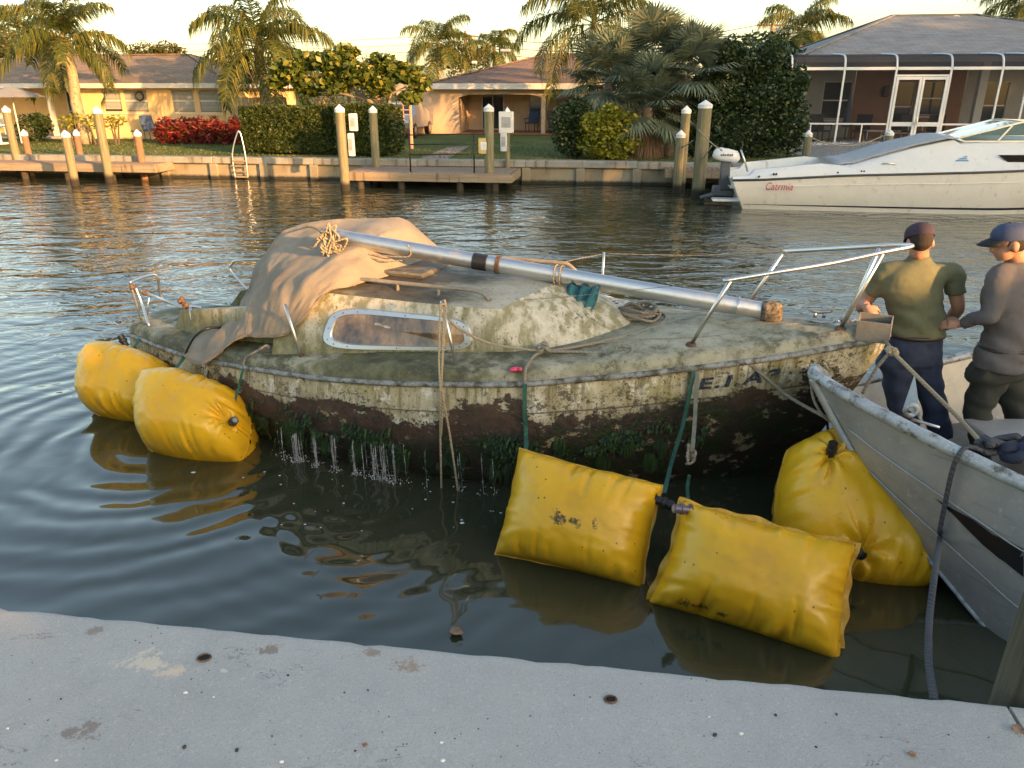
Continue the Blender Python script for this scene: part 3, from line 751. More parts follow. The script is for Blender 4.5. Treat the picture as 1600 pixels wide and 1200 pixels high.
# the deck line: stanchion - knot by the cabin corner - foredeck
KN = lz(848, 549, .985)
def bz(u, v, z): return lw(lz(u, v, z))
rope('deck_line', 'tan rope from the stanchion to the knot by the cabin corner', [lw(ly(700,497,-.93)), lw(ly(720,515,-.9)), lw(ly(770,538,-.8)), lw(KN)], .010, M_ROPE2)
rope('deck_line', 'grey rope from the cabin corner knot to the foredeck coil', [lw(KN), bz(900,542,1.0), bz(975,525,1.03), bz(1030,507,1.06), bz(1040,494,1.07), bz(1025,487,1.07)], .011)
rope('deck_line', 'grey rope from the cabin corner knot to a loose loop beside the deck cleat', [lw(KN), bz(910,550,.985), bz(970,553,.985), bz(985,552,1.0), bz(985,543,1.02), bz(966,541,1.02), bz(965,549,.99), bz(990,556,.975), bz(1015,553,.985), bz(1010,548,.99), bz(985,560,.975)], .010)
rope('deck_line', 'thin dark line from the cabin corner knot forward to the bow fitting', [lw(KN), bz(960,533,1.02), bz(1100,527,1.08), bz(1190,513,1.13), bz(1240,506,1.16), bz(1300,507,1.17)], .006, M_ROPE)
o = rope('rope_knot', 'bulky grey rope knot on deck by the cabin corner', [lw(p) for p in tangle(KN, 16, .045, .04, .022, 8)], .010)
# lines hanging down the side from the stanchion top
for i, (ua, va, um, vm, ub, vb, l_) in enumerate(((688,474,686,560,690,775,'straight'), (694,478,690,590,716,770,'splayed'), (697,480,690,600,688,660,'short'))):
    rope('hanging_line', f'{l_} tan line hanging from the sailboat stanchion down the hull side', [lw(ly(ua,va,-.96)), lw(ly(um,vm,-1.10)), lw(ly(um+2,620,-1.14)), lw(ly((um+ub)/2,680,-1.12)), lw(ly(ub,vb,-1.10))], .0075, M_ROPE2)
rope('rope_knot', 'yellowish rope knot tied over the top of the stanchion', [lw(p) for p in tangle(ly(692,482,-.94), 14, .022, .022, .03, 4)], .008, M_ROPE2)
rope('lifeline', 'thin wire lifeline from the far stanchion to the bow pulpit', [lw(ly(944,396,.92)), lw(ly(1085,399,.75)), lw(ly(1225,393,.55))], .003, M_ROPE2)
rope('lifeline', 'thin wire lifeline from the far stanchion aft along the grab rail', [lw(ly(944,397,.92)), lw(ly(915,402,.9)), lw(ly(870,412,.8))], .003, M_ROPE2)
rope('lifeline', 'thin wire from the near bow rail end sagging aft to the cabin front', [lw(ly(1128,440,-.50)), lw(ly(1000,452,-.48)), lw(ly(880,464,-.46)), lw(ly(765,472,-.5))], .0022, M_ROPE)
# rag, pink float, pale number cloth
o = MB(); cc = ly(908, 462, -.18); rw = []
for i in range(15):
    r_ = []
    for j in range(13):
        u_, v_ = i/14-.5, j/12-.5
        r_.append(lw(cc+Vector((u_*.22*(1-.35*v_), .0-v_*.05, -.02-v_*.17))+Vector((0,-.030,.02))*math.sin(i*1.25+v_*4)+Vector((0,0,.02))*fbm((u_*4,v_*4,1),2,2)))
    rw.append(r_)
o.grid(rw); r0 = o.build('rag', simple('teal rag cloth', (.03,.14,.17), .9, 0, .35, 14, .3, 60), smooth=True); sm = r0.modifiers.new('s','SOLIDIFY'); sm.thickness = .006; applied(r0)
tag(r0, 'crumpled teal cloth rag hanging below the mast on the cabin front', 'rag')
cc = lz(805, 577, .925); o = MB(); o.ball(lw(cc), .042, .02, .016, M=Matrix.Rotation(.35, 3, 'Z')); o.ball(lw(cc+Vector((.035,0,.005))), .016, .016, .014)
tag(o.build('float', simple('pink plastic float', (.62,.06,.14), .5, 0, .2), smooth=True), 'small pink plastic float lying on the side deck', 'float')
cc = ly(950, 470, .28)
o = MB(); rw = []
for i in range(13):
    r_ = []
    for j in range(9):
        u_ = i/12; x = 4.28+u_*.40; y = .16+j/8*.45*(1-.35*u_); z = deck_z(x, y)+.03+.10*max(0, math.sin(PI*j/8))*(1-u_*.6)+.012*fbm((x*5, y*6, 0), 1.5, 2)
        r_.append(lw((x, y, z)))
    rw.append(r_)
o.grid(rw); sc_ = o.build('sail_bag', simple('white sailcloth', (.66,.61,.51), .8, 0, .2, 6, .3, 30, grime=((.30,.25,.15), .5)), smooth=True); sm = sc_.modifiers.new('s','SOLIDIFY'); sm.thickness = .004; applied(sc_)
tag(sc_, 'dirty white sailcloth bundle with dark marks lying on the foredeck', 'sailcloth')
for i, (u, v) in enumerate(((945,468),(951,470),(958,473),(963,476))):
    p = None
    c0 = MBI @ Vector((0,0,EYE)); d = MBI.to_3x3() @ Vector(ray(u, v))
    t_ = (1.135-i*.006-c0.z)/d.z; p = c0+d*t_
    MB().tube([lw(p+Vector((-.012,-.004,.012))), lw(p+Vector((.008,-.002,.012))), lw(p+Vector((.012,.012,.012)))], .0045, 5).build('mark', M_BLACK, sc_)
# black hose and lines at the stern
rope('hose', 'black hose curling from under the tarpaulin tail over the rail', [lw(ly(352,512,-.62)), lw(ly(325,513,-.78)), lw(ly(305,525,-.84)), lw(ly(293,545,-.86)), lw(ly(287,560,-.84))], .011, M_BLACK, cat='hose')
rope('mooring_line', 'pale knotted rope end lying on the side deck by the tarpaulin', [lw(p) for p in tangle(lz(412,546,.80), 9, .05, .05, .02, 21)]+[bz(395,552,.78), bz(384,560,.72), bz(380,572,.66)], .010)

# falling water draining from the hull
def mat_jet():
    k = NT('falling water'); k.set(color=(.95,.97,1.0), rough=.15, ior=1.33, trans=.6, spec=.7); return k.m
MJ = mat_jet(); random.seed(77); o = MB()
def drop(x, z0, out, w, n):
    for q in range(n):
        xx = x+random.gauss(0, w); p = side_at(xx, z0+random.uniform(-.02,.02)); pts = []; rs = []
        sp_ = out*random.uniform(.6, 1.2)
        for i in range(9):
            t = i/8; z = p.z*(1-t**1.25*.995); pts.append(Vector((xx+.03*t, p.y-.012-sp_*math.sqrt(t), z)))
            rs.append(random.uniform(.0004, .0030)*(1 if random.random() < .7 else .15))
        o.tube([lw(a) for a in pts], rs, 5)
        for i in range(7):
            t = random.uniform(.3, 1); a = pts[int(t*8)]; o.ball(lw(a+Vector((random.gauss(0,.012), random.gauss(0,.012), 0))), random.uniform(.0012,.0032), n=5, m=4)
        e = lw(pts[-1])
        for i in range(5):
            a = random.random()*2*PI; r_ = random.uniform(.005, .05); o.ball(e+Vector((r_*math.cos(a), r_*math.sin(a), abs(random.gauss(0,.014)))), random.uniform(.002,.006), n=5, m=4)
for u, n_, w in ((445,3,.03),(467,15,.028),(502,8,.018),(531,5,.012),(562,5,.010),(578,2,.02),(594,10,.022),(607,9,.018),(626,5,.010),(640,1,.02),(662,1,.02),(720,2,.008),(752,1,.02),(772,1,.02)):
    v = lerp1(u, [400,480,560,640,800], [655,668,680,690,715]); p = ly(u, v, -1.03); drop(p.x, max(.05, p.z), .05, w, n_)
tag(o.build('falling_water', MJ, smooth=True), 'thin streams of water draining from the sailboat hull', 'water', kind='stuff')
# ------------------------------------------------------------------ yellow lift bags
def mat_bag():
    k = NT('yellow coated fabric'); n = k.noise(2.5, 5, .6, k.co('Object')); n2 = k.noise(18, 5, .7)
    c = k.ramp(n, [(.3, (.68,.36,.010)), (.7, (.84,.485,.018))])
    c = k.mix(k.math('MULTIPLY', k.step(k.noise(4, 5, .65, k.co('Object', (1,1,1), (3,1,2))), .55, .72), .3), c, (.42,.26,.04))
    dirt = k.math('MULTIPLY', k.step(k.noise(30, 6, .8), .60, .65), k.step(k.noise(2.1, 2, .5, k.co('Object', (1,1,1), (7,3,1))), .56, .66))
    c = k.mix(k.math('MULTIPLY', dirt, .85), c, (.035,.03,.015))
    spk = k.math('MULTIPLY', k.math('LESS_THAN', k.voro(17), .10), k.step(k.noise(3, 2), .48, .56))
    c = k.mix(k.math('MULTIPLY', spk, .85), c, (.05,.035,.015))
    return k.set(color=c, rough=k.math('MULTIPLY_ADD', n2, .22, .20), spec=.5, normal=k.bump(k.math('ADD', n2, n), .22, .01))
def smear_on(bag, u, v, z):
    """black sea-floor dirt rubbed on one bag"""
    m = M_BAG.copy(); m.name = 'yellow coated fabric with black smear'; k = NT.__new__(NT); k.m = m; k.t = m.node_tree; k.b = k.t.nodes['Principled BSDF']; src = k.b.inputs['Base Color'].links[0].from_socket; c = src
    for du, dv, rad in ((0,0,.05),(28,6,.035),(22,16,.025),(60,20,.03),(8,-14,.03)):
        p = pz(u+du, v+dv, z)-Vector(bag.location); s = k.xyz('Object'); dd = [k.math('SUBTRACT', s[i], p[i]) for i in range(3)]
        d = k.math('SQRT', k.math('ADD', k.math('MULTIPLY', dd[0], dd[0]), k.math('MULTIPLY', dd[2], dd[2])))
        mk = k.step(k.math('ADD', k.math('MULTIPLY', d, 1/rad), k.math('MULTIPLY_ADD', k.noise(38, 8, .85), 6.0, -3.0)), .55, .35); c = k.mix(k.math('MULTIPLY', mk, .9), c, (.02,.02,.012))
    k.set(color=c)
    for ch in bag.children:
        if ch.name.startswith('bag_body'): ch.data.materials[0] = m
M_BAG = mat_bag(); M_SEAM = simple('welded yellow seam', (.50,.30,.02), .5, 0, .3, 30, .3, 40)
def lift_bag(label, c4, thick, seed, ex=3.0, fold=.95, flange=.010, rnd_=.12, gather=None):
    """inflated pillow on four corners (TL, TR, BR, BL); the front bulges to the camera side"""
    TL, TR, BR, BL = [Vector(p) for p in c4]; ctr = (TL+TR+BR+BL)/4
    n_ = ((TR-BL).cross(TL-BR)).normalized()
    if n_.dot(Vector((0,0,EYE))-ctr) < 0: n_ = -n_
    root = thing('lift_bag', label, 'lift bag', (ctr.x, ctr.y, min(p.z for p in c4)), 0, 'yellow lift bags around the sailboat'); O = Vector(root.location)
    NU, NV = 72, 56; rnd = random.Random(seed); ph = [rnd.uniform(0, 6.3) for _ in range(12)]
    cre = [(rnd.uniform(.15,.85), rnd.choice((0,1)), rnd.uniform(.012,.03), rnd.uniform(.15,.4)) for _ in range(9)]
    GA = []
    for gx, gy in gather or ():
        best = None
        for i in range(NU+1):
            for j in range(NV+1):
                a, c = i/NU, j/NV; p = TL*(1-a)*(1-c)+TR*a*(1-c)+BR*a*c+BL*(1-a)*c+n_*thick*.85; d = p.y*cp-(p.z-EYE)*sp; e_ = (800+FPX*p.x/d-gx)**2+(600-FPX*((p.z-EYE)*cp+p.y*sp)/d-gy)**2
                if best is None or e_ < best[0]: best = (e_, a, c)
        GA.append(best[1:])
    b = MB(); fr = []
    for sgn in (1, -1):
        rows = []
        for i in range(NU+1):
            row = []
            for j in range(NV+1):
                u, v = i/NU, j/NV; uu, vv = 2*u-1, 2*v-1
                # edges draw in between the corners as the bag fills
                pu = uu*(1-.045*(1-vv*vv)); pv = vv*(1-.05*(1-uu*uu))
                pu, pv = pu+(pu*math.sqrt(1-pv*pv/2)-pu)*rnd_, pv+(pv*math.sqrt(1-pu*pu/2)-pv)*rnd_
                a, c = (pu+1)/2, (pv+1)/2
                p = TL*(1-a)*(1-c)+TR*a*(1-c)+BR*a*c+BL*(1-a)*c
                prof = (max(0, 1-abs(uu)**ex)*max(0, 1-abs(vv)**ex))**.5
                h = thick*prof
                # puckers gathered along the welded edges
                e_v = max(0, 1-abs(abs(vv)-.93)/.42); e_u = max(0, 1-abs(abs(uu)-.93)/.40)
                mv = .5+.9*fbm((uu*1.7, vv, seed*3), 1.3, 2); mu = .5+.9*fbm((uu, vv*1.7, seed*5), 1.3, 2)
                wv = mv*(math.sin(uu*15+ph[0]+3.2*math.sin(uu*3.1+ph[1])+vv*2)*e_v**1.8*(1-abs(uu)**4)+math.sin(uu*37+ph[2]+2*math.sin(uu*6)+vv*4)*e_v**2.5*.4)
                wu = mu*(math.sin(vv*12+ph[3]+3*math.sin(vv*2.7+ph[4])+uu*2)*e_u**1.5*(1-abs(vv)**4)+math.sin(vv*29+ph[5]+2*math.sin(vv*5))*e_u**2.5*.4)
                h += fold*thick*.045*(wv*(1+.9*max(0, vv))+wu)*min(1, prof*3)
                for q, ax, dp, ln in cre:                 # single sharp creases
                    s_, d_ = (u-q, v if ax else 1-v) if rnd else (0, 0)
                    s_ += .25*(d_)*(q-.5)
                    h -= dp*math.exp(-(s_/.018)**2)*max(0, 1-d_/ln)*min(1, d_*14)*fold
                if GA:                                # cloth drawn together round the valve
                    for gu, gv in GA:
                        dx_, dy_ = (u-gu)*1.25, v-gv; rr_ = math.hypot(dx_, dy_); an_ = math.atan2(dy_, dx_)
                        h += thick*(.11*math.cos(an_*7+ph[9]+math.sin(an_*3))*math.exp(-(rr_/.17)**2)*min(1, rr_*14)-.13*math.exp(-(rr_/.07)**2))
                h += thick*.05*fbm((uu*1.5, vv*1.5, seed+sgn), 1.2, 3)*min(1, prof*2)
                row.append(p+n_*sgn*max(h, 0 if prof > 0 else 0)-O)
            rows.append(row)
        b.grid(rows if sgn > 0 else rows[::-1])
        if sgn > 0: fr = rows
    bm = bmesh.new(); o = b.build('bag_body', M_BAG, root, smooth=True); bm.from_mesh(o.data); bmesh.ops.remove_doubles(bm, verts=bm.verts, dist=.0004); bm.to_mesh(o.data); bm.free()
    o.data.polygons.foreach_set('use_smooth', [True]*len(o.data.polygons))
    edge = [fr[i][0] for i in range(NU+1)]+[fr[NU][j] for j in range(1, NV+1)]+[fr[i][NV] for i in range(NU-1, -1, -1)]+[fr[0][j] for j in range(NV-1, 0, -1)]
    s = MB(); cen = ctr-O; inn = []; out = []
    for i, p in enumerate(edge):
        d = (p-cen); d = (d-n_*d.dot(n_)).normalized(); w = flange*(1+.25*math.sin(i*.43+ph[6])+.3*math.sin(i*.17+ph[7])); out.append(p+d*w+n_*flange*.3*math.sin(i*.5+ph[8])); inn.append(p-d*.004)
    rg = [[inn[i]+n_*.004, out[i]+n_*.003, out[i]-n_*.003, inn[i]-n_*.004] for i in range(len(edge))]; rg.append(rg[0])
    s.loft(rg, cap=False); s.build('seam', M_SEAM, root, smooth=True, angle=50)
    root_pts = [fr[int(round(a*NU))][int(round(c*NV))]+O for a, c in GA]
    return root, O, n_, root_pts
def valve(root, p, d, L=.10, r=.03, mat=None, ring=True):
    p = Vector(p)-Vector(root.location); d = Vector(d).normalized()
    o = MB(); prof = [(-.03,1.25),(0,1.3),(.012,.8),(.35,.8),(.4,1.05),(.6,1.05),(.64,.85),(.8,.9),(1,.9)]
    o.tube([p+d*L*a for a, _ in prof], [r*q for _, q in prof], 14)
    v = o.build('valve', mat or M_BLACK, root, smooth=True, angle=40)
    if ring: MB().tube([p+d*L*.99, p+d*L*1.03], [r*.6, r*.6], 12).build('valve_bore', simple('grey valve bore', (.25,.25,.27), .4, .3), v, smooth=True, angle=40)
    return v
P4 = lambda *a: [pz(*q) for q in a]
# front pair, under the bow
b3, *_ = lift_bag('yellow lift bag with black dirt smear on its front, hung below amidships', P4((812,700,.52),(1036,758,.46),(1004,922,-.03),(774,866,.0)), .27, 3, fold=1.5, rnd_=.02)
smear_on(b3, 872, 815, .36)
valve(b3, pz(1024,780,.40), (.85,-.35,-.2), .11, .034)
b4, *_ = lift_bag('sagging yellow lift bag with long puckered bottom seam and twisted corner', P4((1070,784,.50),(1335,852,.36),(1312,1036,-.05),(1014,942,-.02)), .28, 5, flange=.026, fold=1.9, rnd_=-.07)
smear_on(b4, 1068, 940, .10)
b5, _o, n5, g5 = lift_bag('upright yellow lift bag wedged between sailboat bow and aluminium skiff', P4((1212,690,.60),(1405,640,.64),(1500,948,-.06),(1200,900,-.10)), .36, 9, ex=3.4, rnd_=.62, flange=.006, fold=1.6, gather=((1352,866),(1296,708)))
valve(b5, g5[0]-n5*.01, n5+Vector((-.9,0,.1)), .10, .030); valve(b5, g5[1]-n5*.01, n5*.4+Vector((0,0,1)), .10, .03, ring=False)
b2, _o, n2_, g2_ = lift_bag('yellow lift bag with black valve at its end, alongside the stern quarter', P4((226,570,.50),(402,616,.36),(392,738,-.06),(214,714,-.04)), .40, 13, ex=3.6, rnd_=.66, flange=.005, fold=1.5, gather=((352,650),))
b1, *_ = lift_bag('yellow lift bag floating under the sailboat transom, farthest from the bow', P4((152,530,.50),(284,566,.42),(268,674,-.06),(126,652,-.02)), .40, 17, ex=3.6, rnd_=.66, flange=.005, fold=1.5)
valve(b2, g2_[0]-n2_*.01, n2_+Vector((.8,0,-.1)), .09, .032); valve(b1, pz(197,540,.56), (-.3,.1,.6), .10, .034); valve(b1, pz(234,597,.36), (.5,-.6,.3), .07, .022)
valve(b4, pz(1078,797,.50), (-.8,-.2,.2), .10, .028, simple('scuffed violet grey fitting', (.13,.11,.16), .35, .4))
# webbing straps
def strap(label, pts, w=.018, mat=None):
    pts = catmull(pts, 8); rg = []
    for i, p in enumerate(pts):
        d = (pts[min(i+1, len(pts)-1)]-pts[max(i-1, 0)]).normalized(); tw = .4*math.sin(i*.25); s = Vector((math.cos(tw), math.sin(tw)*.4, 0)); s = (s-d*s.dot(d)).normalized(); t = d.cross(s)
        rg.append([p+s*w+t*.0015, p-s*w+t*.0015, p-s*w-t*.0015, p+s*w-t*.0015])
    return tag(MB().loft(rg).build('strap', mat or M_STRAP), label, 'strap', 'straps holding the lift bags')
rope('strap_rope', 'grey rope from the cabin corner knot over the rail to the bag strap', [lw(KN), bz(835,556,.97), bz(822,575,.94), bz(820,600,.84)], .012)
strap('green strap hanging down amidships to the dirt-smeared lift bag', [lw(ly(820,600,-1.01)), lw(ly(820,640,-1.02)), lw(ly(822,680,-1.02)), pz(822,712,.53)], .014)
strap('green strap from the bow rail foot to the valve of the dirt-smeared bag', [lw(lz(1086,556,1.0)), lw(ly(1083,585,-.58)), lw(ly(1068,660,-.62)), lw(ly(1050,720,-.75)), pz(1038,770,.42)], .013)
strap('grey webbing strap from the bow rail foot to the knotted rope', [lw(lz(1092,556,1.0)), lw(ly(1089,590,-.58)), lw(ly(1086,650,-.66)), lw(ly(1081,715,-.8))], .013, M_STRAPG)
rope('rope_knot', 'grey rope knot in the strap above the sagging lift bag', [lw(p) for p in tangle(ly(1078,728,-.84), 16, .035, .03, .05, 31)], .0085)
strap('short green strap below the knot to the sagging lift bag', [lw(ly(1077,742,-.86)), lw(ly(1074,765,-.95)), pz(1078,797,.5)], .011)
strap('green strap from the stern rail to the transom lift bag', [lw(bt(.1,-.30)), lw(ly(222,520,-.36)), pz(212,540,.52)], .014)
strap('green strap from the rail below the tarpaulin tail to the stern quarter bag', [lw(ly(290,552,-.84)), lw(ly(283,565,-.88)), pz(270,580,.52)], .014)
strap('green strap crossing the rub rail down to the valve-end bag', [lw(ly(382,568,-1.0)), lw(ly(378,585,-1.06)), lw(ly(372,610,-1.05)), pz(364,636,.38)], .010)
strap('black strap from the sailboat stem to the upright lift bag', [lw((6.10,-.03,.55)), pz(1295,690,.66)], .008, M_BLACK)
# ------------------------------------------------------------------ aluminium skiff and the two men
def mat_alu_paint():
    k = NT('scuffed aluminium plate'); n = k.noise(3, 6, .65); n2 = k.noise(25, 5, .75); s = k.noise(1, 4, .6, k.co('Object', (3,3,30)))
    c = k.ramp(n, [(.3, (.30,.30,.29)), (.7, (.44,.435,.42))])
    c = k.mix(k.math('MULTIPLY', k.step(n2, .58, .68), .5), c, (.62,.62,.60))
    c = k.mix(k.math('MULTIPLY', k.step(s, .58, .72), .35), c, (.16,.155,.15))
    return k.set(color=c, rough=k.math('MULTIPLY_ADD', n2, .25, .36), metal=.35, normal=k.bump(k.math('ADD', n2, n), .2, .006))
M_PLATE = mat_alu_paint(); M_GUN = simple('chalky blue grey gunwale', (.40,.43,.45), .55, .2, .35, 9, .4, 40, grime=((.10,.09,.07), .6))
sk = thing('work_skiff', 'scuffed aluminium work skiff with round raised bow, moored beside the dock', 'skiff', (3.4, 4.2, 0))
SO = Vector((3.4, 4.2, 0))
gw = [(1.80,4.30,1.05),(1.92,4.02,1.01),(2.12,3.70,.955),(2.30,3.45,.91),(2.47,3.24,.87),(2.75,2.98,.82),(3.2,2.72,.78),(4.2,2.52,.75),(5.6,2.46,.75),(7.2,2.50,.75)]
gb = [(2.16,3.93,.40),(2.26,3.76,.28),(2.38,3.55,.14),(2.48,3.38,.02),(2.60,3.16,-.10),(2.90,2.98,-.2),(3.35,2.80,-.2),(4.25,2.62,-.2),(5.6,2.56,-.2),(7.2,2.60,-.2)]
fw = [(1.80,4.30,1.05),(1.90,4.52,1.0),(2.08,4.80,.86),(2.35,5.14,.66),(2.65,5.46,.56),(3.0,5.72,.52),(3.5,5.92,.56),(4.2,6.02,.66),(5.6,6.02,.72),(7.2,5.95,.75)]
fb_ = [(2.16,3.93,.40),(2.26,4.25,.2),(2.45,4.6,.05),(2.7,4.95,-.06),(2.95,5.25,-.1),(3.2,5.48,-.2),(3.6,5.68,-.2),(4.25,5.8,-.2),(5.6,5.8,-.2),(7.2,5.75,-.2)]
cg = [Vector(p)-SO for p in catmull(gw, 6)]; cbm = [Vector(p)-SO for p in catmull(gb, 6)]; cf = [Vector(p)-SO for p in catmull(fw, 6)]; cfb = [Vector(p)-SO for p in catmull(fb_, 6)]
b = MB(); n_ = len(cg)
def plate(a, c, out):
    return [[a[i].lerp(c[i], t/6)+Vector((0, out*.05*math.sin(PI*t/6), 0)) for t in range(7)] for i in range(n_)]
near, farp = plate(cg, cbm, -1), plate(cf, cfb, 1)
b.grid(near); b.grid(farp); b.grid([[cbm[i], cfb[i]] for i in range(n_)])
b.add(near[-1]+farp[-1][::-1], [tuple(range(14))])
hl = b.build('hull', M_PLATE, sk, smooth=True, angle=40)
# inner skin and floor
b = MB(); inn = lambda P, Q, s: [[P[i].lerp(Q[i], t/6)+Vector((.03, s*.035, 0)) for t in range(7)] for i in range(n_)]
b.grid(inn(cg, cbm, 1)); b.grid(inn(cf, cfb, -1)); b.build('inner_skin', M_PLATE, sk, smooth=True, angle=40)
b = MB(); rows = []
for i in range(n_):
    fl = .10 if i > 20 else lerp1(i, [0,12,20], [.75,.35,.10])
    def at(P, Q):
        t = max(0, min(1, (P[i].z-fl)/(P[i].z-Q[i].z))); return P[i].lerp(Q[i], t)
    a, c = at(cg, cbm), at(cf, cfb); rows.append([a.lerp(c, t/4) for t in range(5)])
b.grid(rows); b.build('floor', simple('wet dark deck plate', (.13,.13,.12), .5, .3, .3, 8, .3, 40), sk)
for P in (cg, cf):
    pts = [p+Vector((0,0,.012)) for p in P]
    MB().tube(pts, [.036+.003*fbm((i*.4,0,1),1,2) for i in range(len(pts))], 10).build('gunwale', M_GUN, sk, smooth=True)
MB().tube([Vector(p)-SO for p in catmull(gb[:5], 6)], .014, 8).build('keel_strip', M_GUN, sk, smooth=True)
# stem: nose to keel
st = [Vector((1.80,4.30,1.04)), Vector((1.90,4.2,.85)), Vector((2.03,4.06,.62)), Vector((2.16,3.93,.40))]
MB().tube([p-SO for p in catmull(st, 6)], .030, 8).build('stem', M_PLATE, sk, smooth=True)
def near_skin(u, v, off=.012):
    """point of the near plate under a pixel"""
    o = Vector((0,0,EYE))-SO; d = Vector(ray(u, v)); best = None
    for i in range(n_-1):
        for t in range(6):
            q = [near[i][t], near[i+1][t], near[i+1][t+1], near[i][t+1]]
            for tri in ((0,1,2),(0,2,3)):
                a, c, e = (q[k] for k in tri); nn = (c-a).cross(e-a)
                if abs(nn.dot(d)) < 1e-9: continue
                s = nn.dot(a-o)/nn.dot(d); p = o+d*s
                if s <= 0: continue
                if all((y-x).cross(p-x).dot(nn) >= -1e-7 for x, y in ((a,c),(c,e),(e,a))) and (best is None or s < best[0]): best = (s, p)
    return best[1]-d.normalized()*off if best else None
stripe = [[(1458,777),(1461,779)],[(1490,796),(1488,803)],[(1520,812),(1510,826)],[(1550,835),(1535,851)],[(1575,845),(1560,872)],[(1599,858),(1585,888)]]
b = MB(); rw = []
for a, c in stripe:
    pa, pc = near_skin(*a), near_skin(*c)
    if pa is not None and pc is not None: rw.append([pa, pa.lerp(pc, .5), pc])
if len(rw) > 1: b.grid(rw)
tri = [near_skin(*q) for q in ((1572,880),(1599,868),(1599,902))]
if all(t is not None for t in tri): b.add(tri, [(0,1,2)])
b.build('stripe', simple('black vinyl stripe', (.012,.012,.014), .35), sk)
for t in (2, 4): MB().tube([near[i][t]+Vector((-.004,-.006,0)) for i in range(2, n_)], .0055, 6).build('weld_seam', M_PLATE, sk, smooth=True)
# eye plate, cleat rod and fin plate on the gunwale
ge = Vector(pz(1421,648,.945))-SO; o = MB()
o.tube([ge+Vector((.032*math.cos(a*PI/8), -.005, .032*math.sin(a*PI/8)+.03)) for a in range(16)], .014, 8, closed=True); o.build('eye_plate', M_GUN, sk, smooth=True)
e2 = Vector(pz(1425,655,.93))-SO; e3 = Vector(pz(1468,668,.93))-SO; MB().tube([e2, e3], .008, 8).build('cleat_rod', M_STEEL, sk, smooth=True)
fp = [Vector(pz(1412,636,.95))-SO, Vector(pz(1438,652,.95))-SO]; tp = Vector(py(1429,586,fp[0].y+SO.y+.12))-SO
b = MB(); b.add([fp[0], fp[1], tp, fp[0]+Vector((.01,.02,0)), fp[1]+Vector((.01,.02,0)), tp+Vector((.01,.02,0))], [(0,1,2),(5,4,3),(0,3,4,1),(1,4,5,2),(2,5,3,0)]); b.build('fin_plate', M_PLATE, sk)
MB().cbox(3.2-SO.x, 7-SO.x, 4.6-SO.y, 5.0-SO.y, .42, .47, .01).build('thwart', M_PLATE, sk)
# ropes about the skiff
bowk = bz(1388, 532, 1.12)
K2 = py(1393, 548, 4.55)
rope('rope_knot', 'fat tan knot at the sailboat stem', [K2+Vector((random.Random(i).gauss(0,.018), random.Random(i+50).gauss(0,.015), random.Random(i+90).gauss(0,.018))) for i in range(14)], .012, M_ROPE2)
rope('tow_rope', 'grey tow rope from the stem knot down to the skiff gunwale tie', [K2, py(1440,595,4.3), py(1500,655,3.95), pz(1540,700,.93)], .0125, M_ROPE2)
rope('tow_rope', 'grey rope from the bow fitting round to the stem knot', [bz(1320,506,1.17), bz(1362,514,1.15), py(1385,535,4.66), K2], .012)
rope('tow_rope', 'grey rope dropping from the stem knot behind the skiff nose', [K2, py(1370,575,4.6), py(1348,615,4.62)], .011)
rope('tow_rope', 'long grey rope slung from the bow rail foot under the skiff nose', [bz(1115,545,1.0), bz(1150,555,.99), lw(ly(1185,580,-.42)), lw(ly(1230,618,-.42)), py(1290,652,4.35), py(1322,668,4.25), py(1345,668,4.2)], .012)
rope('tow_rope', 'thin grey loop hanging under the skiff nose', [py(1266,585,4.33), py(1272,625,4.3), py(1292,655,4.27), py(1318,663,4.24), py(1322,652,4.24)], .009)
c0 = pz(1548, 700, .93)
o = rope('dark_rope_tie', 'dark blue cloth and rope bundle tied on the skiff gunwale', [c0+Vector((random.Random(i).gauss(0.03,.055), random.Random(i+5).gauss(-.01,.035), random.Random(i+9).gauss(.03,.025))) for i in range(26)], .017, M_DARKROPE)
c1 = pz(1590, 706, .95)
rope('dark_cloth', 'navy cloth roll bundled behind the skiff gunwale tie', [c1+Vector((random.Random(i+70).gauss(0.04,.05), random.Random(i+35).gauss(.04,.04), random.Random(i+19).gauss(.0,.02))) for i in range(18)], .03, simple('navy cloth', (.02,.025,.05), .9), cat='cloth')
rope('mooring_rope', 'dark blue grey rope hanging from the skiff gunwale to the dock', [pz(1535,704,.95), pz(1512,698,.97), near_skin(1497,712,.05)+SO, near_skin(1488,735,.05)+SO, near_skin(1481,765,.05)+SO, near_skin(1475,795,.05)+SO, near_skin(1469,825,.06)+SO, near_skin(1468,843,.08)+SO, py(1463,880,2.62), py(1453,960,2.35), py(1451,1030,2.05), edge_at((pz(1463,1088,DOCK)-EA).dot(ed))+Vector((0,.01,-.02))], .0125, M_DARKROPE)
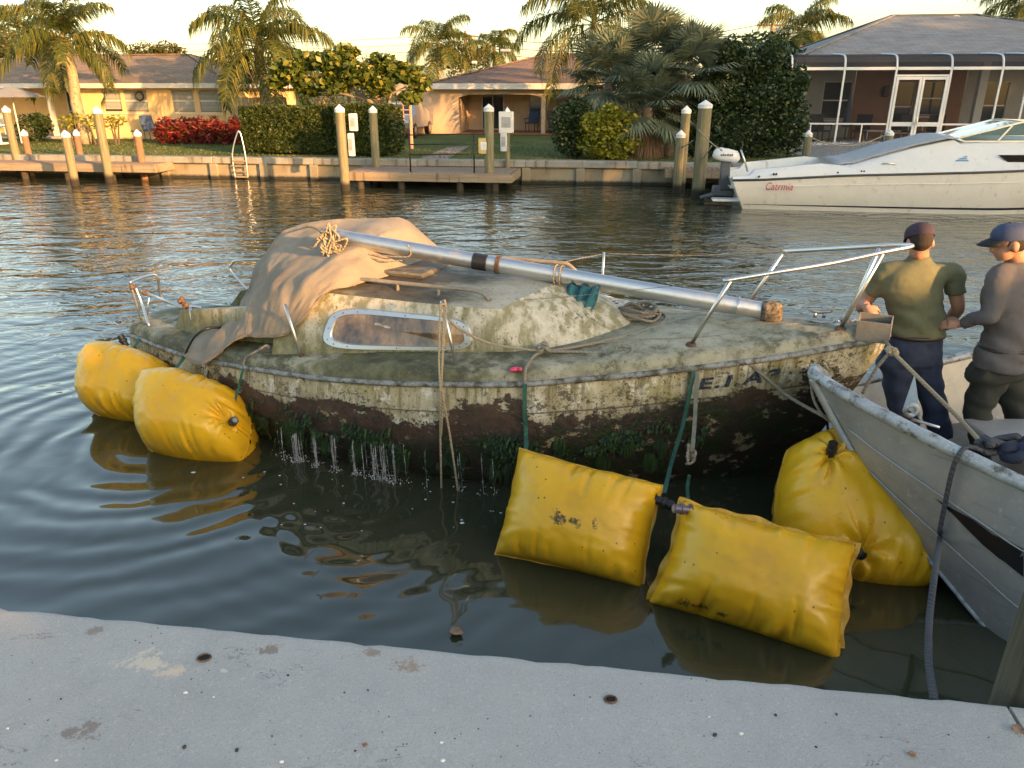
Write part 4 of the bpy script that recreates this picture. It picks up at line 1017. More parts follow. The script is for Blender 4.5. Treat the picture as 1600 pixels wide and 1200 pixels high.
# near mooring pile
pl = thing('mooring_pile', 'weathered timber mooring pile standing against the concrete dock', 'piling', (2.05, 2.02, -1))
tb = pz(1580,1098,.98); ang = Vector((.07, .03, 1)).normalized()
base_p = pz(1620,1101,1.0)+Vector((0.06,.09,0)); o = MB(); rg = []
for i, z in enumerate((-1.5,-.2,.4,.8,1.4,2.2,2.21)):
    c_ = base_p+Vector(((z-1)*.03, 0, z-1)); rg.append([c_-Vector(pl.location)+Vector((math.cos(a*2*PI/24), math.sin(a*2*PI/24), 0))*(.10+.003*fbm((a*2, z*2, 0), 1, 2))*(.0 if i == 6 else 1) for a in range(24)])
k = NT('grey pile timber'); g1 = k.noise(1, 6, .7, k.co('Object', (26,26,1.6))); k.set(color=k.ramp(g1, [(.3, (.03,.03,.022)), (.55, (.085,.08,.055)), (.75, (.16,.15,.11))]), rough=.9, normal=k.bump(g1, .8, .012)); M_PILE = k.m
o.loft(rg); o.build('post', M_PILE, pl, smooth=True, angle=60)
# ------------------------------------------------------------------ two men in the skiff
def ring_(c, rx, ry, n=20, ax=(1,0,0), ay=(0,1,0)):
    c = Vector(c); ax = Vector(ax); ay = Vector(ay); return [c+ax*rx*math.cos(2*PI*k/n)+ay*ry*math.sin(2*PI*k/n) for k in range(n)]
def limb(mb, pts, rs, flat=1.0): mb.tube(catmull(pts, 5), [r for i in range(len(rs)-1) for r in [rs[i]+(rs[i+1]-rs[i])*t/5 for t in range(5)]]+[rs[-1]], 14)
def hand(mb, wrist, d, palm_n, side, curl=.6, s=1.0):
    """palm with five bent fingers; d points along the hand, palm_n out of the palm"""
    d = Vector(d).normalized(); nrm = Vector(palm_n); nrm = (nrm-d*nrm.dot(d)).normalized(); lat = d.cross(nrm)*side; w = Vector(wrist)
    mb.tube([w, w+d*.035*s, w+d*.085*s], [.026*s,.034*s,.033*s], 10); mb.tube([w+d*.03*s+lat*.022*s, w+d*.088*s+lat*.028*s], .018*s, 8); mb.tube([w+d*.03*s-lat*.022*s, w+d*.084*s-lat*.028*s], .018*s, 8)
    for i, (off, L) in enumerate(((.030,.072),(.010,.080),(-.011,.074),(-.031,.058))):
        p = w+d*.082*s+lat*off*s; a = p+(d*math.cos(curl*.5)+nrm*math.sin(curl*.5))*L*.42*s; c = a+(d*math.cos(curl*1.5)+nrm*math.sin(curl*1.5))*L*.33*s; e = c+(d*math.cos(curl*2.3)+nrm*math.sin(curl*2.3))*L*.27*s
        mb.tube([p, a, c, e], [.0100*s,.0092*s,.0086*s,.0068*s], 8)
    p = w+d*.025*s+lat*.032*s; a = p+(lat*.7+d*.6+nrm*.25)*.036*s; c = a+(lat*.15+d*.85+nrm*.4)*.030*s; mb.tube([p, a, c, c+(d*.8+nrm*.5)*.018*s], [.015*s,.0115*s,.0105*s,.008*s], 8)
M_SKIN = simple('tanned skin', (.42,.22,.14), .55, 0, .14, 14, .15, 90)
M_HAIR = simple('dark cropped hair', (.025,.016,.011), .8, 0, .4, 60, .6, 150)
def person(label, foot, yaw, P):
    root = thing('person', label, 'person', foot, yaw)
    # body: head, neck, arms and hands as one continuous skin, with a core that links them
    b = MB(); hc = Vector(P['head']); f = Vector(P['look']).normalized(); up = Vector(P['up']).normalized(); rt = f.cross(up).normalized(); up = rt.cross(f)
    Mh = Matrix((rt, f, up)).transposed()
    H_ = lambda x, y, z: hc+Mh @ Vector((x, y, z))
    b.ball(hc+Mh @ Vector((0,-.008,.018)), .076, .097, .100, 18, 14, Mh)          # skull
    b.ball(H_(0,.030,-.045), .058, .062, .075, 16, 12, Mh)                        # face
    b.ball(H_(0,.052,-.088), .034, .034, .030, 12, 8, Mh)                         # chin
    b.tube([H_(0,.088,.0), H_(0,.110,-.038), H_(0,.098,-.044)], [.010,.016,.010], 8)    # nose
    b.ball(H_(0,.084,-.066), .024, .012, .007, 10, 6, Mh)                         # mouth
    for s in (-1, 1):
        b.ball(H_(s*.079,-.012,-.022), .011, .024, .036, 10, 8, Mh); b.ball(H_(s*.032,.078,.008), .018, .012, .008, 8, 6, Mh)   # ears, brows
    nb = Vector(P['neck']); b.tube([nb-Vector((0,0,.06)), nb, nb.lerp(hc, .55), H_(0,-.02,-.03)], [.075,.062,.058,.062], 14)
    for A in P['arms']:
        sh, el, wr, hd, pn, sd, cu = A; limb(b, [nb-Vector((0,0,.09)), sh, Vector(sh).lerp(Vector(el), .45), el, Vector(el).lerp(Vector(wr), .3), wr], [.055,.060,.054,.044,.046,.029]); hand(b, wr, hd, pn, sd, cu)
    hp = Vector(P['hip']); b.tube([nb-Vector((0,0,.08)), (nb+hp)/2, hp], [.09,.10,.10], 14)
    body = b.build('body', M_SKIN, root); remesh(body, .0085, 2)
    # hair under the cap
    b = MB(); b.ball(H_(0,-.018,.014), .080, .100, .098, 18, 12, Mh); b.ball(H_(0,-.050,-.030), .064, .050, .046, 14, 10, Mh); hr = b.build('hair', M_HAIR, root); remesh(hr, .011, 2)
    # cap with a peak
    b = MB(); rg = []
    for z, q in ((.022,1.0),(.045,1.02),(.07,.98),(.094,.86),(.112,.62),(.121,.32),(.123,.03)):
        rg.append([H_(.0895*q*math.cos(2*PI*k/24), -.008+.112*q*math.sin(2*PI*k/24), z+.012*math.sin(2*PI*k/24)*(1 if z < .05 else .4)) for k in range(24)])
    b.loft(rg, cap=False); cap = b.build('cap', P['cap'], root, smooth=True)
    b = MB(); rows = []
    for i in range(13):
        a = PI*(.14+.72*i/12); rows.append([H_(.0895*math.cos(a)*(1+.02*t), -.008+.112*math.sin(a)+.085*t*math.sin(a)**.8, .030+.012*math.sin(a)-.022*t*t-.018*math.cos(a)**2*t) for t in (0, .35, .7, 1)])
    b.grid(rows); br = b.build('peak', P['peak'], cap, smooth=True); m = br.modifiers.new('s','SOLIDIFY'); m.thickness = .005; applied(br)
    MB().ball(H_(0,-.008,.124), .008, n=8, m=5).build('button', P['peak'], cap)
    # shirt
    b = MB(); T = P['torso']; n = 24; rg = []
    for (c, rx, ry) in T: rg.append(ring_(c, rx, ry, n, P['ax'], P['ay']))
    b.loft(rg)
    for A, sl in zip(P['arms'], P['sleeves']):
        sh, el, wr = Vector(A[0]), Vector(A[1]), Vector(A[2]); nk = nb-Vector((0,0,.10))
        if sl < 1: limb(b, [nk, sh, sh.lerp(el, sl*.6), sh.lerp(el, sl)], [.07,.074,.068,.070])
        else: limb(b, [nk, sh, sh.lerp(el, .5), el, el.lerp(wr, .4), el.lerp(wr, .95)], [.075,.080,.068,.060,.054,.041])
    b.tube([nb-Vector((0,0,.09)), nb+Vector((0,0,.012))], [.10,.070], 16)
    sh_ = b.build('shirt', P['shirt'], root); remesh(sh_, .014, 4)
    for v in sh_.data.vertices:                                                  # cloth folds
        c = v.co; k_ = .007*fbm((c.x*5, c.y*5, c.z*9), 1.6, 3)+.006*math.sin(c.z*46+c.x*22+3*fbm(c, 4, 2))*max(0, min(1, (P['fold']-c.z)*5)); v.co += v.normal*k_
    # trousers with belt
    b = MB(); hz = hp.z
    b.loft([ring_(hp+Vector((0,0,dz)), rx, ry, 24, P['ax'], P['ay']) for dz, rx, ry in ((.10,.185,.135),(.02,.200,.145),(-.06,.208,.155),(-.13,.200,.150))])
    for L in P['legs']: limb(b, [hp+Vector((L[0][0]*.5, L[0][1]*.5, -.06)), L[0], Vector(L[0]).lerp(Vector(L[1]), .5), L[1], Vector(L[1]).lerp(Vector(L[2]), .5), L[2]], [.115,.116,.108,.094,.090,.088])
    tr = b.build('trousers', P['trousers'], root); remesh(tr, .015, 3)
    for v in tr.data.vertices:
        c = v.co; v.co += v.normal*(.009*fbm((c.x*5, c.y*5, c.z*8), 1.5, 3)+.005*math.sin(c.z*38+c.x*12+2*fbm(c, 4, 2)))
    MB().tube([p for p in ring_(hp+Vector((0,0,.092)), .196, .148, 28, P['ax'], P['ay'])], .016, 6, closed=True).build('belt', simple('dark leather belt', (.03,.02,.015), .5), tr, smooth=True)
    for L in P['legs']:
        a = Vector(L[2]); MB().ball(a+Vector((.0,.05,-.055)), .05, .13, .045, 14, 8).build('boot', simple('dark rubber boots', (.02,.02,.02), .5), root, smooth=True)
    return root
# man bending over the sailboat bow
f1 = Vector((3.16, 5.28, .10))
navy = simple('navy denim', (.024,.036,.075), .85, 0, .3, 12, .3, 180); olive = simple('faded olive cotton', (.13,.135,.078), .9, 0, .16, 8, .25, 200)
L1 = lambda u, v, Y: Vector(py(u, v, Y))-f1
hd1 = L1(1440, 378, 5.22); nk1 = L1(1437, 402, 5.29); hp1 = L1(1427, 540, 5.30)
mid1 = (nk1+hp1)/2
person('man in olive shirt, maroon and navy cap and navy jeans, working at the sailboat bow', f1, 0, dict(
    head=hd1+Vector((0,.03,.0)), look=(.12,.86,-.50), up=(0,.4,.9), neck=nk1, hip=hp1, fold=hp1.z+.42, ax=(1,.05,0), ay=(-.05,1,0),
    arms=[(L1(1385,425,5.32), L1(1348,478,5.42), L1(1352,478,5.10), (.25,-.3,-.35), (.3,.3,-.6), 1, .75), (L1(1488,428,5.32), L1(1497,480,5.30), L1(1478,512,5.50), (-.8,.55,-.1), (-.2,.5,-.5), -1, .7)],
    sleeves=[.62,.60],
    torso=[(nk1+Vector((0,.0,-.02)),.075,.075),(nk1+Vector((-.005,.0,-.055)),.165,.105),(nk1+Vector((-.01,.0,-.12)),.215,.125),(nk1+Vector((-.01,.01,-.24)),.218,.14),(mid1+Vector((0,.01,-.03)),.200,.142),(hp1+Vector((0,0,.20)),.205,.150),(hp1+Vector((0,0,.11)),.210,.152),(hp1+Vector((0,0,.075)),.208,.150)],
    legs=[(hp1+Vector((-.095,0,-.13)), L1(1403,612,5.32), Vector((-.14,.02,.08))), (hp1+Vector((.092,0,-.13)), L1(1455,614,5.32), Vector((.10,.02,.08)))],
    shirt=olive, trousers=navy, cap=simple('navy and maroon cap', (.035,.022,.040), .8, 0, .5, 7), peak=simple('navy peak', (.02,.025,.05), .8)))
# man beside him, head turned in profile
f2 = Vector((3.72, 5.10, .10)); L2 = lambda u, v, Y: Vector(py(u, v, Y))-f2
grey = simple('charcoal long sleeved jersey', (.115,.107,.110), .9, 0, .15, 9, .25, 200); cargo = simple('dark olive cargo cloth', (.034,.037,.028), .85, 0, .3, 10, .3, 160)
hd2 = L2(1577, 378, 5.0); nk2 = L2(1590, 408, 5.05); hp2 = L2(1568, 560, 5.08); mid2 = (nk2+hp2)/2
p2 = person('man in charcoal jersey, blue cap and dark cargo trousers, reaching towards the man in olive', f2, 0, dict(
    head=hd2, look=(-.93,.25,-.25), up=(-.1,0,1), neck=nk2, hip=hp2, fold=hp2.z+.5, ax=(.88,.48,0), ay=(-.48,.88,0),
    arms=[(L2(1562,432,4.98), L2(1547,492,4.93), L2(1502,506,5.12), (-.9,.35,-.1), (-.1,.5,-.5), -1, .55), (L2(1632,432,5.15), L2(1640,495,5.2), L2(1600,525,5.4), (-.8,.5,0), (0,.3,-.6), 1, .6)],
    sleeves=[1, 1],
    torso=[(nk2+Vector((0,0,-.02)),.075,.075),(nk2+Vector((.0,.0,-.055)),.155,.105),(nk2+Vector((.0,.01,-.12)),.195,.128),(nk2+Vector((-.01,.01,-.24)),.200,.142),(mid2+Vector((-.01,.01,-.04)),.190,.145),(hp2+Vector((0,0,.18)),.190,.148),(hp2+Vector((0,0,.05)),.220,.168),(hp2+Vector((0,0,-.06)),.224,.172)],
    legs=[(hp2+Vector((-.085,-.03,-.13)), L2(1527,640,5.05), Vector((-.25,-.02,.08))), (hp2+Vector((.085,.04,-.13)), L2(1590,645,5.1), Vector((.10,.08,.08)))],
    shirt=grey, trousers=cargo, cap=simple('blue cap', (.035,.055,.115), .8, 0, .2, 20), peak=simple('black peak', (.012,.013,.017), .8)))
# small steel box and strap the first man is working on
bp = bz(1366, 512, 1.21); Mx = Matrix.Translation(bp) @ Matrix.Rotation(-.5, 4, 'Z') @ Matrix.Rotation(.25, 4, 'X')
tb = thing('tool_box', 'small open pale metal box held over the sailboat stem', 'box', bp)
Ml = Matrix.Rotation(-.5, 4, 'Z') @ Matrix.Rotation(.25, 4, 'X'); M_PALE = simple('pale galvanised sheet', (.27,.26,.24), .5, .3, .25, 10)
for (x0,x1,y0,y1,z0,z1) in ((-.10,.10,-.06,.06,-.075,-.069),(-.10,-.094,-.06,.06,-.068,.07),(.094,.10,-.06,.06,-.068,.07),(-.093,.093,-.06,-.054,-.068,.07),(-.093,.093,.054,.06,-.068,.07)):
    MB().box(x0,x1,y0,y1,z0,z1,Ml).build('panel', M_PALE, tb)
# ------------------------------------------------------------------ white motorboat moored on the far side
MO = Vector((5.49, 18.32, 0)); MA = -.16187
mo = thing('motorboat', 'cream and white cabin motorboat moored along the far seawall', 'motorboat', MO, MA)
MMI = (Matrix.Translation(MO) @ Matrix.Rotation(MA, 4, 'Z')).inverted()
def mp(u, v, yl=0):
    o = MMI @ Vector((0,0,EYE)); d = MMI.to_3x3() @ Vector(ray(u, v)); return o+d*((yl-o.y)/d.y)
def gel(name, c, rough=.25, var=.05): return simple(name, c, rough, 0, var, 3, 0, 40, grime=((c[0]*.6, c[1]*.55, c[2]*.45), .25))
M_CREAM = gel('cream gelcoat', (.80,.78,.72)); M_WHITE = gel('white gelcoat', (.72,.72,.70)); M_NAVY = simple('navy boot stripe', (.02,.03,.07), .35); M_RUBB = simple('dark rub strake', (.06,.06,.065), .5)
XM = [-.36,0,1,2.1,4,5.8,7.5,8.6]; ZM = [.65,.67,.745,.82,.90,.98,1.1,1.2]
def shm(x): return smooth1(x, XM, ZM)
def hbm(x): return smooth1(x, [-.4,2,5,6.8,7.8,8.6], [1.16,1.25,1.25,1.0,.6,.02])       # half beam
YC = 1.2
def msec(x, side):
    h = hbm(x); z = shm(x); k_ = max(0, (x-5.5)/3.1)
    return [Vector((x, YC+side*(h+.04), z)), Vector((x, YC+side*(h+.02), z*.78)), Vector((x, YC+side*(h-.03-.1*k_), z*.5)), Vector((x-.25*k_, YC+side*(h-.10-.25*k_), z*.22)), Vector((x-.5*k_, YC+side*max(.01, h-.15-.4*k_), .085)), Vector((x-.6*k_, YC+side*max(.01, h-.2-.4*k_), -.12))]
xs = [.0]+[.4*i for i in range(1, 22)]
b = MB()
for s in (-1, 1):
    rows = [msec(x, s) for x in xs]; rows[0] = [p+Vector((-.36*((p.z+.1)/.75), 0, 0)) for p in rows[0]]; b.grid(rows)
    if s == -1: t0 = rows[0]
    else: t1 = rows[0]
b.grid([t0, t1]); b.build('hull', M_CREAM, mo, smooth=True, angle=40)
for s in (-1, 1):
    MB().tube([Vector((x if i else -.36, YC+s*(hbm(x)+.05), shm(x)+.005)) for i, x in enumerate(xs)], .026, 8).build('rub_rail', M_RUBB, mo, smooth=True)
    rows = []
    for i, x in enumerate(xs):
        q = msec(x, s); a, c = q[4], q[3]; o_ = Vector((0, s*.022, 0)); off = Vector((-.04,0,0)) if i == 0 else Vector((0,0,0)); rows.append([a+o_+off+Vector((0,0,.02)), a.lerp(c, .55)+o_+off])
    MB().grid(rows).build('boot_stripe', M_NAVY, mo)
    MB().tube([msec(x, s)[1].lerp(msec(x, s)[2], .1)+Vector((0, s*.004, 0)) for x in xs[1:]], .008, 6).build('moulding', M_CREAM, mo)
# deck edge, cockpit side and cabin top
CO = [(-.36,.70),(0,.74),(.12,.90),(1.57,1.06),(2.1,1.02),(2.25,1.0),(3.49,1.40),(4.35,1.60),(4.5,1.50),(5.7,1.54),(7.0,1.5),(8.4,1.26)]
def cot(x): return lerp1(x, [a for a, _ in CO], [c for _, c in CO])
xd = sorted(set([round(x, 2) for x in [-.36,0,.12,.8,1.57,2.1,2.25,2.6,3.0,3.49,3.9,4.35,4.5,5,5.7,6.3,7,7.7,8.3]]))
b = MB(); rows = []
for x in xd:
    h = hbm(x); z = shm(x); t = cot(x); inset = .10+max(0, t-1.0)*.35
    if x < 2.2: r_ = [(-h-.03, z+.02), (-h+.02, z+.09), (-h+.10, max(z+.1, t-.05)), (-h+.16, t), (-h+.28, t), (-h+.30, .45), (h-.30, .45), (h-.28, t), (h-.16, t), (h-.10, max(z+.1, t-.05)), (h-.02, z+.09), (h+.03, z+.02)]
    else: r_ = [(-h-.03, z+.02), (-h+.02, z+.09), (-h+inset*.6, (z+t)/2+.05), (-h+inset+.06, t), (-h+inset+.3, t+.05), (-.3, t+.09), (.3, t+.09), (h-inset-.3, t+.05), (h-inset-.06, t), (h-inset*.6, (z+t)/2+.05), (h-.02, z+.09), (h+.03, z+.02)]
    rows.append([Vector((x, YC+y*(1 if h > .3 else .5), zz)) for y, zz in r_])
b.grid(rows); b.build('deck', M_WHITE, mo, smooth=True, angle=32)
# grey cover laced over the fore part of the cockpit
b = MB(); rows = []
for i in range(13):
    x = 1.9+2.5*i/12; t = cot(max(x, 2.25)); h = hbm(x)-.30
    rows.append([Vector((x, YC+h*(-1+2*j/8), t+.055+.05*(1-(-1+2*j/8)**2)+.02*fbm((x*2, j, 0), 1, 2)-.02*(i == 0))) for j in range(9)])
b.grid(rows); cv = b.build('cockpit_cover', simple('grey canvas cover', (.36,.37,.38), .85, 0, .2, 8, .3, 60), mo, smooth=True); m = cv.modifiers.new('s','SOLIDIFY'); m.thickness = .012; applied(cv)
# windscreen
wsf = MB(); near_y = YC-.78
a = Vector((4.45, near_y, 1.62)); c = Vector((5.75, near_y, 1.98)); e = Vector((7.0, near_y, 1.95)); g2 = Vector((7.0, near_y, 1.58)); d = Vector((4.62, near_y, 1.56))
M_TRIM = mat_steel('bright screen trim', (.7,.7,.7), .3, .1)
ws = None
def glassy():
    k = NT('tinted boat glass'); k.set(color=(.30,.42,.40), rough=.03, trans=.75, ior=1.3, spec=.6); return k.m
MG = glassy()
for s in (-1, 1):
    mir = lambda p: Vector((p.x, YC+(p.y-YC)*(-s), p.z)) if s == 1 else p
    fr_ = MB()
    for p, q in ((a,c),(c,e),(e,g2),(g2,d),(d,a),(Vector((5.3,near_y,1.56)),Vector((5.55,near_y,1.92)))): fr_.bar(mir(p), mir(q), .035, .035)
    w_ = fr_.build('windscreen', M_TRIM, mo)
    MB().add([mir(p) for p in (a,c,e,g2,d)], [(0,1,2,3,4)]).build('pane', MG, w_)
fr_ = MB(); L, R_ = (Vector((4.45, YC+.78*s, 1.62)) for s in (-1, 1)); L2_, R2 = (Vector((5.75, YC+.78*s, 1.98)) for s in (-1, 1))
for p, q in ((L,R_),(L2_,R2),(L.lerp(R_,.5),L2_.lerp(R2,.5))): fr_.bar(p, q, .035, .035)
w_ = fr_.build('windscreen', M_TRIM, mo); MB().add([L,R_,R2,L2_], [(0,1,2,3)]).build('pane', MG, w_)
# side window, handle, deck hardware
def mside(u, v, y=.10): return mp(u, v, y)
q = [mside(1558,242), mside(1604,242), mside(1604,253), mside(1574,253)]; MB().add([p-Vector((0,.03,0)) for p in q], [(0,1,2,3)]).build('cabin_window', simple('dark brown glazing', (.02,.014,.012), .12), mo)
MB().tube([mp(1378,260,.06), mp(1379,255,.02), mp(1398,256,.02), mp(1399,261,.06)], .018, 8).build('grab_handle', M_STEEL, mo, smooth=True)
for u, v in ((1186,276),(1209,272),(1213,272),(1309,270),(1346,268),(1350,268)): MB().ball(mp(u, v, -.03), .028, n=8, m=6).build('deck_fitting', M_RUBB, mo)
MB().tube([mp(1253,269,.1), mp(1256,261,.1), mp(1259,268,.1)], .014, 6).build('cleat', M_RUBB, mo)
# red script name and blue mark
def text_on(body, name, mat, parent, place, size=1.0, shear=.25):
    cu = bpy.data.curves.new(name, 'FONT'); cu.body = body; cu.size = size; cu.shear = shear
    to = bpy.data.objects.new(name, cu); C.objects.link(to); dg = bpy.context.evaluated_depsgraph_get(); me = bpy.data.meshes.new_from_object(to.evaluated_get(dg)); bpy.data.objects.remove(to)
    w = max(v.co.x for v in me.vertices)
    for v in me.vertices: v.co = place(v.co.x/w, v.co.y/size)
    me.materials.append(mat); o = bpy.data.objects.new(name, me); C.objects.link(o); o.parent = parent; return tag(o, kind='stuff')
text_on('Catrmia', 'lettering', simple('red script', (.45,.03,.05), .5), mo, lambda x, y: Vector((.36+x*.62, -.10, .48+y*.24)))
lg = MB()
for i, (dz, w, x0) in enumerate(((0,.30,4.36),(.04,.20,4.42),(.08,.12,4.50))):
    lg.add([Vector((x0, .03+dz*.2, 1.16+dz)), Vector((x0+w, .03+dz*.2, 1.155+dz+.01)), Vector((x0+w*.9, .03+dz*.2, 1.18+dz+.01)), Vector((x0+.04, .03+dz*.2, 1.185+dz))], [(0,1,2,3)])
tag(lg.build('wave_emblem', simple('sky blue emblem', (.08,.28,.60), .4), mo), kind='stuff')
# outboard motor on the transom
om = bpy.data.objects.new('outboard_motor', None); C.objects.link(om); om.parent = mo
om['label'] = 'white-cowled outboard motor tilted on the transom'
oc = mp(1135, 242, YC)
b = MB(); rg = []
for z, rx, ry in ((-.15,.22,.16),(-.12,.30,.20),(-.05,.34,.22),(.05,.31,.21),(.12,.26,.18),(.15,.14,.10)):
    rg.append([oc+Vector((math.copysign(abs(math.cos(2*PI*k/20))**.6, math.cos(2*PI*k/20))*rx, math.copysign(abs(math.sin(2*PI*k/20))**.7, math.sin(2*PI*k/20))*ry, z-.03*math.cos(2*PI*k/20))) for k in range(20)])
b.loft(rg); b.build('cowling', M_WHITE, om, smooth=True, angle=50)
for i in range(6): x = oc.x-.15+i*.05; MB().box(x, x+.03, oc.y-.226, oc.y-.221, oc.z-.01, oc.z+.03+.012*(i % 2)).build('cowl_mark', M_RUBB, om)
M_LEG = simple('grey motor leg', (.10,.105,.115), .5, .2, .2)
MB().cbox(oc.x-.11, oc.x+.12, oc.y-.10, oc.y+.10, oc.z-.75, oc.z-.10, .03).build('leg', M_LEG, om, smooth=True, angle=40)
lo_ = oc+Vector((-.05,0,-.85)); b = MB(); b.cbox(lo_.x-.22, lo_.x+.30, lo_.y-.12, lo_.y+.12, lo_.z-.14, lo_.z+.12, .03); b.tube([lo_+Vector((-.5,-.05,-.18)), lo_+Vector((-.1,-.05,-.08)), lo_+Vector((.1,0,-.05))], [.04,.075,.07], 10); b.build('gearcase', M_LEG, om, smooth=True, angle=40)
MB().cbox(lo_.x-.05, lo_.x+.40, lo_.y-.16, lo_.y+.16, lo_.z+.02, lo_.z+.28, .02).build('bracket', M_RUBB, om)
for s in (-1, 1): MB().tube([mp(1158,234,YC+.18*s), mp(1163,250,YC+.18*s), mp(1168,268,YC+.18*s)], .022, 8).build('ladder_rail', M_STEEL, mo, smooth=True)
MB().cbox(-.75, -.12, YC-.9, YC-.5, .14, .19, .015).build('swim_step', M_WHITE, mo)
# ------------------------------------------------------------------ far bank frame: x along the seawall, y back from it
FA = math.atan(-.14); FO = Vector((0, 23.72, 0)); MF = Matrix.Translation(FO) @ Matrix.Rotation(FA, 4, 'Z'); MFI = MF.inverted()
def pf(u, v, fy):
    o = MFI @ Vector((0,0,EYE)); d = MFI.to_3x3() @ Vector(ray(u, v)); return o+d*((fy-o.y)/d.y)
def pg(u, v, z=LAWN): return MFI @ pz(u, v, z)
def fthing(name, label, cat, x, y, z=LAWN, group=None): return thing(name, label, cat, MF @ Vector((x, y, z)), FA, group)
# ------------------------------------------------------------------ seawall, one concrete piece at a time
def mat_seawall():
    k = NT('stained seawall concrete'); n = k.noise(1.2, 6, .65); n2 = k.noise(9, 6, .7); st = k.noise(1, 5, .65, k.co('Object', (2.4,2.4,.5))); s = k.xyz('Object')
    c = k.ramp(n, [(.3, (.23,.19,.125)), (.7, (.33,.29,.21))])
    c = k.mix(k.math('MULTIPLY', k.step(st, .52, .7), .6), c, (.13,.10,.06))
    wet = k.step(k.math('ADD', s[2], k.math('MULTIPLY', n2, .10)), .20, .10)
    c = k.mix(wet, c, (.028,.028,.02)); return k.set(color=c, rough=.9, normal=k.bump(n2, .6, .02))
def mat_cap():
    k = NT('weathered cap concrete'); n = k.noise(2, 6, .65); st = k.noise(1, 4, .6, k.co('Object', (5,5,.6)))
    c = k.ramp(n, [(.3, (.22,.21,.18)), (.7, (.34,.325,.28))]); c = k.mix(k.math('MULTIPLY', k.step(st, .52, .66), .75), c, (.10,.09,.075)); return k.set(color=c, rough=.9, normal=k.bump(n, .4, .02))
M_SW, M_CAP = mat_seawall(), mat_cap()
sw = fthing('seawall', 'long stained concrete seawall with capping along the far bank', 'seawall', 0, 0, 0)
x = -26.0; random.seed(4)
pm = MB().cbox(0, 1.63, .10, .22, -.5, .46, .01).build('panel', M_SW, sw); cm = MB().cbox(.003, 3.297, -.03, .42, .47, .665, .02).build('cap', M_CAP, sw); bmn = MB().cbox(-.13, .13, -.02, .2, -.5, .468, .015).build('pier', M_SW, sw)
i = 0; first = True
while x < 24:
    for src, dx_ in ((pm, .0), (bmn, 0)):
        o = src if first else src.copy()
        if not first: C.objects.link(o)
        o.location = (x+dx_+random.uniform(-.02,.02), random.uniform(-.01,.01), 0)
    if i % 2 == 0:
        o = cm if first else cm.copy()
        if not first: C.objects.link(o)
        o.location = (x, random.uniform(-.012,.012), random.uniform(-.008,.008))
    first = False; i += 1; x += 1.65
# ------------------------------------------------------------------ pilings
def mat_piling():
    k = NT('treated round pile'); g = k.noise(1, 6, .7, k.co('Object', (18,18,1.2))); n = k.noise(2.5, 4); s = k.xyz('Object')
    c = k.ramp(g, [(.3, (.10,.085,.05)), (.55, (.22,.195,.115)), (.75, (.32,.28,.18))]); c = k.mix(k.math('MULTIPLY', k.step(n, .5, .7), .5), c, (.13,.15,.07))
    wet = k.step(k.math('ADD', s[2], k.math('MULTIPLY', n, .12)), .36, .20); c = k.mix(wet, c, (.025,.02,.014)); return k.set(color=c, rough=.9, normal=k.bump(g, .6, .015))
M_PILING = mat_piling(); M_CAPW = simple('white plastic pile cap', (.78,.78,.76), .45, 0, .06, 5); M_BARK = simple('reddish post timber', (.24,.13,.075), .85, 0, .35, 10, .4, 40)
PILE_GROUP = 'white-capped dock pilings along the far bank'
def piling(u, vt, vb, label, r=.12, z0=0.0, mat=None, lean=0.0):
    b0 = pz(u, vb, z0); top = py(u, vt, b0.y).z; pr_ = thing('piling', label, 'piling', (b0.x, b0.y, 0), FA, PILE_GROUP); o = MB(); rg = []
    for i, z in enumerate((-.8, 0, .3, 1.0, top-.18)): rg.append([Vector((lean*z+(r+.006*fbm((k, z*2, u), .8, 2))*math.cos(2*PI*k/18), (r+.006*fbm((k, z*2, u+4), .8, 2))*math.sin(2*PI*k/18), z)) for k in range(18)])
    o.loft(rg); o.build('post', mat or M_PILING, pr_, smooth=True, angle=60)
    c_ = Vector((lean*top, 0, top)); MB().tube([c_-Vector((0,0,.20)), c_-Vector((0,0,.12)), c_-Vector((0,0,.115)), c_], [r*1.06, r*1.08, r*1.1, .005], 20).build('cap', M_CAPW, pr_, smooth=True, angle=35)
    return pr_
for a in ((540,163,298,'tall piling carrying white meter boxes at the corner of the small dock',.13), (588,165,262,'piling by the hedge corner at the shore end of the small dock',.12,.45), (765,162,297,'tall piling with a yellow notice box at the corner of the small dock',.135), (793,167,287,'slim pale piling carrying a white box beside the small dock',.075),
          (1063,165,297,'tall piling standing behind a shorter one near the outboard motor',.125), (1057,203,301,'short dark piling with pale barnacle spots near the outboard motor',.12), (1090,156,308,'thickest tall piling beside the outboard motor',.17),
          (27,165,252,'tall leaning piling at the far end of the wide timber dock',.12,.45), (47,202,252,'short reddish post on the wide timber dock beside the tall leaning piling',.10,.45,M_BARK), (118,203,290,'short piling with white painted edge at the front of the wide timber dock',.12), (127,202,250,'short reddish post at the back of the wide timber dock',.10,.45,M_BARK), (172,166,285,'tall piling at the front edge of the wide timber dock',.13), (226,202,279,'short reddish piling at the seawall end of the wide timber dock',.11,0,M_BARK),
          (1257,203,258,'short piling with rope standing before the pale gravel bed',.115,.45), (1384,202,246,'white-capped piling before the screened porch doors',.13,.5), (1487,199,243,'piling half hidden behind the motorboat cover',.12,.5)):
    piling(*a)
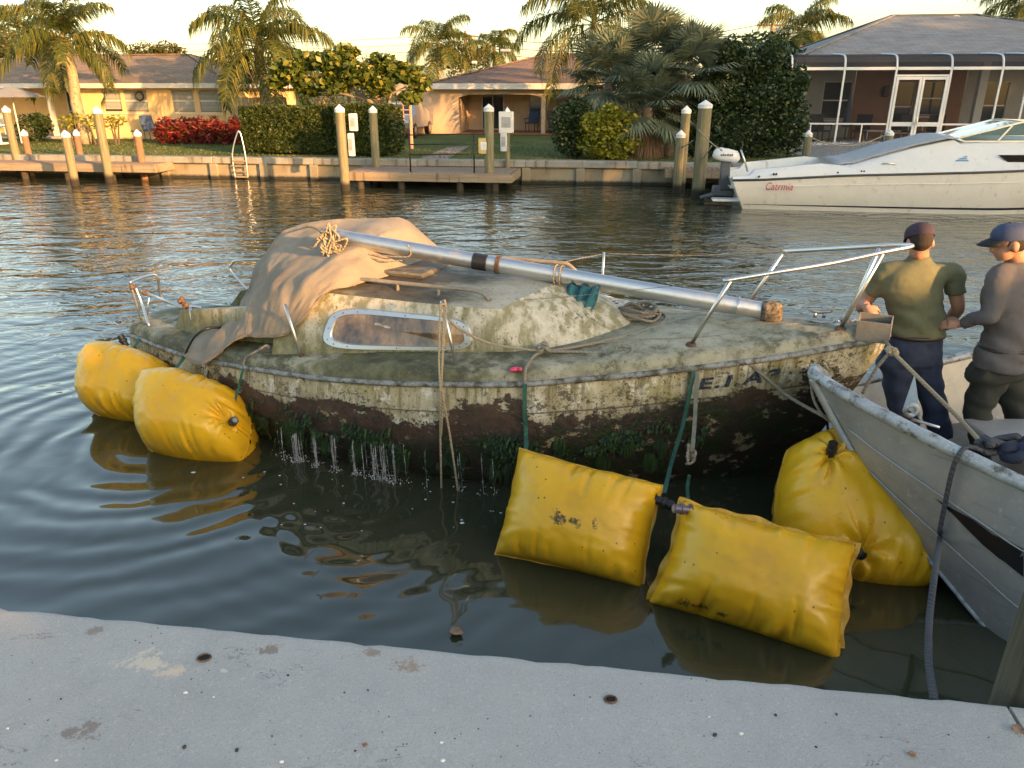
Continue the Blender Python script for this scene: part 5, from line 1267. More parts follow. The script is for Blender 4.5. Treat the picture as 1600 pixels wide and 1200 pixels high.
# ------------------------------------------------------------------ timber docks
def mat_planks(name, axis=0, c1=(.19,.135,.10), c2=(.31,.235,.18)):
    k = NT(name); s = k.xyz('Object'); f = k.math('FRACT', k.math('MULTIPLY', s[axis], 1/.14)); ln = k.math('LESS_THAN', f, .07); n = k.noise(1, 5, .65, k.co('Object', (12, 2, 12) if axis == 0 else (2,12,12)))
    c = k.ramp(n, [(.3, c1), (.7, c2)]); c = k.mix(k.math('MULTIPLY', ln, .8), c, (.04,.025,.018)); return k.set(color=c, rough=.85, normal=k.bump(n, .3, .01))
M_PLK = mat_planks('reddish dock planks'); k = NT('weathered fascia board'); g_ = k.noise(1, 5, .65, k.co('Object', (1.2,6,14))); st_ = k.step(k.noise(1, 3, .6, k.co('Object', (7,7,.8))), .58, .68); M_FAS = k.set(color=k.mix(k.math('MULTIPLY', st_, .7), k.ramp(g_, [(.3, (.20,.155,.105)), (.7, (.34,.275,.195))]), (.09,.06,.04)), rough=.85, normal=k.bump(g_, .4, .01)); M_POST = simple('dark dock pile', (.05,.04,.03), .9, 0, .3, 10)
def dock(label, x0, x1, y0, y1, z, piles, board=.14):
    d = fthing('timber_dock', label, 'dock', x0, y0, 0); w, dp = x1-x0, y1-y0; nb = int(w/board)
    src = MB().cbox(0, board-.012, 0, dp, z-.04, z, .004).build('plank', M_PLK, d); src.location.x = 0
    for i in range(1, nb): o = src.copy(); C.objects.link(o); o.location = (i*board, random.uniform(-.01,.01), random.uniform(-.004,.004))
    for (a0,a1,b0_,b1_) in ((-.02,w+.02,-.045,-.002),(-.045,-.003,-.045,dp),(w+.003,w+.045,-.045,dp)): MB().cbox(a0,a1,b0_,b1_,z-.24,z-.005,.006).build('fascia', M_FAS, d)
    for px, py_ in piles: MB().cyl((px, py_, -.8), (px, py_, z-.05), .10, .10, 12).build('pile', M_POST, d)
    return d
q0 = pg(548,268,.45); q1 = pg(795,275,.45)
dk2 = dock('small timber dock with pipe railing between two tall pilings', q0.x, q1.x, -1.9, -.05, .47, ((.3,.15),(1.5,.15),(3.2,.15),(4.2,.15)))
q2 = pg(228,262,.45)
dk1 = dock('wide reddish timber dock set with several white-capped posts', -19.5, q2.x, -.95, 1.0, .50, ((2,.2),(4,.2),(5.5,.2),(7,.2)))
q3 = pg(1040,265,.45)
dk3 = dock('reddish timber landing half hidden by the outboard motor', q3.x, q3.x+3.4, -.75, .3, .55, ((.3,.15),(1.6,.15),(3,.15)))
# pipe railing on the small dock
M_PIPE = simple('dark bronze pipe', (.05,.042,.035), .5, .6, .2)
rl = fthing('pipe_railing', 'dark pipe railing with two posts across the small timber dock', 'railing', 0, 0, 0)
ra = pf(638,205,-1.75); rb = pf(757,208,-1.75)
for v in (207,222,238): a, c = pf(638,v+4,-1.75), pf(757,v+2,-1.75); MB().tube([a, c], .017, 8).build('rail', M_PIPE, rl, smooth=True)
for u in (639,740): a = pf(u,209,-1.75); MB().tube([(a.x,a.y,.47),(a.x,a.y,a.z+.02)], .022, 8).build('post', M_PIPE, rl, smooth=True)
# meter boxes, notice box and pedestal on the pilings
M_BOXW = simple('white meter box', (.70,.70,.67), .5, 0, .1, 6); M_BOXY = simple('yellow notice box', (.62,.45,.17), .6, 0, .15, 6); M_GREY = simple('grey panel face', (.35,.36,.37), .5)
def wbox(name, label, u, v, fy, w, h, mat, d=.12, cat='box', face=None):
    p = pf(u, v, fy); t = fthing(name, label, cat, p.x, p.y, p.z-h/2); MB().cbox(-w/2, w/2, -d/2, d/2, 0, h, .012).build('case', mat, t, smooth=True, angle=40)
    MB().cbox(-w*.32, w*.32, -d/2-.008, -d/2-.001, h*.25, h*.75, .003).build('face', face or M_GREY, t); return t
wbox('meter_box', 'upper white electric meter box on the tall corner piling', 552,191,-1.72,.22,.46,M_BOXW); wbox('meter_box', 'lower narrow white shore power box on the tall corner piling', 549,226,-1.72,.16,.62,M_BOXW); wbox('notice_box', 'yellow framed notice box on the tall dock piling', 758,228,-1.72,.36,.42,M_BOXY,face=simple('white notice', (.75,.75,.73), .6))
wbox('power_box', 'large white power box on the slim pale piling', 791,191,-.40,.42,.58,M_BOXW); wbox('pedestal_cover', 'small pale blue white cover hung below the power box', 787,221,-.40,.18,.55,simple('pale blue plastic', (.55,.60,.66), .5))
# seawall ladder
ld = fthing('ladder', 'grey ladder with tall hoop handle on the seawall', 'ladder', 0, 0, 0)
l0, l1, lt = pf(363,240,-.05), pf(383,240,-.05), pf(373,207,-.05)
MB().tube(catmull([(l0.x,-.05,.0),(l0.x,-.05,.75),(lt.x-.05,-.05,lt.z-.03),(lt.x+.05,-.05,lt.z-.03),(l1.x,-.05,.75),(l1.x,-.05,0)], 5), .022, 8).build('rail', M_STEEL, ld, smooth=True)
for z in (.08,.24,.40,.56): MB().bar((l0.x,-.07,z), (l1.x,-.07,z), .05, .035).build('rung', M_FAS, ld)
# garden path and gravel
k = NT('brick path'); n = k.noise(6, 4); M_PATH = k.set(color=k.ramp(n, [(.3, (.24,.17,.13)), (.7, (.38,.29,.23))]), rough=.9)
pa = [pg(645,252), pg(693,252), pg(735,228), pg(700,230)]
b = MB(); b.add([MF @ Vector((p.x, p.y, LAWN+.008)) for p in pa], [(0,1,2,3)]); tag(b.build('path', M_PATH), 'pinkish brick garden path from the small dock', 'path', kind='structure')
k = NT('pale shell gravel'); n = k.noise(60, 3, .7); M_GRAV = k.set(color=k.ramp(n, [(.3, (.16,.155,.15)), (.7, (.48,.465,.44))]), rough=.95, normal=k.bump(n, 1, .03))
b = MB(); rows = []
for y, z in ((.42,LAWN+.03),(1.5,LAWN+.10),(4,LAWN+.24),(7.2,LAWN+.30),(14,LAWN+.30)): rows.append([MF @ Vector((x, y, z if x > 8.9 else LAWN-.02)) for x in (8.2,8.9,12,16,24,40)])
b.grid(rows); tag(b.build('gravel_bed', M_GRAV), 'pale shell gravel bed before the screened porch', 'gravel', kind='structure')
random.seed(9); b = MB()
for i in range(2600):
    x = random.uniform(8.9, 17); y = random.uniform(.5, 6.8); z = lerp1(y, [.42,1.5,4,7.2], [LAWN+.03,LAWN+.10,LAWN+.24,LAWN+.30]); p = MF @ Vector((x, y, z)); r_ = random.uniform(.02,.05); a = random.random()*PI
    dv = [Vector((math.cos(a+q*2*PI/3)*r_, math.sin(a+q*2*PI/3)*r_, 0)) for q in range(3)]; b.add([p+d for d in dv]+[p+Vector((0,0,r_*.8))], [(0,1,3),(1,2,3),(2,0,3)])
tag(b.build('gravel', M_GRAV), 'loose pale shell pieces on the gravel bed', 'gravel', kind='stuff')

# lines between pilings and the outboard
for (a, c, sg, l_) in ((py(1090,200,20.6), py(1128,235,19.4), .05, 'pale mooring line from the thickest piling down to the outboard motor'), (py(1112,228,19.9), py(1096,250,20.55), .02, 'short pale line crossing below the piling by the outboard'), (py(1063,230,21.6), py(1082,220,20.7), .03, 'pale line tied between the two tall pilings'), (MF @ pf(1262,212,.6), MF @ pf(1380,212,2.0), .28, 'sagging rope strung between the gravel bed pilings')):
    rope('mooring_line', l_, [a, c], .016, M_ROPE2, sag=sg)
# ------------------------------------------------------------------ houses
def mat_stucco(name, c): return simple(name, c, .9, 0, .10, 2, .35, 30, grime=((c[0]*.7, c[1]*.65, c[2]*.6), .25))
def mat_shingle(name, c1, c2):
    k = NT(name); s = k.xyz('Object'); br = k.n('TexBrick'); br.inputs['Scale'].default_value = 1; br.inputs['Brick Width'].default_value = .5; br.inputs['Row Height'].default_value = .16; br.inputs['Mortar Size'].default_value = .008
    br.inputs['Color1'].default_value = c1+(1,); br.inputs['Color2'].default_value = c2+(1,); br.inputs['Mortar'].default_value = tuple(v*.5 for v in c1)+(1,)
    k.t.links.new(k.co('Object', (1, 1, 1)), br.inputs[0]); n = k.noise(1.1, 5, .65); c = k.mix(k.math('MULTIPLY', k.step(n, .48, .7), .55), br.outputs[0], tuple(v*.55 for v in c1))
    n2 = k.noise(25, 4, .7); c = k.mix(k.math('MULTIPLY', n2, .4), c, tuple(v*.7 for v in c2)); return k.set(color=c, rough=.95, normal=k.bump(n2, .5, .02))
M_TRIMW = simple('white trim paint', (.68,.66,.60), .6, 0, .08, 4); M_SOFF = simple('pale soffit', (.55,.50,.42), .8, 0, .1, 4)
k = NT('window glass reflecting'); k.set(color=(.035,.045,.05), rough=.04, spec=.8); M_WGL = k.m
M_BLIND = simple('pale window blind', (.36,.36,.34), .7, 0, .08, 12)
M_DARKIN = simple('dim interior', (.035,.032,.03), .8, 0, .3, 2)
def hip_roof(house, x0, x1, y0, y1, z, rise, mat, over=.5, ridge=None, fas=.17):
    X0, X1, Y0, Y1 = x0-over, x1+over, y0-over, y1+over; hw = (Y1-Y0)/2; rx0, rx1 = ridge or (X0+hw, X1-hw); ym = (Y0+Y1)/2
    P = [(X0,Y0,z),(X1,Y0,z),(X1,Y1,z),(X0,Y1,z),(rx0,ym,z+rise),(rx1,ym,z+rise)]
    r = MB().add(P, [(0,1,5,4),(1,2,5),(2,3,4,5),(3,0,4)]).build('roof', mat, house)
    b = MB()
    b.box(X0-.01,X1+.01,Y0-.03,Y0-.002,z-fas,z+.02); b.box(X0-.01,X1+.01,Y1+.002,Y1+.03,z-fas,z+.02); b.box(X0-.03,X0-.002,Y0,Y1,z-fas,z+.02); b.box(X1+.002,X1+.03,Y0,Y1,z-fas,z+.02)
    tag(b.build('fascia', M_TRIMW, r), kind='stuff'); MB().add([(X0,Y0,z-.02),(X1,Y0,z-.02),(X1,Y1,z-.02),(X0,Y1,z-.02)], [(0,3,2,1)]).build('soffit', M_SOFF, r)
    for a, c in ((P[0],P[4]),(P[1],P[5]),(P[4],P[5]),(P[2],P[5]),(P[3],P[4])): MB().bar(Vector(a)+Vector((0,0,.03)), Vector(c)+Vector((0,0,.03)), .22, .035).build('ridge_cap', mat, r)
    return r
def vent(roof, x, y, z, w=.35, mat=None): MB().cbox(x-w/2, x+w/2, y-.15, y+.15, z, z+.14, .03).build('vent', mat or M_TRIMW, roof)
def window(house, x0, x1, z0, z1, y, blind=True, mull=False, sash=True, depth=.10):
    """frame proud of the wall, a real reveal, two sashes and a blind behind"""
    w = MB(); t = .07
    for a in ((x0-t,x1+t,z1,z1+t),(x0-t,x1+t,z0-t,z0),(x0-t,x0,z0,z1),(x1,x1+t,z0,z1)): w.cbox(a[0],a[1],y-.05,y+.02,a[2],a[3],.008)
    o = w.build('window', M_TRIMW, house)
    MB().box(x0,x1,y+.0,y+.012,z0,z1).build('pane', M_WGL, o)
    if sash: MB().cbox(x0,x1,y-.03,y-.002,(z0+z1)/2-.025,(z0+z1)/2+.025,.004).build('sash_rail', M_TRIMW, o)
    MB().cbox(x0-t-.04,x1+t+.04,y-.10,y-.052,z0-t-.05,z0-t,.008).build('sill', M_TRIMW, o)
    if blind:
        nz = int((z1-z0)*blind/.055); b_ = MB()
        for i in range(nz): zz = z1-.01-i*.055; b_.add([(x0+.01,y-.001,zz),(x1-.01,y-.001,zz),(x1-.01,y-.014,zz-.045),(x0+.01,y-.014,zz-.045)], [(0,1,2,3)])
        tag(b_.build('blind', M_BLIND, o), kind='stuff')
    return o
def wall_panel(house, x0, x1, z0, z1, y, th, mat, holes=(), name='wall'):
    """wall with real openings; holes are x0, x1, z0, z1"""
    b = MB(); xs = sorted({x0, x1, *[h[0] for h in holes], *[h[1] for h in holes]}); zs = sorted({z0, z1, *[h[2] for h in holes], *[h[3] for h in holes]})
    for i in range(len(xs)-1):
        for j in range(len(zs)-1):
            cx, cz = (xs[i]+xs[i+1])/2, (zs[j]+zs[j+1])/2
            if any(h[0] < cx < h[1] and h[2] < cz < h[3] for h in holes): continue
            b.add([(xs[i],y,zs[j]),(xs[i+1],y,zs[j]),(xs[i+1],y,zs[j+1]),(xs[i],y,zs[j+1])], [(0,1,2,3)])
    for h in holes: b.add([(h[0],y,h[2]),(h[1],y,h[2]),(h[1],y,h[3]),(h[0],y,h[3]),(h[0],y+th,h[2]),(h[1],y+th,h[2]),(h[1],y+th,h[3]),(h[0],y+th,h[3])], [(0,4,5,1),(1,5,6,2),(2,6,7,3),(3,7,4,0)])
    return b.build(name, mat, house)
# ---- peach house
FY1 = 9.3
q = lambda u, v: pf(u, v, FY1)
hx0, hx1 = q(-140,200).x, q(364,200).x; floor1 = LAWN+.10; eave1 = q(250,131).z
h1 = fthing('house', 'peach stucco bungalow with brown hip roof behind the red bushes', 'house', 0, 0, 0)
M_PEACH = mat_stucco('peach stucco', (.78,.53,.26))
px1 = q(118,200).x                                           # porch ends here
wins = [(q(133,0).x, q(162,0).x), (q(168,0).x, q(205,0).x), (q(246,0).x, q(281,0).x), (q(290,0).x, q(325,0).x)]
wz0, wz1 = q(200,174).z, q(200,141).z
holes = [(a, c, wz0, wz1) for a, c in wins]
wall_panel(h1, px1, hx1, floor1-.3, eave1, FY1, .16, M_PEACH, holes)
for i, (a, c) in enumerate(wins): window(h1, a, c, wz0, wz1, FY1+.06, 1.0 if i else .9)
wall_panel(h1, hx0, px1, floor1-.3, eave1, FY1+2.4, .16, M_PEACH, [(px1-1.9, px1-.15, floor1, floor1+2.1)])
MB().add([(hx1,FY1,floor1-.3),(hx1,FY1+7,floor1-.3),(hx1,FY1+7,eave1),(hx1,FY1,eave1)], [(0,1,2,3)]).build('wall', M_PEACH, h1)
MB().add([(px1,FY1,floor1-.3),(px1,FY1+2.4,floor1-.3),(px1,FY1+2.4,eave1),(px1,FY1,eave1)], [(0,1,2,3)]).build('wall', M_PEACH, h1)
MB().add([(hx0,FY1+2.4,floor1-.3),(hx0,FY1+7,floor1-.3),(hx0,FY1+7,eave1),(hx0,FY1+2.4,eave1)], [(0,1,2,3)]).build('wall', M_PEACH, h1)
MB().add([(hx0,FY1+7,floor1-.3),(hx1,FY1+7,floor1-.3),(hx1,FY1+7,eave1),(hx0,FY1+7,eave1)], [(0,1,2,3)]).build('wall', M_PEACH, h1)
M_SH1 = mat_shingle('brown shingle', (.22,.155,.105), (.31,.225,.155))
r1 = hip_roof(h1, hx0, hx1, FY1, FY1+7, eave1, q(245,85).z+.12-eave1, M_SH1, .55)
vent(r1, q(240,100).x, FY1+3, eave1+.55, .5); vent(r1, q(358,100).x, FY1+4, eave1+.7, .25)
sd = MB()
for a in (px1-1.9, px1-1.05, px1-.20): sd.cbox(a-.03, a+.03, FY1+2.36, FY1+2.42, floor1, floor1+2.1, .006)
sd.cbox(px1-1.93, px1-.17, FY1+2.36, FY1+2.42, floor1+2.04, floor1+2.12, .006); sd.cbox(px1-1.93, px1-.17, FY1+2.37, FY1+2.41, floor1+.95, floor1+1.0, .006)
sdo = sd.build('sliding_door', M_TRIMW, h1); MB().box(px1-1.87, px1-.23, FY1+2.44, FY1+2.45, floor1, floor1+2.05).build('pane', M_WGL, sdo)
for u in (72, -60): x = q(u,150).x; MB().cbox(x-.09, x+.09, FY1+.1, FY1+.28, floor1-.1, eave1-.02, .01).build('column', M_TRIMW, h1)
MB().cbox(hx0, px1+.3, FY1-.4, FY1+2.35, floor1-.3, floor1-.01, .02).build('porch_floor', simple('pale porch slab', (.42,.38,.33), .9), h1)
wr = q(219,150); MB().tube([wr+Vector((.17*math.cos(a*PI/10), -.03, .17*math.sin(a*PI/10))) for a in range(20)], .035, 8, closed=True).build('wall_wreath', simple('dark wreath', (.06,.04,.03), .9), h1, smooth=True)
# ---- tan house with arched porch
FY2 = 15.5; q = lambda u, v: pf(u, v, FY2)
hx0, hx1 = q(622,200).x, q(1010,200).x; floor2 = q(700,207).z; eave2 = q(800,131).z
h2 = fthing('house', 'tan stucco bungalow with arched porch behind the small dock', 'house', 0, 0, 0)
M_TAN = mat_stucco('tan stucco', (.56,.43,.30)); pa0, pa1 = q(717,200).x, q(905,200).x; PD = 2.6
wall_panel(h2, hx0, pa0, floor2-.4, eave2, FY2, .16, M_TAN)
wall_panel(h2, pa1, hx1, floor2-.4, eave2, FY2, .16, M_TAN)
b = MB()                                                     # arched valance over the porch, in three bays
bays = [pa0, q(851,0).x, pa1]; zv = q(800,148).z
for i in range(2):
    a, c = bays[i], bays[i+1]; n_ = 24; top = [Vector((a+(c-a)*t/n_, FY2, eave2)) for t in range(n_+1)]
    bot = [Vector((a+(c-a)*t/n_, FY2, zv-.14+.16*min(1, math.sin(PI*t/n_)*2.2)**.8)) for t in range(n_+1)]; b.grid([top, bot]); b.grid([bot, [p+Vector((0,.16,0)) for p in bot]])
b.build('arch_valance', M_TAN, h2)
x = bays[1]; MB().cbox(x-.10, x+.10, FY2-.02, FY2+.18, floor2-.05, zv-.10, .01).build('column', M_TAN, h2)
dz = (q(730,0).x+.15, q(766,0).x+.25); wn = (q(812,0).x+.2, q(841,0).x+.2)
wall_panel(h2, pa0, pa1, floor2-.1, eave2, FY2+PD, .14, M_TAN, [(dz[0], dz[1], floor2+.02, floor2+2.05), (wn[0], wn[1], floor2+.95, floor2+1.95)])
MB().add([(pa0,FY2,floor2-.4),(pa0,FY2+PD,floor2-.4),(pa0,FY2+PD,eave2),(pa0,FY2,eave2)], [(0,1,2,3)]).build('wall', M_TAN, h2)
MB().add([(pa1,FY2,floor2-.4),(pa1,FY2+PD,floor2-.4),(pa1,FY2+PD,eave2),(pa1,FY2,eave2)], [(0,1,2,3)]).build('wall', M_TAN, h2)
MB().add([(hx0,FY2,floor2-.4),(hx0,FY2+9,floor2-.4),(hx0,FY2+9,eave2),(hx0,FY2,eave2)], [(0,1,2,3)]).build('wall', M_TAN, h2)
MB().cbox(pa0+.02, pa1-.02, FY2-.3, FY2+PD-.02, floor2-.12, floor2, .02).build('porch_floor', simple('terracotta porch slab', (.30,.12,.08), .8, 0, .2, 5), h2)
window(h2, wn[0], wn[1], floor2+.98, floor2+1.92, FY2+PD+.05, False, depth=.1)
sd = MB()
for a in (dz[0]+.03, (dz[0]+dz[1])/2, dz[1]-.03): sd.cbox(a-.03, a+.03, FY2+PD-.03, FY2+PD+.03, floor2+.02, floor2+2.05, .006)
sd.cbox(dz[0], dz[1], FY2+PD-.03, FY2+PD+.03, floor2+1.99, floor2+2.05, .006); sd.cbox(dz[0], dz[1], FY2+PD-.03, FY2+PD+.03, floor2+.01, floor2+.07, .006)
sdo = sd.build('sliding_door', M_TRIMW, h2); MB().box(dz[0], dz[1], FY2+PD+.05, FY2+PD+.06, floor2, floor2+2.04).build('pane', M_WGL, sdo)
M_SH2 = mat_shingle('reddish brown shingle', (.16,.105,.08), (.25,.165,.125))
r2 = hip_roof(h2, q(684,0).x, hx1+1, FY2, FY2+9.5, eave2, q(850,87).z+.25-eave2, M_SH2, .55, fas=.24)
vent(r2, q(728,105).x, FY2+2.2, eave2+.95, .25); vent(r2, q(772,95).x, FY2+3.6, eave2+1.55, .5, M_GREY); vent(r2, q(838,92).x, FY2+3.9, eave2+1.62, .55, M_GREY)
# ---- grey roofed house with screened porch
FY3 = 6.9; q = lambda u, v: pf(u, v, FY3)
floor3 = q(1400,225).z; beam3 = q(1400,107).z; hx0 = q(1229,200).x
h3 = fthing('house', 'low house with grey shingle hip roof behind the screened porch', 'house', 0, 0, 0)
WY = FY3+3.0; wx0 = pf(1232,150,WY).x; wx1 = wx0+16; eave3 = q(1400,86).z
M_BROWN = mat_stucco('reddish brown stucco', (.27,.155,.11)); M_GREYW = mat_stucco('grey stucco', (.36,.37,.37))
q3 = lambda u: pf(u, 150, WY).x
op = [(q3(1286), q3(1330), floor3+.75, floor3+2.1), (q3(1392), q3(1428), floor3+.3, floor3+2.1), (q3(1440), q3(1474), floor3+.9, floor3+2.1), (q3(1535), q3(1575), floor3+.4, floor3+2.1)]
wall_panel(h3, q3(1330)+.08, q3(1505), floor3-.3, eave3, WY, .15, M_BROWN, op[1:3]); wall_panel(h3, wx0, q3(1330)+.075, floor3-.3, eave3, WY+.01, .15, M_GREYW, op[:1]); wall_panel(h3, q3(1505)+.005, wx1, floor3-.3, eave3, WY, .15, M_GREYW, op[3:])
for a in op: window(h3, a[0]+.02, a[1]-.02, a[2]+.02, a[3]-.02, WY+.06, False)
MB().add([(wx0,WY,floor3-.3),(wx0,WY+10,floor3-.3),(wx0,WY+10,eave3),(wx0,WY,eave3)], [(0,1,2,3)]).build('wall', M_GREYW, h3)
for u in (1512,): x = q3(u); MB().cbox(x-.14, x+.14, WY-1.2, WY-.92, floor3-.1, eave3-.05, .01).build('column', M_TRIMW, h3)
MB().cbox(q3(1382)-.12, q3(1382)+.12, WY-.16, WY-.005, floor3+1.55, floor3+1.95, .04).build('wall_lantern', simple('bronze lantern', (.05,.04,.03), .5), h3)
M_SH3 = mat_shingle('grey shingle', (.20,.20,.205), (.29,.29,.295))
rz = pf(1440,33,FY3+9).z
r3 = hip_roof(h3, wx0+.2, wx1, WY-.8, WY+10, eave3, rz-eave3+.12, M_SH3, .35, ridge=(pf(1392,33,WY+4.8).x, pf(1496,33,WY+4.8).x+.6))
vent(r3, pf(1485,38,WY+3.6).x, WY+3.2, rz-.62, .6, M_GREY); p = pf(1492,30,WY+4.6); MB().tube([p-Vector((0,0,.4)), p, p+Vector((0,0,.10)), p+Vector((0,0,.16))], [.12,.12,.24,.06], 14).build('roof_ventilator', M_TRIMW, r3, smooth=True, angle=40)
# screened porch: aluminium members and mesh panels, one by one
def mat_screen():
    k = NT('insect screen'); tr = k.n('BsdfTransparent'); df = k.n('BsdfDiffuse'); df.inputs[0].default_value = (.03,.03,.032,1); mx = k.n('MixShader'); mx.inputs[0].default_value = .42
    k.t.links.new(tr.outputs[0], mx.inputs[1]); k.t.links.new(df.outputs[0], mx.inputs[2]); k.t.links.new(mx.outputs[0], k.out.inputs[0]); return k.m
def mat_screen_roof():
    k = NT('dense roof screen'); tr = k.n('BsdfTransparent'); df = k.n('BsdfDiffuse'); df.inputs[0].default_value = (.045,.047,.055,1); mx = k.n('MixShader'); mx.inputs[0].default_value = .82
    k.t.links.new(tr.outputs[0], mx.inputs[1]); k.t.links.new(df.outputs[0], mx.inputs[2]); k.t.links.new(mx.outputs[0], k.out.inputs[0]); return k.m
M_SCR, M_SCRR = mat_screen(), mat_screen_roof(); M_ALW = simple('white aluminium extrusion', (.66,.67,.67), .45, .1, .06, 5)
pc = fthing('screened_porch', 'white framed screened porch with double doors and curved screen roof', 'screen porch', 0, 0, 0)
px_ = [q(u, 150).x for u in (1232, 1314, 1394, 1479, 1558, 1600)]; px_.append(px_[-1]+2.2); px_.append(px_[-1]+2.2); rail3 = q(1400,194).z; topz = q(1400,86).z+.08
t_ = .035
for i, x in enumerate(px_):
    MB().cbox(x-t_, x+t_, FY3-t_, FY3+t_, floor3-.3, beam3, .006).build('post', M_ALW, pc)
    MB().tube(catmull([(x,FY3,beam3),(x,FY3+.03,beam3+.14),(x,FY3+.25,topz-.10),(x,FY3+1.0,topz-.02),(x,FY3+2.0,topz+.02)], 5), .038, 8).build('roof_rib', M_ALW, pc, smooth=True)
for i in range(len(px_)-1):
    a, c = px_[i]+t_, px_[i+1]-t_
    MB().cbox(a, c, FY3-.04, FY3+.04, beam3-.05, beam3+.05, .006).build('beam', M_ALW, pc); MB().cbox(a, c, FY3-.03, FY3+.03, floor3-.06, floor3+.03, .006).build('base_rail', M_ALW, pc)
    prof = catmull([Vector((0,FY3,beam3+.05)),Vector((0,FY3+.03,beam3+.14)),Vector((0,FY3+.25,topz-.10)),Vector((0,FY3+1.0,topz-.02)),Vector((0,FY3+2.0,topz+.02))], 4)
    MB().grid([[Vector((xx, p.y, p.z)) for p in prof] for xx in (a, c)]).build('roof_screen', M_SCRR, pc)
    if i == 2: continue
    MB().cbox(a, c, FY3-.025, FY3+.025, rail3-.03, rail3+.03, .005).build('chair_rail', M_ALW, pc)
    m_ = (a+c)/2; MB().cbox(m_-.022, m_+.022, FY3-.022, FY3+.022, floor3+.03, rail3-.03, .004).build('mid_post', M_ALW, pc)
    for z0, z1 in ((floor3+.03, rail3-.03), (rail3+.03, beam3-.05)): MB().add([(a,FY3+.004,z0),(c,FY3+.004,z0),(c,FY3+.004,z1),(a,FY3+.004,z1)], [(0,1,2,3)]).build('screen', M_SCR, pc)
a, c = px_[2]+t_, px_[3]-t_; hz = q(1400,118).z; MB().cbox(a, c, FY3-.03, FY3+.03, hz-.03, hz+.03, .005).build('door_header', M_ALW, pc)
MB().add([(a,FY3+.004,hz+.03),(c,FY3+.004,hz+.03),(c,FY3+.004,beam3-.05),(a,FY3+.004,beam3-.05)], [(0,1,2,3)]).build('screen', M_SCR, pc)
m_ = (a+c)/2
for x0, x1, hs in ((a+.01, m_-.006, 1), (m_+.006, c-.01, -1)):
    o = MB(); f_ = .085
    for r_ in ((x0,x0+f_,floor3+.04,hz-.04),(x1-f_,x1,floor3+.04,hz-.04)): o.cbox(r_[0],r_[1],FY3-.045,FY3+.02,r_[2],r_[3],.006)
    for z0, z1 in ((floor3+.04,floor3+.16),(rail3-.07,rail3+.07),(hz-.14,hz-.04)): o.cbox(x0+f_,x1-f_,FY3-.044,FY3+.019,z0,z1,.006)
    d_ = o.build('door', M_ALW, pc)
    for z0, z1 in ((floor3+.16, rail3-.07), (rail3+.07, hz-.14)): MB().add([(x0+f_,FY3+.004,z0),(x1-f_,FY3+.004,z0),(x1-f_,FY3+.004,z1),(x0+f_,FY3+.004,z1)], [(0,1,2,3)]).build('screen', M_SCR, d_)
    hx = x1-f_/2 if hs == 1 else x0+f_/2; MB().tube([(hx,FY3-.09,rail3-.02),(hx,FY3-.10,rail3+.1),(hx,FY3-.09,rail3+.22)], .014, 6).build('handle', M_STEEL, d_)
sx = px_[0]; MB().add([(sx,FY3,floor3),(sx,WY,floor3),(sx,WY,beam3),(sx,FY3,beam3)], [(0,1,2,3)]).build('screen', M_SCR, pc)
MB().cbox(px_[0]-.1, px_[-1], FY3-.06, WY-.005, floor3-.32, floor3-.065, .02).build('porch_floor', simple('grey porch slab', (.25,.25,.24), .9), pc)
# ------------------------------------------------------------------ furniture
def chair(label, x, y, z, ang, mat, frame, group=None, w=.56, lounge=False):
    t = thing('garden_chair', label, 'chair', MF @ Vector((x, y, z)), FA+ang, group); hw = w/2
    MB().cbox(-hw, hw, -.26, .24, .38, .44, .015).build('seat', mat, t); Mb = Matrix.Translation((0,.25,.44)) @ Matrix.Rotation(R(-16), 4, 'X'); MB().cbox(-hw, hw, -.03, .03, 0, .58, .015, Mb).build('backrest', mat, t)
    for sx in (-1, 1):
        for sy in (-.22, .22): MB().cyl((sx*(hw-.04), sy, 0), (sx*(hw-.04), sy, .385), .02, .02, 8).build('leg', frame, t)
        MB().cbox(sx*hw-.03, sx*hw+.03, -.26, .26, .60, .635, .008).build('armrest', frame, t); MB().cyl((sx*hw, -.22, .44), (sx*hw, -.22, .6), .016, .016, 8).build('arm_post', frame, t)
    return t
M_BLUE = simple('blue sling fabric', (.04,.075,.17), .8, 0, .2, 10); M_FRM = simple('dark chair frame', (.03,.028,.026), .5)
p = pg(240,219); chair('blue high backed garden chair on the lawn by the red bushes', p.x, p.y, LAWN, R(60), M_BLUE, M_BLUE)
p = pf(830,205,FY2+1.3); chair('dark chair with blue cushion under the arched porch window', p.x, FY2+1.5, floor2, R(-15), M_BLUE, M_FRM)
p = pf(866,205,FY2+1.0); chair('dark folding chair beside the porch column', p.x, FY2+1.2, floor2, R(40), simple('grey sling', (.12,.12,.13), .8), M_FRM, w=.46)
for i, (u, a_, l_) in enumerate(((1283,20,'dark padded chair behind the corner screen of the porch'), (1345,-30,'low dark lounge chair inside the porch beside the parasol'), (1425,15,'pale framed chair seen through the porch doors'), (1462,-20,'dark chair inside the porch under the brown wall'))):
    x = pf(u,200,FY3+1.7).x; chair(l_, x, FY3+1.7, floor3-.06, R(a_), simple('charcoal cushion', (.05,.05,.055), .9), M_FRM if i != 2 else M_ALW)
p = pf(1365,200,FY3+1.6); t = fthing('table', 'small pale side table inside the screened porch', 'table', p.x, FY3+1.4, floor3-.06); MB().cbox(-.35,.35,-.25,.25,.42,.46,.01).build('tabletop', M_ALW, t)
for sx in (-.3,.3):
    for sy in (-.2,.2): MB().cyl((sx,sy,0),(sx,sy,.42),.018,.018,8).build('leg', M_ALW, t)
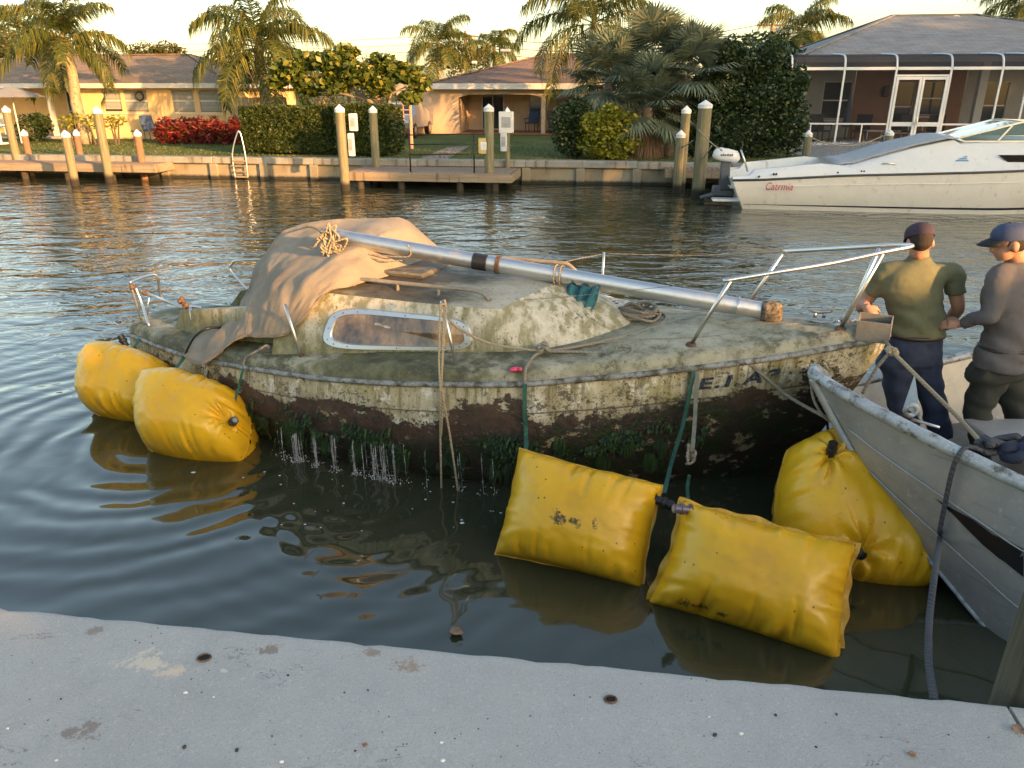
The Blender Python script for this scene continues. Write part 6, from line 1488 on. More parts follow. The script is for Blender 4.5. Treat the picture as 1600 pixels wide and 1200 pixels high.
p = pf(1322,200,FY3+1.9); t = fthing('folded_parasol', 'folded blue grey parasol leaning inside the porch', 'parasol', p.x, FY3+1.9, floor3-.06); MB().tube([(0,0,0),(0,.1,1.9)], .02, 8).build('pole', M_FRM, t); MB().tube([(0,.03,.55),(0,.06,1.1),(0,.095,1.8)], [.16,.12,.03], 12).build('canopy', simple('blue grey canopy', (.10,.11,.16), .9), t, smooth=True)
# grey parasol, table and clutter by the peach house porch
p = pf(18,150,6.2); t = fthing('garden_parasol', 'open grey garden parasol beside the peach house porch', 'parasol', p.x, 6.2, LAWN); ptop = pf(18,134,6.2).z-LAWN
MB().cyl((0,0,0),(0,0,ptop),.025,.025,10).build('pole', M_TRIMW, t); o = MB(); n_ = 8; rim = [Vector((1.25*math.cos(2*PI*k/n_), 1.25*math.sin(2*PI*k/n_), ptop-.42)) for k in range(n_)]; o.add([Vector((0,0,ptop))]+rim, [(0,1+k,1+(k+1) % n_) for k in range(n_)]); o.build('canopy', simple('grey parasol cloth', (.24,.25,.27), .9, 0, .1), t)
p = pf(20,200,6.4); t = fthing('garden_table', 'white round garden table under the grey parasol', 'table', p.x, 5.6, LAWN); MB().cyl((0,0,.70),(0,0,.74),.55,.55,24).build('tabletop', M_TRIMW, t); MB().cyl((0,0,0),(0,0,.70),.05,.05,10).build('pedestal', M_TRIMW, t); MB().cyl((0,0,0),(0,0,.05),.3,.28,16).build('base', M_TRIMW, t)
p = pg(88,212); chair('pale garden chair on the peach house porch edge', p.x, p.y+.6, LAWN, R(-40), M_TRIMW, M_TRIMW); p = pg(2,213); chair('white garden chair beside the round table', p.x, p.y, LAWN, R(30), M_TRIMW, M_TRIMW)
p = pg(215,222); t = fthing('garden_stool', 'small dark metal stool on the lawn by the blue chair', 'stool', p.x, p.y, LAWN); MB().cyl((0,0,.42),(0,0,.45),.2,.2,16).build('seat', M_FRM, t)
for a in range(3): MB().cyl((.16*math.cos(a*2.1),.16*math.sin(a*2.1),0),(.1*math.cos(a*2.1),.1*math.sin(a*2.1),.42),.014,.014,6).build('leg', M_FRM, t)
# silver car parked between the houses
p = pf(632,205,13.0); cr = fthing('parked_car', 'silver car parked between the hedge and the tan house', 'car', p.x, 13.0, LAWN)
M_SILV = simple('silver car paint', (.42,.43,.45), .28, .6, .05, 3); prof = [(-2.1,.45),(-2.1,.80),(-1.9,.92),(-1.25,1.0),(-.6,1.42),(.6,1.46),(1.35,1.05),(2.0,.95),(2.15,.75),(2.15,.42)]
o = MB(); o.loft([[Vector((s_*.88 if z < 1.1 else s_*.70, x, z)) for x, z in prof] for s_ in (-1,-.8,.8,1)]); o.v = [(x, y, z) for x, y, z in o.v]; o.build('body', M_SILV, cr, smooth=True, angle=35)
MB().add([(-.66,-1.27,1.02),(.66,-1.27,1.02),(.56,-.66,1.40),(-.56,-.66,1.40)], [(0,1,2,3)]).build('windscreen', M_WGL, cr)
for s_ in (-1, 1):
    MB().cbox(s_*.62-.16, s_*.62+.16, -2.13, -2.05, .66, .80, .02).build('headlight', simple('clear lamp', (.6,.62,.64), .15), cr)
    for yy in (-1.35, 1.3): w_ = MB().cyl((s_*.70,yy,.32),(s_*.90,yy,.32),.32,.32,20).build('wheel', M_BLACK, cr, smooth=True, angle=40); MB().cyl((s_*.89,yy,.32),(s_*.91,yy,.32),.19,.17,14).build('rim', M_STEEL, w_)
MB().cbox(-.55,.55,-2.14,-2.09,.45,.62,.02).build('grille', M_BLACK, cr); MB().cbox(-.28,.28,-2.16,-2.13,.50,.60,.005).build('number_plate', M_TRIMW, cr)
# trellis and timber fence behind the hedge
p0, p1 = pf(497,160,5.2), pf(640,160,5.2); zt = pf(560,141,5.2).z; tl = fthing('trellis', 'pinkish lattice trellis screen rising behind the clipped hedge', 'trellis', p0.x, 5.2, LAWN); wT = p1.x-p0.x; hT = zt-LAWN; M_LAT = simple('pale pink lattice', (.52,.33,.24), .8, 0, .15, 6)
for i in range(15): x = wT*i/14; MB().box(x-.02, x+.02, -.01, .01, .9, hT).build('slat', M_LAT, tl)
for i in range(6): z = hT-.02-.16*i; MB().box(0, wT, -.024, -.012, z-.015, z+.015).build('slat', M_LAT, tl)
for x in (0, wT/3, wT*2/3, wT): MB().cbox(x-.045, x+.045, .015, .10, 0, hT+.03, .008).build('post', M_LAT, tl)
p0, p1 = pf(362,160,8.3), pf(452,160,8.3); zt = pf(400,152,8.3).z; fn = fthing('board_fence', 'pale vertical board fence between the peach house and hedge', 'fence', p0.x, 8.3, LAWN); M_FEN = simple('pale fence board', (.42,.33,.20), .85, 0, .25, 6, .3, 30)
nB = int((p1.x-p0.x)/.15)
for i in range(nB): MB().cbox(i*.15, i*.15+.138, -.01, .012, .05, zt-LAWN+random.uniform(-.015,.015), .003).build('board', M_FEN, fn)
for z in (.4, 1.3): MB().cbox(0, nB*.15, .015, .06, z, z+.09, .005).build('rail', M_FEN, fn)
# utility poles and wires
def upole(u, vt, Y, label):
    t = py(u, vt, Y); o = thing('utility_pole', label, 'utility pole', (t.x, Y, LAWN), 0); h = t.z-LAWN; MB().tube([(0,0,0),(0,0,h)], [.16,.11], 12).build('pole', M_BARK, o); MB().cbox(-1.1,1.1,-.06,.06,h-.55,h-.42,.01).build('crossarm', M_BARK, o)
    for x in (-.95,-.4,.4,.95): MB().cyl((x,0,h-.42),(x,0,h-.28),.05,.03,8).build('insulator', M_TRIMW, o)
    return t
ta = upole(727,48,75,'distant reddish utility pole beyond the tan house roof'); tb_ = upole(1208,28,62,'utility pole rising beyond the dark green tree')
for dz_, l_ in ((-.28,'upper'),(-.9,'middle'),(-1.5,'lower')):
    for a, c, w_ in ((Vector((-75,84,ta.z+1.0)), ta, 'left house and the distant pole'), (ta, tb_, 'two poles')):
        w0, w1 = a+Vector((0,0,dz_)), c+Vector((0,0,dz_)); tag(MB().tube([w0.lerp(w1, i/16)-Vector((0,0,1.1*4*(i/16)*(1-i/16))) for i in range(17)], .022, 5).build('overhead_wire', M_RUBB), f'{l_} overhead wire between the {"peach house roof and the distant pole" if "left" in w_ else "two utility poles"}', 'wire', 'overhead wires')
# ------------------------------------------------------------------ palms, trees, hedges
def frond(b, base, az, elev, L, droop, nl=46, ll=.55, rnd=random, lw_=.030, twist=0):
    """pinnate frond: arched rib with hanging leaflets"""
    d0 = Vector((math.cos(az), math.sin(az), 0)); side = Vector((-math.sin(az), math.cos(az), 0)); pts = []; p = Vector(base); el = elev; n = 14
    for i in range(n+1):
        pts.append(p.copy()); el2 = el-droop*(i/n)**1.4; p = p+(d0*math.cos(el2)+Vector((0,0,math.sin(el2))))*(L/n)
    b.tube(pts, [.022*(1-.85*i/n)+.003 for i in range(n+1)], 4, cap=False)
    for i in range(nl):
        t = .12+.88*i/nl; f = t*n; j = min(int(f), n-1); q = pts[j].lerp(pts[j+1], f-j); dr = (pts[j+1]-pts[j]).normalized(); l = ll*(.55+.6*math.sin(PI*min(1, t*.9+.08)))*rnd.uniform(.8, 1.15)
        for s in (-1, 1):
            o = (side*s*rnd.uniform(.55,.95)+dr*rnd.uniform(.35,.7)+Vector((0,0,rnd.uniform(-.25,.35)))).normalized()
            a = q+o*l*.45+Vector((0,0,-.05*l)); e = q+o*l*.8+Vector((0,0,-.60*l-rnd.random()*.15)); w = dr*lw_*.5
            b.add([q-w*.6, q+w*.6, a+w, a-w, e], [(0,1,2,3),(3,2,4)])
def queen_palm(label, base, top, L, nf, seed, mat, rmat=None, ll=.55, dark=False, tr=.13, group='feather palms on the far bank'):
    rnd = random.Random(seed); base = Vector(base); top = Vector(top); t = thing('palm_tree', label, 'palm tree', base, 0, group); h = top-base; n = 12; o = MB()
    o.tube([h*(i/n)+Vector((.05*math.sin(i*.8+seed), 0, 0))*(0 < i < n) for i in range(n+1)], [tr*(1.25-.45*i/n)+.012*(i % 2) for i in range(n+1)], 12); o.build('trunk', M_PALMT, t, smooth=True)
    o = MB(); o.tube([h*.93, h, h+Vector((0,0,.45))], [tr*.85, tr*1.1, tr*.3], 10); o.build('crownshaft', simple('palm crownshaft', (.20,.17,.07), .7, 0, .3, 8), t, smooth=True)
    o = MB()
    for i in range(nf):
        az = i*2.39996+rnd.uniform(-.3,.3); f = i/nf; frond(o, h+Vector((0,0,.25*(1-f))), az, R(74-105*f)+rnd.uniform(-.12,.12), L*rnd.uniform(.82,1.08), R(75+40*rnd.random()), 84, ll*1.25, rnd, .05)
    o.build('crown', mat, t); return t
M_PALMT = simple('ringed palm trunk', (.34,.27,.18), .9, 0, .3, 6, .5, 20, grime=((.12,.09,.06), .5))
LF_PALM = leafmat('feather palm leaf', (.05,.08,.016), (.13,.15,.03), (.28,.23,.05), .45); LF_FAN = leafmat('fan palm leaf', (.10,.14,.10), (.19,.235,.16), (.30,.30,.18), .3); LF_DEAD = leafmat('dead palm leaf', (.16,.095,.055), (.30,.20,.125), None, .2)
LF_DARK = leafmat('dark glossy leaf', (.018,.036,.012), (.045,.075,.025), (.10,.13,.042), .2, .35); LF_HEDGE = leafmat('clipped hedge leaf', (.02,.038,.008), (.055,.080,.016), (.10,.115,.025), .25); LF_YEL = leafmat('yellow green leaf', (.12,.15,.015), (.27,.27,.03), (.40,.36,.05), .35); LF_GRAPE = leafmat('sea grape leaf', (.045,.08,.014), (.12,.155,.026), (.26,.23,.04), .35, .35); LF_RED = leafmat('croton leaf', (.10,.012,.014), (.26,.03,.03), (.07,.08,.015), .25)
LF_BACK = leafmat('background leaf', (.03,.045,.012), (.09,.09,.022), (.20,.13,.03), .35)
P_ = lambda u, v, fy: MF @ pf(u, v, fy)
def gp(u, v): return pz(u, v, LAWN)
tp = lambda u, v, base: py(u, v, base.y)
b_ = P_(133,216,6.0); b_.z = LAWN; queen_palm('leaning feather palm with pale trunk before the peach house', b_, tp(101,70,b_), 2.9, 17, 1, LF_PALM, tr=.19)
b_ = P_(420,200,7.0); b_.z = LAWN; queen_palm('feather palm with drooping crown between peach house and hedge', b_, tp(404,78,b_)+Vector((0,0,0)), 3.2, 20, 2, LF_PALM, ll=.7, tr=.17)
b_ = P_(935,205,11.0); b_.z = LAWN; queen_palm('tall feather palm rising behind the fan palms', b_, tp(928,42,b_), 3.6, 17, 3, LF_PALM, ll=.75)
b_ = P_(688,190,38.0); b_.z = LAWN; queen_palm('distant feather palm left of the reddish pole beyond the tan house', b_, tp(685,72,b_), 3.4, 16, 4, LF_PALM, ll=.9)
b_ = P_(772,190,46.0); b_.z = LAWN; queen_palm('small distant palm showing over the tan house ridge', b_, tp(772,80,b_), 2.6, 13, 5, LF_PALM, ll=.8)
b_ = P_(1252,190,30.0); b_.z = LAWN; queen_palm('distant pale feather palm over the grey roof hip', b_, tp(1250,55,b_), 3.0, 15, 6, LF_PALM, ll=.9)
b_ = P_(1612,190,20.0); b_.z = LAWN; queen_palm('feather palm behind the ridge of the grey roofed house', b_, tp(1612,2,b_), 3.0, 15, 7, LF_PALM, ll=.7)
b_ = P_(30,190,24.0); b_.z = LAWN; queen_palm('far palm showing behind the peach house roof', b_, tp(32,62,b_), 3.6, 15, 8, LF_PALM, ll=.9)
# fan palms
def fan_palm(label, base, top, nf, rad, seed, dead=10):
    rnd = random.Random(seed); base = Vector(base); t = thing('fan_palm', label, 'palm tree', base, 0, 'shaggy fan palms in one clump'); h = Vector(top)-base; o = MB(); n = 8
    o.tube([h*(i/n) for i in range(n+1)], [.20-.04*i/n+.012*(i % 2) for i in range(n+1)], 12); o.build('trunk', simple('shaggy fan trunk', (.24,.18,.13), .95, 0, .4, 12, .7, 20), t, smooth=True)
    def fan(o, c, az, el, r, fold, stem):
        d = Vector((math.cos(az)*math.cos(el), math.sin(az)*math.cos(el), math.sin(el))); s = Vector((-math.sin(az), math.cos(az), 0)); up = s.cross(d)*-1; hub = c+d*stem; o.tube([c, c.lerp(hub, .5)+Vector((0,0,.05)), hub], .012, 4, cap=False); ns = 38
        for k in range(ns):
            a = -2.1+4.2*k/(ns-1); dv = (d*math.cos(a)+s*math.sin(a)).normalized(); l = r*(.78+.22*math.cos(a*.7))*rnd.uniform(.9,1.08); wv = (s*math.cos(a)-d*math.sin(a))*r*.040
            m1_ = hub+dv*l*.55+up*(.03 if k % 2 else -.03)+Vector((0,0,-.05*r)); e = hub+dv*l+Vector((0,0,-fold*l)); o.add([hub-wv*.15, hub+wv*.15, m1_+wv, m1_-wv, e], [(0,1,2,3),(3,2,4)])
    o = MB()
    for i in range(nf): f = i/nf; fan(o, h+Vector((0,0,.15*(1-f))), i*2.4+rnd.uniform(-.3,.3), R(82-112*f)+rnd.uniform(-.15,.15), rad*rnd.uniform(.85,1.1), .18+.30*f*rnd.random(), rad*rnd.uniform(.75,1.1))
    o.build('crown', LF_FAN, t); o = MB()
    for i in range(dead): fan(o, h-Vector((0,0,.1+.25*rnd.random())), i*2.4, R(-58-24*rnd.random()), rad*.75, .9, rad*.45)
    o.build('dead_skirt', LF_DEAD, t); return t
for u, v, fy, ut, vt, nf, rad, sd, lab in ((1012,228,2.6,1012,168,32,.92,1,'stout fan palm with brown dead skirt before the dark bushes'), (1045,225,3.2,1075,122,34,1.0,2,'taller fan palm on the motorboat side of the clump'), (985,222,3.6,950,130,32,.98,3,'fan palm leaning towards the tan house porch'), (1010,220,4.2,1020,96,32,1.0,4,'tallest fan palm at the back of the clump')):
    b_ = P_(u, v, fy); b_.z = LAWN; fan_palm(lab, b_, tp(ut, vt, b_), nf, rad, sd, 12 if sd < 3 else 7)
# leafy masses
def leaf(b, p, size, rnd, asp=.5, drop=.25):
    a = rnd.random()*2*PI; el = rnd.uniform(-.7,.9); d = Vector((math.cos(a)*math.cos(el), math.sin(a)*math.cos(el), math.sin(el)-drop)).normalized(); s = d.cross(Vector((rnd.gauss(0,1), rnd.gauss(0,1), rnd.gauss(0,1)))).normalized()*size*asp*.5; l = size*rnd.uniform(.7,1.2)
    b.add([p-d*l*.5, p+s, p+d*l*.5, p-s], [(0,1,2,3)])
def mass(b, blobs, n, size, rnd, asp=.5, shell=.55):
    """leaves spread through lumpy blobs (centre, radii), thicker near the outside"""
    tot = sum((r[0]*r[1]*r[2])**.667 for _, r in blobs)
    for c, r in blobs:
        m = int(n*(r[0]*r[1]*r[2])**.667/tot); c = Vector(c)
        for i in range(m):
            d = Vector((rnd.gauss(0,1), rnd.gauss(0,1), rnd.gauss(0,1))).normalized(); k_ = (shell+(1-shell)*rnd.random()**.6)*(1+.28*fbm(c+d*1.6, 1.3, 2)); leaf(b, c+Vector((d.x*r[0], d.y*r[1], d.z*r[2]))*k_, size*rnd.uniform(.7,1.25), rnd, asp)
def bush(name, label, cat, base, blobs, n, size, mat, seed, asp=.5, group=None, stems=4, stem_mat=None, shell=.55):
    rnd = random.Random(seed); t = thing(name, label, cat, base, 0, group); o = MB(); mass(o, blobs, n, size, rnd, asp, shell); o.build('foliage', mat, t)
    o = MB()
    for i in range(stems): c, r = blobs[i % len(blobs)]; e = Vector(c)+Vector((rnd.uniform(-.3,.3)*r[0], rnd.uniform(-.3,.3)*r[1], 0)); o.tube([Vector((e.x*.25, e.y*.25, 0)), Vector((e.x*.6, e.y*.6, e.z*.5)), e], [.045,.03,.012], 6)
    o.build('stems', stem_mat or simple('bush stems', (.10,.075,.05), .9, 0, .3), t); return t
# clipped hedge: a real box of leaves with a flat top
def hedge(label, x0, x1, y0, y1, h, n, size, seed, mat):
    t = fthing('hedge', label, 'hedge', x0, y0, LAWN); rnd = random.Random(seed); o = MB(); w, d = x1-x0, y1-y0
    for i in range(n):
        f = rnd.random(); k_ = .10*rnd.random()**2
        if f < .56: p = Vector((rnd.uniform(0,w), k_, rnd.uniform(.12,h)))
        elif f < .84: p = Vector((rnd.uniform(0,w), rnd.uniform(0,d), h-k_))
        elif f < .94: p = Vector((w-k_, rnd.uniform(0,d), rnd.uniform(.12,h)))
        else: p = Vector((k_, rnd.uniform(0,d), rnd.uniform(.12,h)))
        p += Vector((.05,.10,.07))*fbm(p, 1.1, 3); leaf(o, p, size*rnd.uniform(.7,1.3), rnd, .55)
    o.build('foliage', mat, t); MB().box(.12,w-.12,.13,d-.12,.05,h-.14).build('core', simple('hedge twig core', (.018,.020,.010), 1), t)
    return t
xa, xb = pf(379,230,1.9).x, pf(532,230,1.9).x; hh = pf(450,166,2.2).z-LAWN
hedge('long clipped green hedge beside the lawn, sunlit along its top', xa, xb-.05, 1.9, 3.6, hh, 15000, .11, 1, LF_HEDGE)
xc = pf(608,236,1.4).x; hedge('taller square clipped hedge block at the corner piling', xb, xc, 1.5, 3.4, hh+.05, 9000, .11, 2, LF_HEDGE)
# red crotons
for i, (u, w) in enumerate(((262,.55),(287,.62),(312,.66),(340,.62),(366,.55))):
    b_ = P_(u,222,6.6); b_.z = LAWN; rnd = random.Random(i); bush('croton_bush', ('low red croton bush beside the blue garden chair','rounded red croton bush, second from the blue chair','dense red and green croton bush in the middle of the row','red croton bush, second from the hedge','red croton bush at the hedge end of the row')[i], 'bush', b_, [((rnd.uniform(-.1,.1)+dx_, rnd.uniform(-.1,.1), .40+dz_), (w*.62, .5, .40+.06*rnd.random())) for dx_, dz_ in ((-.22,0),(.2,.08),(0,.2))], 900, .26, LF_RED, 30+i, .24, 'red croton bushes in a row')
# bushes in front of the fan palms
b_ = P_(893,236,1.9); b_.z = LAWN; bush('bush', 'dark rounded bush beside the arched porch', 'bush', b_, [((0,0,.75),(.62,.6,.78)),((.15,.1,1.35),(.5,.5,.5)),((-.2,0,1.1),(.45,.5,.6))], 5200, .12, LF_DARK, 41)
b_ = P_(950,240,1.5); b_.z = LAWN; bush('bush', 'bright yellow green bush under the fan palms', 'bush', b_, [((0,0,.55),(.95,.6,.60)),((-.4,0,.95),(.55,.5,.5)),((.35,.05,.95),(.6,.5,.5)),((.0,0,1.3),(.4,.4,.35))], 3600, .17, LF_YEL, 42)
b_ = P_(1155,232,3.2); b_.z = LAWN; bush('evergreen_tree', 'broad dark evergreen tree between fan palms and screened porch', 'tree', b_, [((0,0,1.0),(1.7,1.2,1.05)),((-.9,.1,2.0),(.9,1.0,.8)),((.75,0,1.9),(1.05,1.0,.9)),((-.1,.2,2.75),(.75,.8,.55)),((.75,.1,3.0),(.55,.6,.5)),((1.45,-.1,1.0),(.65,.7,.9)),((-1.5,.1,1.0),(.7,.8,.9)),((1.5,0,2.3),(.5,.5,.5)),((-.6,0,3.1),(.4,.5,.4))], 21000, .14, LF_DARK, 43, .55, stems=8)
# sea grape tree with open branches
def tree(name, label, base, limbs, blobs, n, size, mat, seed, asp=.6, group=None, shell=.3):
    rnd = random.Random(seed); t = thing(name, label, 'tree', base, 0, group); o = MB()
    for pts, r in limbs: pp = catmull(pts, 4); o.tube(pp, [r*(1-.8*i/len(pp)) for i in range(len(pp))], 8)
    o.build('trunk', simple('grey brown bark', (.20,.16,.12), .9, 0, .3, 8, .5, 30), t, smooth=True); o = MB(); mass(o, blobs, n, size, rnd, asp, shell); o.build('crown', mat, t); return t
b_ = P_(602,222,4.4); b_.z = LAWN; zc = lambda v: pf(560,v,4.4).z-LAWN; xo = lambda u: pf(u,150,4.4).x-pf(602,150,4.4).x
bl = [((xo(u), rr, zc(v)), (s_, s_*.9, s_*.62)) for u, v, s_, rr in ((465,112,.62,0),(490,95,.5,.3),(445,128,.42,0),(525,98,.62,0),(550,82,.45,.2),(570,115,.66,-.2),(605,102,.62,0),(640,115,.6,.1),(660,130,.45,0),(530,130,.6,0),(600,135,.55,-.3),(645,152,.42,-.2),(490,135,.5,.2))]
tree('broadleaf_tree', 'spreading broad leaved tree with golden leaves over the trellis', b_, [([(0,0,0),(xo(590),0,zc(170)),(xo(560),0,zc(140)),(xo(530),0,zc(110))], .11), ([(0,0,.3),(xo(612),-.1,zc(160)),(xo(620),0,zc(125))], .09), ([(xo(575),0,zc(155)),(xo(520),0,zc(140)),(xo(470),0,zc(120))], .06), ([(xo(608),0,zc(150)),(xo(640),-.1,zc(135))], .05)], bl, 4300, .27, LF_GRAPE, 51, .62)
# saplings by the leaning palm, dark shrubs on the porch edge
for u, v, s_, l_ in ((115,214,.30,'small sapling with yellow leaves on the porch side of the leaning palm'), (150,218,.34,'small yellow leaved sapling beside the leaning palm trunk'), (182,218,.30,'small yellow leaved sapling by the dark stool')):
    b_ = P_(u, v, 5.6); b_.z = LAWN; bush('sapling', l_, 'sapling', b_, [((-.12,0,.85),(s_,s_,.28)),((.15,.05,.95),(s_,s_,.25))], 160, .17, LF_YEL, u, .45, 'yellow leaved saplings by the palm', 5)
b_ = P_(52,212,7.2); b_.z = LAWN; bush('bush', 'dark leafy shrub in front of the peach house porch', 'bush', b_, [((0,0,.5),(.75,.5,.55)),((.4,0,.75),(.5,.4,.4))], 1500, .15, LF_DARK, 61)
b_ = P_(52,160,7.6); b_.z = LAWN; bush('flower_shrub', 'tall shrub with pale yellow blooms beside the porch column', 'bush', b_, [((0,0,1.75),(.28,.25,.16))], 90, .14, LF_YEL, 62, .7, stems=3)
# trees behind the houses
for i, (u, v, fy, s_, l_, m_) in enumerate(((40,82,21,2.7,'orange tinged tree behind the porch end of the peach house',LF_BACK), (-40,95,19,2.6,'dark leafy tree beyond the edge of the peach house roof',LF_BACK), (140,97,34,1.6,'low distant tree over the brown roof slope',LF_BACK), (228,80,40,1.5,'small distant tree over the brown roof ridge',LF_BACK), (262,78,42,1.4,'distant palm-like tree right behind the brown ridge vent',LF_BACK), (720,85,40,1.9,'bushy distant tree below the reddish pole',LF_BACK), (1180,80,9,1.5,'dark treetop joining the evergreen by the grey roof',LF_DARK), (500,110,30,2.2,'distant dark tree behind the golden leaved tree',LF_BACK), (585,112,34,2.0,'distant rounded tree behind the trellis',LF_BACK))):
    top = P_(u, v, fy); b_ = Vector((top.x, top.y, LAWN)); h = top.z-LAWN
    tree('background_tree', l_, b_, [([(0,0,0),(.1,0,h*.5),(0,0,h*.9)], .16)], [((0,0,h-.1),(s_,s_,s_*.55)),((-s_*.6,.2,h-.45),(s_*.7,s_*.7,s_*.45)),((s_*.55,0,h-.4),(s_*.7,s_*.7,s_*.5)),((0,0,h*.45),(s_*.8,s_*.8,h*.42))], 2600, .26, m_, 70+i, .5, 'trees behind the far houses', .4)
# mulch and leaf litter under the fan palms
random.seed(3); o = MB()
for i in range(1500):
    p = P_(random.uniform(915,1075), random.uniform(228,240), 2)*1; g = pz(random.uniform(890,1080), random.uniform(228,247), LAWN+.012); leaf(o, g, .11, random, .4, 0)
tag(o.build('leaf_litter', LF_DEAD), 'brown fallen leaves on the ground under the fan palms', 'leaf litter', kind='stuff')
# ------------------------------------------------------------------ this bank, out of the picture: unseen trees added to shade chosen spots from the low sun
def added_shade_tree(label, x, y, h, w, n, seed, size=.5, low=.12, mat=None):
    rnd = random.Random(seed); t = thing('added_shade_tree', label, 'tree', (x, y, DOCK), 0, 'unseen trees added on the near bank for shade'); o = MB(); o.tube([(0,0,0),(.1,0,h*.5),(0,.1,h*.85)], [.28,.2,.06], 10); o.build('trunk', MATS['grey brown bark'], t, smooth=True); o = MB()
    for i in range(n):
        a = rnd.random()*2*PI; z = h*(low+(1-low)*rnd.random()); k_ = w*math.sqrt(max(.05, 1-((z/h-.5)/.62)**2))*math.sqrt(rnd.random())
        leaf(o, Vector((k_*math.cos(a), k_*math.sin(a), z)), size*rnd.uniform(.6,1.3), rnd, .7)
    o.build('crown', mat or LF_HEDGE, t); return t
# ------------------------------------------------------------------ small things on the dock and water
k = NT('curled dry leaf'); M_DRY = k.set(color=k.ramp(k.noise(30, 4), [(.3, (.20,.10,.05)), (.7, (.42,.27,.17))]), rough=.85)
def dry_leaf(p, s, seed, label, group=None):
    rnd = random.Random(seed); a = rnd.random()*6.3; rows = []
    for i in range(7):
        t = i/6-.5; w = .5*math.cos(t*PI)**.8*(1+.25*math.sin(i*2.1)); rows.append([Vector(p)+Vector((math.cos(a)*t-math.sin(a)*w*q, math.sin(a)*t+math.cos(a)*w*q, .18*abs(q)+.15*abs(t)+.05*rnd.random()))*s for q in (-1,-.4,.3,1)])
    o = MB().grid(rows).build('dry_leaf', M_DRY, smooth=True); m = o.modifiers.new('s','SOLIDIFY'); m.thickness = .0015; applied(o); return tag(o, label, 'leaf', group)
dry_leaf(pz(713,990,.004), .075, 1, 'curled brown leaf floating on dark water off the dock edge')
dry_leaf(pz(1590,1142,DOCK+.003), .035, 2, 'small reddish leaf beside the joint in the dock'); dry_leaf(pz(570,1165,DOCK+.003), .016, 3, 'orange leaf scrap lying on the concrete'); dry_leaf(pz(1425,1180,DOCK+.003), .022, 4, 'tiny red leaf scrap on the concrete towards the pile')
M_PEB = simple('dark pebble', (.05,.045,.04), .8, 0, .4, 60); M_SHELL = simple('white shell bit', (.75,.73,.68), .7, 0, .1, 60)
random.seed(8); pm_ = MB().ball((0,0,0), .008, .006, .004, 8, 6).build('pebble', M_PEB, smooth=True); sm2 = MB().ball((0,0,0), .007, .005, .003, 8, 6).build('shell_bit', M_SHELL, smooth=True)
first = True
for u, v in ((897,1086),(922,1089),(1100,1150),(1117,1148),(1212,1117),(1307,1116),(1482,1148),(1545,1152),(1358,1180),(1275,1167),(555,1173),(538,1082),(592,1112),(575,1078),(95,1092),(450,1055),(370,1172),(425,1150),(288,1167),(680,1145)):
    o = pm_ if first else pm_.copy()
    if not first: C.objects.link(o)
    first = False; o.location = pz(u, v, DOCK+.002); s_ = random.uniform(.25,.95); o.scale = (s_, s_, s_); o.rotation_euler.z = random.random()*3; tag(o, 'small dark pebble lying on the concrete dock', 'pebble', 'pebbles on the dock')
first = True
for u, v in ((690,1160),(440,1190),(692,1188),(12,1138),(88,1188),(290,1082),(334,1089),(1158,1146),(1108,1120)):
    o = sm2 if first else sm2.copy()
    if not first: C.objects.link(o)
    first = False; o.location = pz(u, v, DOCK+.002); s_ = random.uniform(.5,1.1); o.scale = (s_, s_, s_); tag(o, 'tiny white shell bit on the concrete dock', 'shell', 'shell bits on the dock')
for u, v, r_, l_ in ((319,1028,.016,'rusty bolt socket in the dock near the pale bird lime stain'), (954,1093,.014,'bolt socket in the dock opposite the sagging lift bag')):
    p = pz(u, v, DOCK+.0025); t = thing('bolt_socket', l_, 'socket', p); MB().tube([Vector((r_*math.cos(a*PI/8)*1.25, r_*math.sin(a*PI/8), .001)) for a in range(16)], .003, 6, closed=True).build('rim', M_RUST, t, smooth=True); MB().cyl((0,0,-.0005),(0,0,.0012),r_,r_,16).build('hole_shade', simple('black hole', (.006,.005,.005), .9), t)  # flat black disc stands in for the shade inside the hole
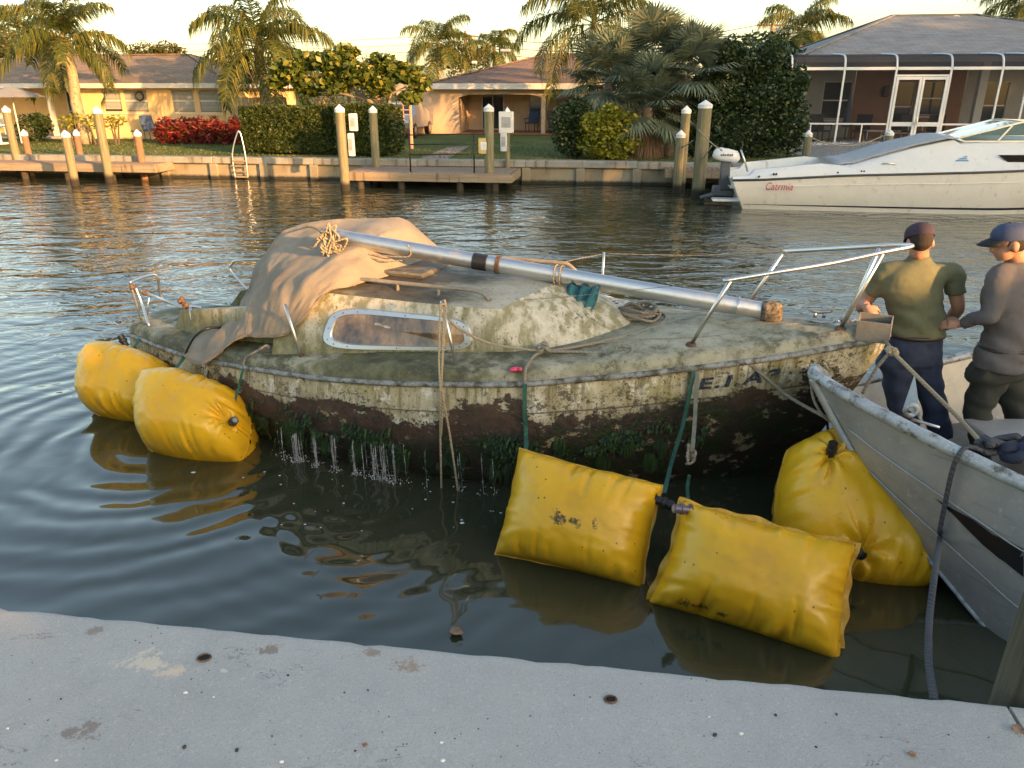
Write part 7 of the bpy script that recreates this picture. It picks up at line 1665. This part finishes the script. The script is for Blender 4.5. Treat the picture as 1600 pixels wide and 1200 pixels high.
# floating flecks of weed and foam near the drain streams
o = MB(); random.seed(21)
for i in range(55):
    p = pz(random.uniform(380,860), random.uniform(690,830), .003); s_ = random.uniform(.002,.007); o.ball(p, s_*1.6, s_, .002, 6, 4)
for u, v, s_ in ((302,738,.018),(722,817,.016),(380,746,.008),(437,743,.008),(537,786,.008),(690,700,.006)): o.ball(pz(u, v, .003), s_, s_*.7, .003, 8, 4)
tag(o.build('foam_flecks', simple('pale foam', (.7,.72,.70), .6)), 'pale foam flecks floating around the drain streams', 'foam', kind='stuff')
SX, SY = SUN_TO.x/math.hypot(SUN_TO.x, SUN_TO.y), SUN_TO.y/math.hypot(SUN_TO.x, SUN_TO.y); TAN = math.tan(SUN_EL)
def caster(label, px, py_, zshade, s, w, seed, n=2600, size=.45, low=.0):
    """tree placed s metres sunward of a point so that its top shades that point up to zshade"""
    x, y = px+SX*s, py_+SY*s; added_shade_tree(label, x, y, zshade+s*TAN-DOCK, w, n, seed, size, low)
for i, (px, py_, z, s, w, l_) in enumerate(((-3.4,7.0,.35,19,1.6,'nearest the water, shading the sailboat stern'), (-1.5,6.7,.85,18,1.2,'level with the tarpaulin'), (.4,5.3,.80,17,1.4,'level with the sailboat cabin'), (2.3,4.7,.70,16,1.3,'level with the sailboat bow'), (3.15,5.25,1.22,16,.8,'level with the man in olive'), (3.8,5.3,1.05,16,.8,'level with the man in charcoal'), (.2,2.2,1.15,15,1.9,'shading the concrete dock edge'), (3.7,5.85,.72,18,.9,'behind the skiff berth'), (-2.6,3.5,.5,17,2.0,'shading the open water'), (3.0,2.5,1.2,14,1.6,'shading the skiff'))):
    caster('unseen leafy tree added on the near bank for shade, '+l_, px, py_, z, s, w, 200+i)
for i, (px, py_, z, s, w, l_) in enumerate(((-7,29,.7,62,3,'shading the long hedge'), (-1.5,33,2.0,64,5,'shading the tan house wall'), (3.5,29,1.1,62,5,'shading the fan palms'), (9,27,2.6,60,5,'shading the evergreen'), (14,30,5.6,62,7,'shading the screened porch'), (20,32,6.0,62,7,'shading the grey roof'), (7,18,.75,44,4,'shading the motorboat stern'), (12,17,.5,42,4,'shading the motorboat hull'))):
    caster('unseen tall tree added on the near bank, '+l_, px, py_, z, s, w, 230+i, 3200, .9)
